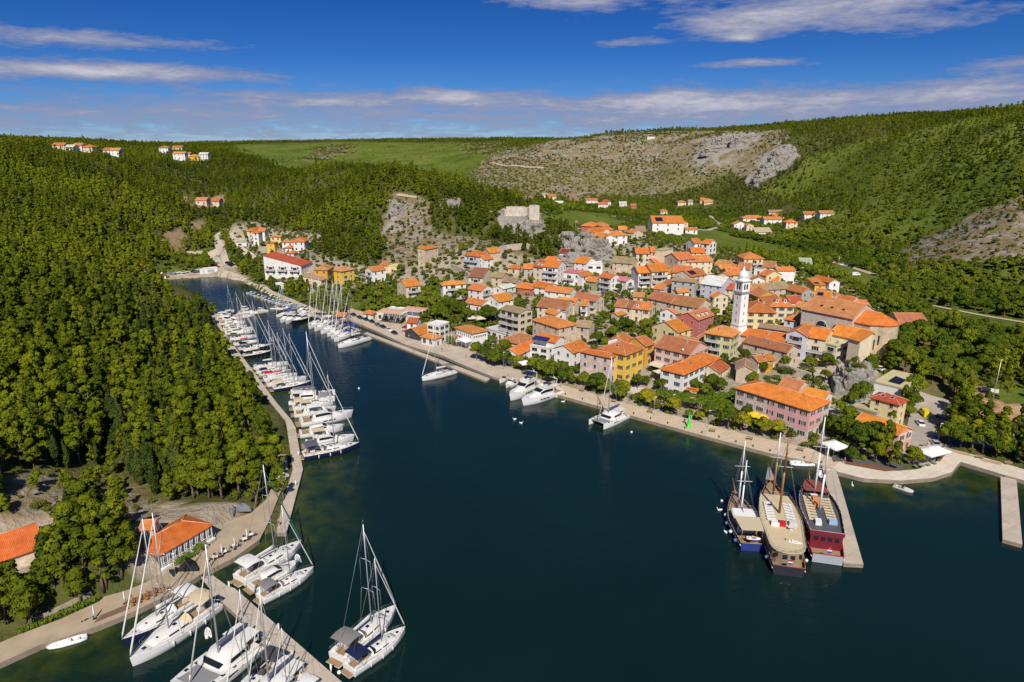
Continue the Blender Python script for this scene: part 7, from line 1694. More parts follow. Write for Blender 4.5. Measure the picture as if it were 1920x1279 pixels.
for (p, wd_) in tset:
    a = W(p[0], p[1], 1.1); dup(TB, a, .5, f'white clothed table, {wd_} from the pier gangway along the left quay edge', 'white terrace tables')
    for k, ang in enumerate((.5, 2.07, 3.64)):
        dup(CH, (a.x + .85 * math.cos(ang), a.y + .85 * math.sin(ang), 1.1), ang - math.pi / 2, f'dark chair round the {wd_} white table on the left quay', 'chairs round the white quay tables', colors={'seat': (.05, .045, .045), 'backrest': (.05, .045, .045)})
for i, p in enumerate([(249, 1133), (262, 1127), (276, 1121), (290, 1115), (303, 1108)]):
    a = W(p[0], p[1], 1.1); wd_ = wd(i, 5); dup(TB, a, .45, f'wooden table, {wd_} right of the brown deck on the left quay', 'wooden terrace tables', colors={'table_top': (.24, .13, .06)})
    for k, ang in enumerate((.45, 3.6, 2.0, 5.2)):
        dup(CH, (a.x + .85 * math.cos(ang), a.y + .85 * math.sin(ang), 1.1), ang - math.pi / 2, f'orange brown chair at the {wd_} wooden table by the brown deck', 'chairs round the wooden quay tables', colors={'seat': (.38, .17, .04), 'backrest': (.38, .17, .04)})
def proto_parasol(open_, c, w_=3.2):
    root = thing('parasol', 'x', 'parasol', group='parasols'); b = MB(); b.tube((0, 0, 0), (0, 0, 2.7), .035, .035, 6); b.build('pole', M_WHITE, root); b = MB()
    if open_: b.add([(-w_ / 2, -w_ / 2, 2.3), (w_ / 2, -w_ / 2, 2.3), (w_ / 2, w_ / 2, 2.3), (-w_ / 2, w_ / 2, 2.3), (0, 0, 3.0), (0, 0, 2.9), (-w_ / 2, -w_ / 2, 2.15), (w_ / 2, -w_ / 2, 2.15), (w_ / 2, w_ / 2, 2.15), (-w_ / 2, w_ / 2, 2.15)], [(0, 1, 4), (1, 2, 4), (2, 3, 4), (3, 0, 4), (7, 6, 5), (8, 7, 5), (9, 8, 5), (6, 9, 5), (0, 6, 7, 1), (1, 7, 8, 2), (2, 8, 9, 3), (3, 9, 6, 0)])
    else: b.lathe([(.06, .7), (.20, .8), (.16, 1.6), (.10, 2.4), (.03, 2.8)], n=8)
    b.build('canopy', M_CANVAS, root, c)
    b = MB(); b.box((0, 0, .06), (.6, .6, .12)); b.build('base', M_DARK, root); return root
PC, PO = proto_parasol(False, (.74, .73, .70)), proto_parasol(True, (.74, .72, .69))
for p, l in [((178, 1160), 'closed white parasol at the left end of the brown deck'), ((235, 1132), 'closed white parasol at the right end of the brown deck'), ((417, 1043), 'closed white parasol beside the second white table'), ((441, 1030), 'closed white parasol beside the third white table'), ((464, 1012), 'closed white parasol beside the fifth white table'), ((390, 1012), 'closed white parasol near the right end of the waterside restaurant')]:
    dup(PC, W(p[0], p[1], 1.1), .3, l, 'closed white parasols')
for p, c, s_, l in [((1296, 765), (.62, .28, .24), 1.3, 'pale pink parasol near the green harbour beacon'), ((1412, 792), (.72, .50, .03), 1.2, 'yellow parasol, left of two before the half-grey facade'), ((1426, 797), (.72, .50, .03), 1.2, 'yellow parasol, right of two before the half-grey facade'), ((1562, 858), (.74, .73, .70), 1.7, 'large white parasol at the head of the ship pier'),
        ((1738, 870), (.74, .73, .70), 1.6, 'white parasol, left of two by the yellowing promenade tree'), ((1752, 866), (.74, .73, .70), 1.6, 'white parasol, right of two by the yellowing promenade tree'), ((985, 695), (.74, .73, .70), 1.4, 'white square parasol between quay plane trees'), ((1240, 714), (.66, .60, .48), 1.5, 'cream parasol beside the white waterfront building'),
        ((884, 608), (.60, .52, .40), 1.4, 'beige parasol, left of two behind the white commercial building'), ((900, 609), (.60, .52, .40), 1.4, 'beige parasol, right of two behind the white commercial building'), ((1243, 675), (.74, .73, .7), 1.4, 'white parasol in the alley beside the bright yellow house'), ((960, 680), (.74, .73, .70), 1.3, 'white parasol on the quay below the yellow awning house')]:
    dup(PO, at(*p), .4, l, 'open parasols', s_, {'canopy': c})
for i, p in enumerate([(1716, 878), (1728, 878), (1740, 876), (1752, 873), (1722, 872), (1746, 869), (1655, 858), (1665, 862), (1660, 850), (1672, 855)]):
    a = at(*p); gg = i < 6
    dup(TB, a, .3, ('grey green' if gg else 'red clothed') + f' cafe table, {wd(i if gg else i - 6, 10)} on the promenade ' + ('under the white parasols' if gg else 'before the salmon house'), 'promenade cafe tables', colors={'table_top': (.14, .22, .18) if gg else (.5, .08, .07)})
for o in (CH, TB, PC, PO): remove(o)
def pole(p, hgt__, label, name='lamp_post', cat='lamp post', head=True, r=.06, m=M_METAL):
    a = at(*p); root = thing(name, label, cat, tuple(a)); b = MB(); b.tube((0, 0, -.3), (0, 0, hgt__), r, r * .6, 7); b.build('post', m, root)
    if head: b = MB(); b.box((.25, 0, hgt__), (.7, .22, .12)); b.build('lamp_head', M_WHITE, root)
    return root
pole((333, 1104), 8.0, 'slim white lamp post on the quay edge by the waterside restaurant', m=M_WHITE)
pole((944, 693), 7.0, 'lamp post on the quay left of the plane trees'); pole((1226, 780), 6.5, 'lamp post between yellowing quay trees'); pole((1327, 804), 6.0, 'lamp post right of the green harbour beacon', m=M_DARK); pole((1699, 845), 6, 'lamp post beside the salmon house'); pole((1758, 830), 6, 'lamp post by the silver car')
for i, (p, l) in enumerate([((834, 651), 'white flagpole, left of three by the harbour office'), ((841, 653), 'white flagpole, middle of three by the harbour office'), ((847, 654), 'white flagpole, right of three by the harbour office')]): pole(p, 8.5, l, 'flagpole', 'flagpole', False, m=M_WHITE)
pole((1858, 768), 17, 'tall pale floodlight mast beside the sandy court', 'floodlight_mast', 'mast', True, .14); pole((1660, 668), 9, 'wooden utility pole by the church apse', 'utility_pole', 'pole', False, .12, M_WOOD); pole((1571, 505), 9, 'pale pole beside the meadow car row', 'utility_pole', 'pole', False, .12)
r = pole((1079, 436), 8, 'flagpole on top of the grey crag', 'flagpole', 'flagpole', False, m=M_WHITE); b = MB(); b.box((.8, 0, 7.3), (1.5, .04, 1.0)); b.build('flag', M_OBJ, r, (.6, .2, .2))
def beacon():
    a = W(1291, 801, 1.05); root = thing('harbour_beacon', 'bright green harbour light on the town quay edge', 'beacon', tuple(a)); G = mat('signal_green', (.03, .55, .03), .5)
    b = MB(); b.lathe([(.75, 0), (.75, .15), (.6, .2), (.5, 1.6), (.34, 1.9), (.22, 3.9)], n=14); b.build('tower', G, root)
    b = MB(); b.lathe([(.5, 3.9), (.5, 4.0)], n=12); [b.tube((.45 * math.cos(t), .45 * math.sin(t), 4), (.45 * math.cos(t), .45 * math.sin(t), 4.6), .02, .02, 4) for t in [k * .785 for k in range(8)]]; b.build('gallery', G, root)
    b = MB(); b.lathe([(.16, 4.0), (.16, 4.7), (.02, 5.0)], n=10); b.build('lantern', G, root)
beacon()
def arbor():
    P = [W(px, py, 5.2) for px, py in [(1230, 725), (1282, 730), (1322, 738), (1380, 728), (1379, 760), (1362, 768), (1312, 752), (1232, 737)]]; o = P[0]; o = Vector((o.x, o.y, float(hgt(o.x, o.y))))
    root = thing('vine_arbor', 'leafy green vine arbor roof between the white and half-pink waterfront buildings', 'arbor', tuple(o)); poly = [(p.x - o.x, p.y - o.y) for p in P]; xs = [p[0] for p in poly]; ys = [p[1] for p in poly]; rg = np.random.default_rng(4); cl = []
    X = rg.uniform(min(xs), max(xs), 900); Y = rg.uniform(min(ys), max(ys), 900); k = in_poly(X, Y, poly)
    for x, y in list(zip(X[k], Y[k])): cl.append(((x, y, 3.3), .75, .45))
    obj('canopy', crown_mesh('arbor_leaves', M_HEDGE, 3, lambda g: cl, 40, .2, 'a'), root)
    for i in range(len(poly)): b = MB(); b.tube((0, 0, -.5), (0, 0, 3.3), .08, .08, 6); b.build('post', M_WOOD, root, loc=(poly[i][0], poly[i][1], 0))
    BLOCK.append([(p.x, p.y) for p in P])
arbor()
b = MB(); b.box((0, 0, 0), (4.2, .12, 1.1)); p = at(1296, 752); o = b.build('sign', M_OBJ, color=(.75, .22, .02), loc=(p.x, p.y, p.z + 4.3), rz=-.35, label='orange banner sign on the front of the vine arbor', cat='sign'); b = MB(); [b.box((-1.2 + k * .6, -.075, 0), (.4, .02, .4)) for k in range(5)]; b.build('sign_letters', M_DARK, o)
for p, l in [((430, 1102), 'white service pedestal at the start of the lower left pier'), ((523, 1182), 'white service pedestal halfway along the lower left pier'), ((549, 1232), 'white service pedestal beside the second catamaran'), ((621, 1259), 'white service pedestal near the pier end'), ((555, 911), 'white service pedestal on the left marina quay'), ((560, 855), 'white service pedestal by the nearest navy yacht')]:
    a = W(p[0], p[1], .92); root = thing('service_pedestal', l, 'pedestal', tuple(a), group='service pedestals'); b = MB(); b.tube((0, 0, 0), (0, 0, 1.25), .17, .15, 10); b.build('post', M_WHITE, root); b = MB(); b.lathe([(.16, 1.25), (.2, 1.35), (.03, 1.5)], n=10); b.build('cap', M_WHITE, root)
def cover(p, s, l, col):
    a = at(*p); b = MB(); secs = [[(x, y * (1 - .15 * k), z) for x, y, z in [(-s + .2 * k, -s * .6, .0), (-s + .2 * k, -s * .5, s * .5), (-s + .2 * k, 0, s * (.7 + .15 * math.sin(k * 2.1))), (-s + .2 * k, s * .5, s * .5), (-s + .2 * k, s * .6, 0)]] for k in range(0, int(s * 10) + 1, 2)]
    b.loft(secs, 0, True, closed=False); b.build('tarpaulin', M_CANVAS, color=col, loc=tuple(a), rz=.8, label=l, cat='tarpaulin')
cover((343, 1072), 2.2, 'black tarpaulin over stacked gear beside the pier gangway', (.02, .02, .022)); cover((448, 958), 2.0, 'grey tarpaulin under the pine edge at lower left', (.16, .17, .19)); cover((165, 1166), 1.0, 'small black covered heap left of the brown deck', (.02, .02, .02))
for p, l, c, s_ in [((739, 873), 0, 0, 0)][:0]: pass
def box_hut(p, sz, l, col, rz=.6, sign=None):
    a = at(*p); root = thing('kiosk', l, 'kiosk', tuple(a), rz, 'bay head sheds'); b = MB(); b.box((0, 0, sz[2] / 2 - .2), (sz[0], sz[1], sz[2] + .4)); b.build('wall', M_WALL, root, col); b = MB(); b.box((0, 0, sz[2] + .08), (sz[0] + .4, sz[1] + .4, .16)); b.build('roof', M_WHITE, root)
    b = MB(); b.box((0, -sz[1] / 2 - .03, sz[2] * .45), (sz[0] * .55, .06, sz[2] * .6)); b.build('shutter', M_OBJ, root, sign or (.4, .4, .4))
box_hut((307, 521), (3.5, 3, 3.2), 'white kiosk with red panel at the left of the bay head', (.74, .72, .7), .2, (.6, .05, .06)); box_hut((383, 512), (5, 3, 2.8), 'white shed, left of two on the bay head parking', (.74, .73, .71)); box_hut((395, 511), (8, 4, 3.2), 'bigger white shed, right of two on the bay head parking', (.74, .73, .71)); box_hut((525, 541), (7, 4, 3), 'low white shed beside the bay road below the hotel', (.7, .67, .62), -.9)
for pts, l in [([(500, 523), (512, 521), (515, 525), (504, 528)], 'turquoise swimming pool in front of the terraced hotel'), ([(549, 538), (574, 532), (577, 535), (552, 541)], 'long pale blue pool below the orange hotel wing'), ([(779, 556), (792, 553), (796, 557), (783, 560)], 'small blue pool beside the white house with bougainvillea')]:
    P = [at(*p) for p in pts]; z = max(p.z for p in P) + .25; b = MB(); b.prism([(p.x, p.y) for p in P], z - 1.2, z - .05, 1); c = sum((Vector((p.x, p.y, 0)) for p in P), Vector()) / 4; b.prism([(c.x + (p.x - c.x) * .82, c.y + (p.y - c.y) * .82) for p in P], z - .1, z, 0); b.build('swimming_pool', [mat('pool_water', (.08, .42, .55), .05), M_PALE], label=l, cat='pool')
a = at(1205, 717); root = thing('stone_well', 'square stone well on the town square', 'well', tuple(a), .3); b = MB(); b.box((0, 0, .5), (3.0, 2.4, 1.4)); b.build('basin', M_STONE, root, (.5, .42, .33)); b = MB(); b.box((0, 0, 1.22), (2.2, 1.6, .1)); b.build('cover', mat('mossy_cover', (.10, .09, .05), .95), root)
b = MB(); P = [W(px, py, 4.6) for px, py in [(1214, 690), (1233, 678), (1252, 684), (1238, 697)]]; o = at(1225, 700); b.prism([(p.x - o.x, p.y - o.y) for p in P], 3.0, 3.12)
root = thing('awning', 'cream cafe canopy on the square beside the white waterfront building', 'awning', tuple(o)); b.build('canopy', M_CANVAS, root, (.62, .55, .44))
for p in P: b = MB(); b.tube((0, 0, -.2), (0, 0, 3.0), .05, .05, 6); b.build('post', M_DARK, root, loc=((p.x - o.x) * .96, (p.y - o.y) * .96, 0))
for (A_, B_, d_, h_, l) in [((182, 165), (480, 200), 6, 6.2, 'left half of a tan slatted pergola over the long white bar'), ((500, 140), (775, 170), 6, 6.2, 'right half of a tan slatted pergola over the long white bar')]:
    p, q = W(*zp('Q', A_), 7.4), W(*zp('Q', B_), 7.4); v = Vector((q.x - p.x, q.y - p.y, 0)); L = v.length; o = Vector((p.x, p.y, float(hgt(p.x, p.y)))); root = thing('pergola', l, 'pergola', tuple(o), math.atan2(v.y, v.x), 'bar pergolas'); zt = 7.4 - o.z
    b = MB()
    for k in range(int(L / 1.3)): b.slab([(k * 1.3, -.2, zt + (.15 if k % 2 else 0)), (k * 1.3 + 1.05, -.2, zt + (.15 if k % 2 else 0)), (k * 1.3 + 1.05, d_, zt + .5), (k * 1.3, d_, zt + .5)], .06)
    b.box((L / 2, 0, zt - .15), (L, .15, .15)); b.box((L / 2, d_ - .2, zt + .2), (L, .15, .15)); b.build('slatted_roof', M_CANVAS, root, (.58, .34, .20))
    for x in (0.1, L / 2, L - .1):
        for y in (0, d_ - .2): b = MB(); b.tube((x, y, 2.9), (x, y, zt + .1), .07, .07, 5); b.build('post', M_WHITE, root)
p, q = W(*zp('Q', (492, 385)), 2.9), W(*zp('Q', (612, 408)), 2.9); v = Vector((q.x - p.x, q.y - p.y, 0)); o = Vector((p.x, p.y, 1.1)); root = thing('awning', 'dark red awning over a marina cafe terrace', 'awning', tuple(o), math.atan2(v.y, v.x)); L = v.length
b = MB(); b.slab([(0, 0, 2.3), (L, 0, 2.3), (L, 6, 3.3), (0, 6, 3.3)], .08); b.build('canopy', M_CANVAS, root, (.22, .02, .03))
for x in (.1, L - .1): b = MB(); b.tube((x, .1, 0), (x, .1, 2.3), .05, .05, 5); b.build('post', M_WHITE, root)

for i in range(16):          # mooring bollards and benches along the town quay
    t = i / 15; px, py = (1060 + t * 480, 0); py = float(np.interp(px, [1039, 1180, 1290, 1440, 1520, 1562], [734, 774, 805, 845, 862, 875])); a = W(px, py, 1.05)
    root = thing('bollard', f'black iron bollard, {i + 1 if i > 13 else wd(i, 14)}{"th" if i > 13 else ""} from the larger motor yacht along the town quay edge', 'bollard', tuple(a), 0, 'bollards on the town quay'); b = MB(); b.lathe([(.22, 0), (.16, .1), (.15, .4), (.24, .48), (.2, .58), (.03, .62)], n=10); b.build('post', M_DARK, root)
for i, p in enumerate([(1090, 736), (1150, 756), (1218, 776), (1335, 812), (1405, 827), (1500, 848), (1835, 862), (1890, 874)]):
    a = at(*p); root = thing('bench', f'wooden bench, {wd(i, 8)} along the town waterfront walking right', 'bench', (a.x, a.y, max(a.z, 1.1)), -.45, 'waterfront benches')
    b = MB(); b.box((0, 0, .45), (1.8, .45, .07)); b.build('seat', M_WOOD, root); b = MB(); b.box((0, .22, .75), (1.8, .06, .4)); b.build('backrest', M_WOOD, root)
    for s in (-.7, .7): b = MB(); b.box((s, 0, .2), (.08, .4, .42)); b.build('leg', M_DARK, root)

# ------------------------------------------------------------------ vehicles
def car_proto(van=False):
    root = thing('parked_van' if van else 'parked_car', 'x', 'van' if van else 'car'); L, Wd = (5.4, 1.95) if van else (4.3, 1.75)
    b = MB(); prof = [(-.5, .35, .62), (-.49, .62, .95), (-.2, .68, .98), (.22, .72, 1.0), (.48, .62, .9), (.5, .38, .7)] if not van else [(-.5, .4, 1.0), (-.49, 2.0, 2.05), (.18, 2.2, 2.2), (.34, 1.45, 1.5), (.48, 1.0, 1.05), (.5, .45, .8)]
    secs = []
    for u, z0, z1 in prof: secs.append([(u * L, y * Wd / 2, z) for y, z in ((-1, .28), (-1, z1 * .9 if not van else z1 * .92), (-.88, z1), (.88, z1), (1, z1 * .9 if not van else z1 * .92), (1, .28))])
    b.loft(secs, 0, False); b.build('body', M_GEL, root, WHITE)
    g = MB()
    if not van:
        secs = [[(u * L, y * Wd / 2 * k, z) for y, z in ((-1, z0), (-.82, z1), (.82, z1), (1, z0))] for u, z0, z1, k in ((-.42, .92, 1.0, .88), (-.28, .95, 1.42, .86), (.08, .97, 1.44, .86), (.26, .97, 1.02, .88))]; g.loft(secs, 0, False); g.build('window', M_GLASS, root)
        r_ = MB(); r_.slab([(-.27 * L, -Wd * .345, 1.475), (.07 * L, -Wd * .345, 1.49), (.07 * L, Wd * .345, 1.49), (-.27 * L, Wd * .345, 1.475)], .05); r_.build('car_roof', M_GEL, root, WHITE)
    else:
        g.slab([(.19 * L, -Wd * .42, 2.16), (.335 * L, -Wd * .42, 1.52), (.335 * L, Wd * .42, 1.52), (.19 * L, Wd * .42, 2.16)], .02); g.v = [(x + .06, y, z + .04) for x, y, z in g.v]; g.build('windscreen', M_GLASS, root)
        for s_ in (-1, 1): g = MB(); g.box((.08 * L, s_ * (Wd / 2 + .005), 1.6), (.9, .03, .5)); g.build('window', M_GLASS, root)
    for sx in (-.32, .30):
        for sy in (-1, 1): wl = MB(); wl.tube((0, -.1, 0), (0, .1, 0), .32, .32, 12); wl.build('wheel', M_DARK, root, loc=(sx * L, sy * (Wd / 2 - .08), .32))
    for sy in (-1, 1): l_ = MB(); l_.box((L / 2 - .02, sy * Wd * .36, .62), (.08, .3, .14)); l_.build('headlight', M_DECKW, root)
    return root
CAR, VAN = car_proto(), car_proto(True)
CC = {'black': (.012, .012, .014), 'white': (.72, .72, .72), 'silver': (.38, .39, .40), 'dark blue': (.015, .03, .12), 'red': (.42, .02, .02), 'grey': (.12, .12, .13), 'navy': (.01, .016, .05), 'light blue': (.2, .32, .45), 'yellow': (.68, .58, .01)}
def car(p, hd, c, l, g=None, van=False):
    a = at(*p); dup(VAN if van else CAR, (a.x, a.y, max(a.z, float(hgt(a.x, a.y))) + .13), hd, l, g, 1.0, {'body': CC[c], 'car_roof': CC[c]})
jg = 'cars parked along the marina road'
for i, (x, y, c) in enumerate([(600, 668, 'black'), (668, 698, 'black'), (735, 718, 'navy'), (800, 742, 'black'), (863, 778, 'grey'), (920, 800, 'black'), (980, 832, 'white'), (1045, 866, 'black')]):
    car((560 + x / 5.8125, 480 + y / 5.8125 - 2), -.95, c, f'{c} car, {wd(i, 8)} from the little white hut in the marina road row', jg)
ig = 'cars parked at the bay head'
for i, (x, y, c) in enumerate([(252, 196, 'light blue'), (300, 192, 'white'), (390, 186, 'white'), (490, 178, 'black'), (515, 180, 'grey'), (545, 158, 'white'), (705, 108, 'dark blue'), (735, 128, 'red'), (745, 92, 'silver'), (860, 82, 'navy'), (880, 92, 'dark blue'), (905, 108, 'black')]):
    car((280 + x / 5.8125, 480 + y / 5.8125), .5 + .25 * (i % 3), c, f'{c} car, {wd(i, 12)} from the red panelled kiosk around the bay head', ig)
for p, hd, c, l in [((512, 539), -.7, 'black', 'black car on the bay road above the small open boats'), ((530, 547), -.7, 'navy', 'navy car by the low white shed on the bay road'), ((566, 556), -.7, 'dark blue', 'dark blue car, left of two beneath the orchard trees'), ((575, 558), -.7, 'dark blue', 'dark blue car, right of two beneath the orchard trees'),
        ((916, 634), .4, 'silver', 'silver car beside the white commercial building'), ((1725, 797), 1.3, 'white', 'white car parked in front of the yellow van'), ((1752, 835), 1.4, 'silver', 'silver car by the promenade bend'), ((1762, 797), 1.2, 'red', 'red car half hidden by the promenade trees'), ((1768, 786), 2.2, 'grey', 'dark grey car under the park trees'),
        ((1590, 852), .15, 'dark blue', 'dark blue car on the promenade beside the dark garden trees'), ((1647, 694), 1.9, 'white', 'white car above the dusty flat roof'), ((1602, 754), .3, 'light blue', 'pale blue car under the round dark tree by the crag'), ((1622, 672), .2, 'grey', 'grey car on the lane below the church apse'),
        ((1646, 583), .2, 'white', 'white car behind the church choir'), ((1656, 586), .2, 'red', 'red car behind the church choir'), ((523, 874), 1.2, 'white', 'white buggy parked by the upper left marina quay'), ((1600, 754), .3, 'light blue', '')][:16]:
    car(p, hd, c, l)
car((1733, 779), 1.35, 'yellow', 'bright yellow ambulance-like van on the dusty street', van=True); car((524, 903), 1.2, 'white', 'white van with dark windscreen by the upper left marina quay', van=True); car((1604, 517), .1, 'white', 'white camper van alone on the meadow', van=True)
for i, (x, y, c) in enumerate([(560, 186, 'grey'), (592, 192, 'white'), (635, 200, 'red'), (690, 216, 'white'), (738, 230, 'light blue'), (768, 238, 'black'), (800, 248, 'black'), (522, 262, 'silver')]):
    car((1460 + x / 5.8125, 460 + y / 5.8125), 1.0, c, f'{c} car, {wd(i, 8)} in the meadow parking beyond the town', 'cars parked on the meadow')
remove(CAR); remove(VAN)

# ------------------------------------------------------------------ people and birds
def skin_mesh(name, verts, edges, radii, m, sub=1):
    me = bpy.data.meshes.new(name); me.from_pydata(verts, edges, []); o = bpy.data.objects.new(name, me); COL.objects.link(o)
    o.modifiers.new('s', 'SKIN'); sm = o.modifiers.new('d', 'SUBSURF'); sm.levels = sub; sm.render_levels = sub
    for v, r_ in zip(me.skin_vertices[0].data, radii): v.radius = (r_, r_) if not isinstance(r_, tuple) else r_
    me.skin_vertices[0].data[0].use_root = True
    dg = bpy.context.evaluated_depsgraph_get(); dg.update(); ev = o.evaluated_get(dg); out = bpy.data.meshes.new_from_object(ev); bpy.data.objects.remove(o)
    out.materials.clear(); out.materials.append(m); out.polygons.foreach_set('use_smooth', [True] * len(out.polygons)); out.name = name; return out
M_SKIN = mat('skin', (.48, .27, .18), .6)
def person_meshes(st):
    J = [(0, 0, .95), (0, 0, 1.15), (0, 0, 1.38), (0, 0, 1.50), (0, .02, 1.60), (0, .02, 1.70), (.10, 0, .90), (.11, .06 * st, .50), (.11, .16 * st - .0, .08), (.11, .16 * st + .16, .04), (-.10, 0, .90), (-.11, -.04 * st, .50), (-.11, -.22 * st, .08), (-.11, -.22 * st + .16, .04),
         (.19, 0, 1.40), (.25, -.03 - .05 * st, 1.12), (.25, .08 - .05 * st, .88), (-.19, 0, 1.40), (-.25, -.03 + .08 * st, 1.12), (-.25, .06 + .16 * st, .90), (.255, .12 - .05 * st, .80), (-.255, .10 + .18 * st, .82)]
    E_ = [(0, 1), (1, 2), (2, 3), (3, 4), (4, 5), (0, 6), (6, 7), (7, 8), (8, 9), (0, 10), (10, 11), (11, 12), (12, 13), (2, 14), (14, 15), (15, 16), (16, 20), (2, 17), (17, 18), (18, 19), (19, 21)]
    Rr = [(.15, .11), (.14, .10), (.17, .11), .055, (.085, .10), (.075, .09), .085, .06, .042, .035, .085, .06, .042, .035, .06, .042, .034, .06, .042, .034, .025, .025]
    body = skin_mesh('person', J, E_, Rr, M_SKIN)
    sh = skin_mesh('shirt', [J[0], J[1], J[2], J[14], tuple((a + b) / 2 for a, b in zip(J[14], J[15])), J[17], tuple((a + b) / 2 for a, b in zip(J[17], J[18]))], [(0, 1), (1, 2), (2, 3), (3, 4), (2, 5), (5, 6)], [(.17, .13), (.16, .12), (.19, .13), .08, .065, .08, .065], M_OBJ)
    pa = skin_mesh('shorts', [J[0], J[6], tuple((a + b) / 2 for a, b in zip(J[6], J[7])), J[10], tuple((a + b) / 2 for a, b in zip(J[10], J[11]))], [(0, 1), (1, 2), (0, 3), (3, 4)], [(.17, .13), .105, .09, .105, .09], M_OBJ)
    hr = MB(); hr.ball((0, 0, 1.70), .105, 10); hr = hr.mesh('hair', M_OBJ); return body, sh, pa, hr
PM = [person_meshes(1.0), person_meshes(.25)]
HC = {'dark': (.03, .02, .015), 'brown': (.10, .05, .025), 'fair': (.35, .24, .10)}
SC = {'white': (.72, .71, .7), 'red': (.5, .03, .04), 'blue': (.03, .08, .3), 'black': (.02, .02, .02), 'pink': (.6, .16, .3), 'grey': (.3, .3, .3), 'green': (.05, .2, .08), 'orange': (.65, .2, .03)}
def person(p, hd, shirt, short, pose, l):
    a = at(*p); q = PM[pose]; a.z = max(a.z, 1.1 if a.z < 1.1 else a.z)
    r_ = obj('person', q[0], loc=(a.x, a.y, a.z + .12), rz=hd, label=l, cat='person', group='people by the water'); obj('shirt', q[1], r_, SC[shirt]); obj('shorts', q[2], r_, SC[short]); obj('hair', q[3], r_, HC[['dark', 'brown', 'fair'][int(p[0]) % 3]])
for a_ in [((1585, 862), 1.2, 'pink', 'black', 0, 'person in pink top walking by the dark blue promenade car'), ((1605, 861), -1.2, 'white', 'grey', 0, 'person in white shirt strolling mid promenade'), ((1619, 860), 1.4, 'black', 'blue', 0, 'person in black top strolling on the asphalt promenade'), ((1639, 862), -1.0, 'grey', 'black', 1, 'person in grey standing on the promenade curve'), ((1646, 856), 1, 'red', 'blue', 0, 'person in red top near the red cafe tables'),
        ((1583, 872), 0, 'blue', 'black', 1, 'person in blue at the head of the ship pier'), ((1738, 838), 2, 'white', 'blue', 0, 'person in white beside the silver car'), ((1737, 790), 2, 'black', 'grey', 1, 'person in black by the white car near the yellow van'), ((1190, 697), .5, 'red', 'black', 0, 'person in red, left of two on the town square'), ((1193, 699), .8, 'white', 'blue', 0, 'person in white, right of two on the town square'),
        ((829, 661), -.7, 'black', 'black', 0, 'person in black walking on the quay before the harbour office'), ((874, 673), .9, 'orange', 'blue', 0, 'person in orange near the quay plane trees'), ((1051, 727), .6, 'red', 'white', 1, 'person in red standing near the larger motor yacht'), ((767, 636), -.7, 'white', 'grey', 0, 'person in white on the marina road behind the last parked car'), ((1283, 797), .5, 'black', 'grey', 1, 'person in black sitting area edge by the green beacon'),
        ((1695, 862), 0, 'black', 'black', 1, 'person in black under the yellowing promenade tree'), ((1673, 858), 2.5, 'white', 'red', 1, 'person in white before the salmon house'), ((389, 1064), .5, 'red', 'black', 1, 'person in red at the top of the pier gangway'), ((524, 994), .2, 'pink', 'black', 1, 'person in pink at the end of the left marina quay')]: person(*a_)
SW = skin_mesh('swan', [(0, 0, .12), (-.35, 0, .16), (-.6, 0, .26), (.25, 0, .15), (.42, 0, .32), (.46, 0, .55), (.50, 0, .72), (.66, 0, .68)], [(0, 1), (1, 2), (0, 3), (3, 4), (4, 5), (5, 6), (6, 7)], [(.24, .2), (.2, .18), .05, (.18, .16), .07, .05, .07, .025], mat('white_feathers', (.8, .8, .78), .8))
for i, (p, l) in enumerate([((1056, 754), 'white swan off the bow of the larger motor yacht'), ((1043, 745), 'white swan near the stern of the larger motor yacht'), ((965, 787), 'white swan, left of two on open water before the town'), ((977, 794), 'white swan, right of two on open water before the town'), ((1598, 911), 'white swan swimming right of the ship pier'), ((1349, 957), 'white swan beside the blue hulled ship'), ((1361, 999), 'white swan behind the stern of the blue hulled ship')]):
    a = W(*p, 0); obj('swan', SW, loc=(a.x, a.y, -.02), rz=i * 1.9, label=l, cat='swan', group='swans on the bay', scale=1.25)
for i, (p, l) in enumerate([((673, 729), 'white mooring buoy in mid bay off the left marina row'), ((1184, 811), 'small white buoy near the lone town catamaran'), ((636, 1262), 'white ball fender buoy at the stern of the grey bimini yacht'), ((430, 1030), 'white buoy in shallow water by the left quay'), ((1353, 940), 'white buoy left of the blue hulled ship'), ((1512, 1052), 'white round buoy between the beige and red ships')]):
    a = W(*p, 0); root = thing('mooring_buoy', l, 'buoy', (a.x, a.y, 0), 0, 'white buoys'); b = MB(); b.ball((0, 0, .15), .36, 10); b.build('float', M_WHITE, root); b = MB(); b.tube((0, 0, .45), (0, 0, .62), .05, .05, 6); b.build('mooring_eye', M_STEEL, root)

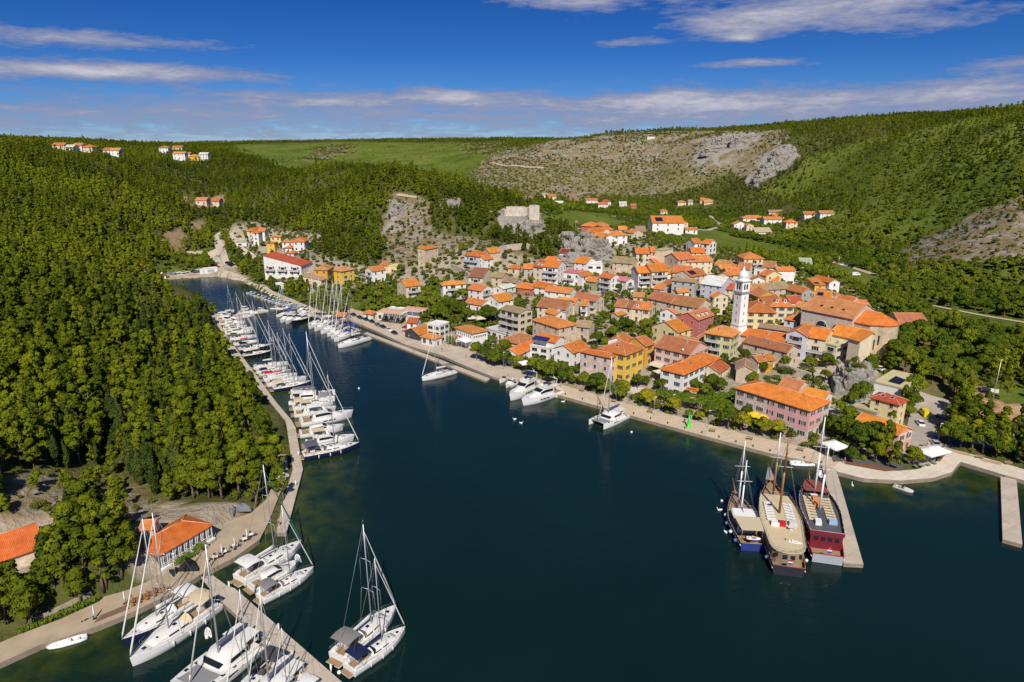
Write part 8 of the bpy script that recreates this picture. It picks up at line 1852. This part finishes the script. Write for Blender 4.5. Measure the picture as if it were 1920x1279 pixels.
# ------------------------------------------------------------------ town trees set one by one
def B_(x, y): return zp('B', (x, y))
def A_(x, y): return zp('A', (x, y))
qg = 'trees along the town quay'
for sp, p, s_, l in [('broad', B_(170, 590), .95, 'leafy plane tree, leftmost of the quay row'), ('broad', B_(260, 610), 1.0, 'leafy plane tree, second of the quay row'), ('broad', B_(350, 640), 1.05, 'leafy plane tree, third of the quay row'), ('broad', B_(440, 655), 1.0, 'leafy plane tree, fourth of the quay row by a lamp post'), ('yellow', B_(570, 650), .8, 'small yellowing tree before the yellow awning house'), ('yellow', B_(700, 690), .9, 'yellowing tree by the square white parasol'), ('broad', B_(790, 735), .95, 'dense tree left of the bend behind the motor yachts'), ('broad', B_(880, 775), 1.0, 'dense tree directly behind the larger motor yacht'), ('broad', B_(980, 775), .9, 'dense tree right of the larger motor yacht'),
        ('broad', B_(1085, 815), .42, 'tiny round tree alone on the quay paving'), ('broad', B_(1310, 885), 1.05, 'big dark green tree before the pinkish corner house'), ('broad', B_(1380, 890), .8, 'smaller green tree beside the big dark one at the corner house'), ('yellow', B_(1560, 935), .95, 'rounded yellow-green tree on the square edge'), ('yellow', B_(1795, 1010), .95, 'yellow-green tree before the white waterfront building'), ('broad', B_(1900, 890), .7, 'green shrub-like tree at the corner of the white waterfront building'),
        ('yellow', A_(60, 650), .9, 'yellow-green tree left of the vine arbor'), ('yellow', A_(320, 735), 1.0, 'spreading yellow-green tree before the vine arbor'), ('yellow', A_(590, 800), .55, 'young slim tree beside the green beacon'), ('broad', A_(880, 880), 1.0, 'left of two joined trees before the half-grey facade'), ('yellow', A_(1010, 900), 1.0, 'right of two joined trees before the half-grey facade'), ('yellow', A_(1220, 950), .95, 'yellowing tree below the yellow parasols'), ('yellow', A_(1370, 980), .95, 'yellowing tree before the pink facade end'),
        ('broad', (1560, 818), .9, 'garden tree right behind the half-pink building'), ('broad', (1583, 832), 1.05, 'dark garden tree, left of the salmon house group'), ('broad', (1604, 842), 1.1, 'dark garden tree in the middle before the grey shed'), ('broad', (1626, 842), 1.15, 'large dark garden tree touching the salmon house'), ('broad', (1640, 834), 1.0, 'dark garden tree behind the red cafe tables'), ('broad', (1590, 800), .9, 'dark garden tree by the grey flat shed'), ('broad', (1612, 752), 1.0, 'round dark tree at the foot of the crag'), ('broad', (1706, 775), 1.0, 'tree left of the yellow van'), ('broad', (1712, 742), 1.1, 'tall tree beside the dusty flat roof'), ('broad', (1700, 785), .7, 'bushy tree at the corner of the cream villa'),
        ('yellow', (1712, 872), .85, 'yellowing young tree on the promenade bend'), ('broad', (1778, 832), 1.0, 'plane tree nearest the silver car'), ('broad', (1800, 842), 1.0, 'plane tree, second along the right promenade'), ('yellow', (1790, 815), 1.0, 'yellow-tinged plane tree behind the promenade row'), ('broad', (1822, 848), 1.0, 'plane tree, third along the right promenade'), ('yellow', (1830, 824), 1.0, 'orange-tinged plane tree behind the promenade row'), ('broad', (1868, 858), 1.0, 'plane tree before the lone jetty gangway'), ('broad', (1905, 862), .95, 'plane tree at the right edge of the promenade'),
        ('broad', (920, 605), 1.1, 'round dark tree left of the tall apartment house'), ('broad', (911, 600), 1.0, 'dark tree behind the beige parasols'), ('broad', (868, 570), 1.0, 'bright bushy tree beside the large white villa'), ('broad', (1308, 590), .9, 'green tree between grey concrete and cream houses'), ('broad', (1368, 612), .8, 'dark tree in the shade left of the bell tower'), ('cypress', (952, 640), .55, 'small dark cypress by the low spreading roof'), ('broad', (1150, 640), .9, 'garden tree, left in the walled garden behind the yellow house'), ('broad', (1120, 650), .9, 'garden tree by the old tan roofed stone house'), ('broad', (1175, 655), .8, 'garden tree in the middle of the walled garden'),
        ('broad', (1205, 650), .8, 'garden tree right in the walled garden'), ('broad', (1135, 662), .8, 'low garden tree behind the bright yellow house'), ('broad', (1215, 632), .6, 'round tree below the courtyard wall'), ('broad', (1160, 552), .7, 'tree below white house with pinkish red roof'), ('broad', (1172, 562), .7, 'tree beside the lane wall'), ('broad', (1135, 575), .5, 'small tree before the tall white gabled house'), ('broad', (1100, 548), .5, 'bushes before the sage green house'), ('broad', (1150, 588), .6, 'ivy tree before the stone-beige gabled house'), ('pine', (1180, 505), .9, 'umbrella pine, left of a grove right of the crag'), ('pine', (1200, 500), .9, 'umbrella pine, middle of a grove right of the crag'), ('pine', (1190, 488), .9, 'umbrella pine, back of a grove right of the crag'),
        ('broad', (1350, 735), .7, 'low tree between the two waterfront buildings'), ('broad', (1335, 726), .7, 'shrubby tree behind the vine arbor'), ('broad', (1430, 700), .6, 'small tree beside the ruined chapel'), ('broad', (1410, 718), .6, 'leafy bush tree behind the half-pink building'), ('broad', (1475, 680), .6, 'leafy bush tree above the long rusty-roofed stone house'), ('broad', (1550, 690), .5, 'bush tree on the crag top'), ('broad', (1630, 705), .8, 'ivy green tree on the right side of the crag'), ('cypress', (1573, 478), 1.1, 'dark cypress behind the meadow, left'), ('cypress', (1690, 520), 1.3, 'tall dark cypress below the rocky slope'),
        ('broad', (1655, 640), .9, 'tree at the foot of the church apse'), ('broad', (1665, 660), 1.0, 'dense tree by the church steps')]:
    plant(sp, *(lambda a: (a.x, a.y))(at(*p)), s_, l, qg if p[1] > 650 else None, zs=1.0)

# ------------------------------------------------------------------ woods: sampled over the ground by land use
def scatter():
    rg = np.random.default_rng(11); rows = {'pine': [], 'broad': [], 'shrub': [], 'cypress': []}
    bands = [(75, 330, 3.7), (330, 620, 4.0), (620, 1000, 4.3), (1000, 1500, 6.0), (1500, 2700, 9.5)]
    CYP = [(120, 780), (330, 790), (345, 990), (255, 1090), (120, 1060), (60, 900)]; CYP2 = [(200, 600), (300, 520), (410, 600), (420, 700), (330, 760), (250, 700)]
    for y0, y1, sp in bands:
        xm = y1 * 0.80 + 25
        xs = np.arange(-xm, xm, sp); ys = np.arange(y0, y1, sp); X, Y = np.meshgrid(xs, ys)
        X = (X + rg.uniform(-.46, .46, X.shape) * sp).ravel(); Y = (Y + rg.uniform(-.46, .46, Y.shape) * sp).ravel()
        k = (np.abs(X) < Y * 0.80 + 25); X, Y = X[k], Y[k]; Z = hgt(X, Y)
        px, py, D = proj(X, Y, Z)
        k = (px > -90) & (px < 2010) & (py > 180) & (py < 1400) & ~in_poly(X, Y, LAKE) & (Z > 0.5); X, Y, Z, px, py, D = [a[k] for a in (X, Y, Z, px, py, D)]
        vis = np.ones(len(X), bool)           # drop what the hills in front hide entirely
        for t in np.linspace(0.12, 0.985, 44):
            vis &= hgt(X * t, Y * t) < CAMH + (Z + 11 - CAMH) * t + 0.5
        X, Y, Z, px, py, D = [a[vis] for a in (X, Y, Z, px, py, D)]
        zid = zone_ids(X, Y, Z); u = rg.uniform(size=len(X)); bl = blocked(X, Y, 1.5)
        edge = fbm(X, Y, 35, 3, 31)
        fs = {3.7: 1.0, 4.0: .84, 4.3: .74, 6.0: .85, 9.5: 1.15}[sp]
        for i in range(len(X)):
            if bl[i]: continue
            z = ZN[zid[i]]; v = u[i]; eg = float(edge[i]); s = fs * (rg.uniform(.62, 1.22) if rg.random() < .8 else rg.uniform(.5, 1.4)); y_ = Y[i]
            if z == 'forest':
                if y_ < 330 and (in_poly(px[i:i+1], py[i:i+1], CYP)[0] and v < .55 or in_poly(px[i:i+1], py[i:i+1], CYP2)[0] and v < .30): rows['cypress'].append((X[i], Y[i], Z[i], s * 1.12, D[i])); continue
                if v < 0.90 - max(0, -eg) * .5: rows['pine'].append((X[i], Y[i], Z[i], s * (1.14 if y_ < 210 else 1.0 if px[i] < 960 else .9), D[i]))
                elif v < .97: rows['shrub'].append((X[i], Y[i], Z[i], s * 1.1, D[i]))
            elif z == 'macchia':
                if v < .5: rows['shrub'].append((X[i], Y[i], Z[i] - .3, s * .5, D[i]))
                elif v < .54 + max(0, eg) * .9: rows['pine'].append((X[i], Y[i], Z[i], s * .45, D[i]))
            elif z == 'karst':
                if v < .52 + eg * 2.2: rows['shrub'].append((X[i], Y[i], Z[i], s * rg.uniform(.9, 2.3), D[i]))
                elif v > .74 - eg * 1.2: rows['pine'].append((X[i], Y[i], Z[i], s * .75, D[i]))
            elif z == 'greenhill':
                if v < .56 + eg * 1.1: rows['pine'].append((X[i], Y[i], Z[i], s * rg.uniform(.6, 1.05), D[i]))
                elif v < .86: rows['shrub'].append((X[i], Y[i], Z[i], s * 1.0, D[i]))
            elif z == 'scrub':
                if v < .62: rows['shrub'].append((X[i], Y[i], Z[i], s * 1.7, D[i]))
                elif v < .84: rows['pine'].append((X[i], Y[i], Z[i], s * .62, D[i]))
            elif z == 'rockface':
                if v < .08: rows['shrub'].append((X[i], Y[i], Z[i], s, D[i]))
            elif z == 'sparse':
                if v < .42: rows['shrub'].append((X[i], Y[i], Z[i], s * rg.uniform(.6, 1.3), D[i]))
                elif v < .56: rows['pine'].append((X[i], Y[i], Z[i], s * .62, D[i]))
            elif z == 'valley':
                if v < .80: rows['broad'].append((X[i], Y[i], Z[i], s * .85, D[i]))
                elif v < .95: rows['shrub'].append((X[i], Y[i], Z[i], s * 1.3, D[i]))
            elif z == 'park':
                if v < .42: rows['broad'].append((X[i], Y[i], Z[i], s * 1.1, D[i]))
            elif z == 'bushes':
                if v < .50: rows['broad'].append((X[i], Y[i], Z[i], s * .78, D[i]))
                elif v < .97: rows['shrub'].append((X[i], Y[i], Z[i], s * 1.5, D[i]))
            elif z == 'town':
                if v < .32: rows['broad'].append((X[i], Y[i], Z[i], s * .58, D[i]))
                elif v < .85: rows['shrub'].append((X[i], Y[i], Z[i], s * 1.25, D[i]))
            elif z == 'grass' and v < .03: rows['shrub'].append((X[i], Y[i], Z[i], s * .7, D[i]))
    return rows
ROWS = scatter()
lib = bpy.data.collections.new('woodland_library')            # never linked to the scene: shapes the woods draw on
def instanced(name, sp, pts):
    subs = bpy.data.collections.new(name + '_kinds')
    for me in FAR[sp]: subs.objects.link(bpy.data.objects.new(me.name, me))
    me = bpy.data.meshes.new(name); me.from_pydata([(p[0], p[1], p[2] - .3) for p in pts], [], [])
    rg = np.random.default_rng(3)
    a = me.attributes.new('size', 'FLOAT', 'POINT'); a.data.foreach_set('value', np.array([p[3] for p in pts], np.float32))
    a = me.attributes.new('turn', 'FLOAT', 'POINT'); a.data.foreach_set('value', rg.uniform(0, 6.28, len(pts)).astype(np.float32))
    a = me.attributes.new('pick', 'INT', 'POINT'); a.data.foreach_set('value', rg.integers(0, len(FAR[sp]), len(pts)).astype(np.int32))
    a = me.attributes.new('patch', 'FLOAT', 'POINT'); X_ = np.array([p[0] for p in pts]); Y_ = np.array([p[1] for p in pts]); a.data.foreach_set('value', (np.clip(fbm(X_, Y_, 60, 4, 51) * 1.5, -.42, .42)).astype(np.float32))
    a = me.attributes.new('tall', 'FLOAT_VECTOR', 'POINT'); sz = np.array([p[3] for p in pts]); a.data.foreach_set('vector', np.stack([sz, sz, sz * rg.uniform(.7, 1.3, len(pts)) * np.where(np.array([p[4] for p in pts]) > 800, .66, 1)], 1).astype(np.float32).ravel())
    o = obj(name, me, kind='stuff')
    ng = bpy.data.node_groups.new(name + '_nodes', 'GeometryNodeTree')
    ng.interface.new_socket('Geometry', in_out='INPUT', socket_type='NodeSocketGeometry'); ng.interface.new_socket('Geometry', in_out='OUTPUT', socket_type='NodeSocketGeometry')
    N = ng.nodes; gi = N.new('NodeGroupInput'); go = N.new('NodeGroupOutput'); ip = N.new('GeometryNodeInstanceOnPoints'); ci = N.new('GeometryNodeCollectionInfo')
    ci.inputs[0].default_value = subs; ci.inputs['Separate Children'].default_value = True; ci.inputs['Reset Children'].default_value = True
    def na(nm, typ):
        n = N.new('GeometryNodeInputNamedAttribute'); n.data_type = typ; n.inputs[0].default_value = nm; return [s for s in n.outputs if s.enabled][0]
    cx = N.new('ShaderNodeCombineXYZ'); L = ng.links
    L.new(na('turn', 'FLOAT'), cx.inputs[2])
    L.new(gi.outputs[0], ip.inputs['Points']); L.new(ci.outputs[0], ip.inputs['Instance']); ip.inputs['Pick Instance'].default_value = True
    L.new(na('pick', 'INT'), ip.inputs['Instance Index']); L.new(cx.outputs[0], ip.inputs['Rotation']); L.new(na('tall', 'FLOAT_VECTOR'), ip.inputs['Scale'])
    L.new(ip.outputs[0], go.inputs[0])
    md = o.modifiers.new('woods', 'NODES'); md.node_group = ng
    return o
for px_, py_, s_ in [(66, 1136, .8), (104, 1108, 1.0), (128, 1108, 1.3), (162, 1086, 1.25), (200, 1098, 1.3), (228, 1078, 1.1), (30, 1158, .75), (2, 1160, .7), (214, 1050, 1.2), (180, 1062, 1.15), (142, 1068, 1.2), (106, 1072, 1.1), (246, 1058, 1.0), (150, 1030, 1.1), (190, 1020, 1.1)]:
    q_ = at(px_, py_); plant('pine', q_.x, q_.y, s_, zs=.95)
for sp, cap, nm in (('pine', 283, 'pine_forest'), ('broad', 230, 'valley_woods'), ('shrub', 180, 'shrubbery'), ('cypress', 120, None)):
    rows = sorted(ROWS[sp], key=lambda r: r[4] / r[3])
    for r in rows[:cap]: plant(sp, r[0], r[1], r[3] , zs=random.Random(int(r[0] * 97)).uniform(.85, 1.2))
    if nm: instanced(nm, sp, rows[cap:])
print('WOODS', {k: len(v) for k, v in ROWS.items()})

# ------------------------------------------------------------------ tree labels: each told by size, neighbours and what it grows beside
MARKS = [(h_[0], h_[1]) for h_ in HOUSES] + [(o['label'], o.location) for o in COL.objects if o.parent is None and o.get('category') in ('rock', 'pier', 'jetty', 'fortress', 'hedge', 'wall', 'deck', 'flagpole', 'pool', 'mast')]
MARKS += [(l, b_) for l, b_, _ in BOATS if 'marina' in l or 'left row' in l]
MPOS = np.array([(m[1][0], m[1][1]) for m in MARKS])
STOP = set('a an the of and with by in at on to under beside behind below its from for before over between out standing just beyond long small stone white pale orange green red grey navy yellow brown wide dull bright big top two old vivid wine right left dark tall single low slanting large nearest black light blue first tan cream hull carved sandy wooden round'.split())
def short(l):
    w_ = l.split(); n_ = 6
    while n_ < len(w_) and w_[n_ - 1] in ('a', 'an', 'the', 'of', 'and', 'with', 'by', 'in', 'at', 'on', 'to', 'under', 'beside', 'behind', 'below', 'its', 'right', 'left', 'white', 'pale', 'orange', 'from', 'for', 'two', 'before', 'over', 'between', 'green', 'red', 'long', 'small', 'grey', 'stone'): n_ += 1
    w_ = w_[:min(n_, 8)]
    while len(w_) > 3 and w_[-1].rstrip(',') in STOP: w_.pop()
    return 'the ' + ' '.join(w_).rstrip(',')
ORD = ['nearest', 'second nearest', 'third nearest', 'fourth nearest', 'fifth nearest', 'sixth nearest', 'seventh nearest', 'eighth nearest']
GRP = {'pine': 'pines of the wooded slopes', 'broad': 'leafy trees of the valley and town', 'cypress': 'cypresses on the left slope', 'shrub': 'shrubs on open ground'}
DESC = {'pine': ('tall spreading pine', 'rounded green pine', 'young bushy pine'), 'broad': ('broad leafy tree', 'leafy green tree', 'small leafy tree'), 'cypress': ('tall dark cypress', 'dark slender cypress', 'short dark cypress'), 'shrub': ('wide green shrub', 'low green shrub', 'small tufted shrub')}
def label_trees():
    buckets = {}
    for o, sp, x, y, z, s, lb in TREES:
        if lb: continue
        d = np.hypot(MPOS[:, 0] - x, MPOS[:, 1] - y); k = int(np.argmin(d)); mx, my = MPOS[k]
        dy = math.hypot(x, y) - math.hypot(mx, my); dx = math.atan2(x, y) - math.atan2(mx, my); ax_ = abs(dx) * math.hypot(x, y)
        rel = ('behind' if dy > 0 else 'in front of') if abs(dy) > ax_ else ('right of' if dx > 0 else 'left of')
        buckets.setdefault((sp, k, rel), []).append((float(d[k]), o, s))
    for (sp, k, rel), L in buckets.items():
        L.sort(key=lambda t: t[0]); m = short(MARKS[k][0]); med = {'pine': .95, 'broad': .6, 'cypress': .95, 'shrub': 1.2}[sp]
        for i, (d_, o, s) in enumerate(L):
            a = DESC[sp][0 if s > med * 1.12 else (2 if s < med * .88 else 1)]
            o['label'] = f'{a}, {ORD[i]} one {rel} {m}' if i < 8 and len(L) > 1 else (f'{a} {rel} {m}' if len(L) == 1 else f'{DESC[sp][1]} deep in the trees {rel} {m}')
            o['group'] = GRP[sp]
            w_ = o['label'].split(); o['label'] = ' '.join(w_[:16])
label_trees()
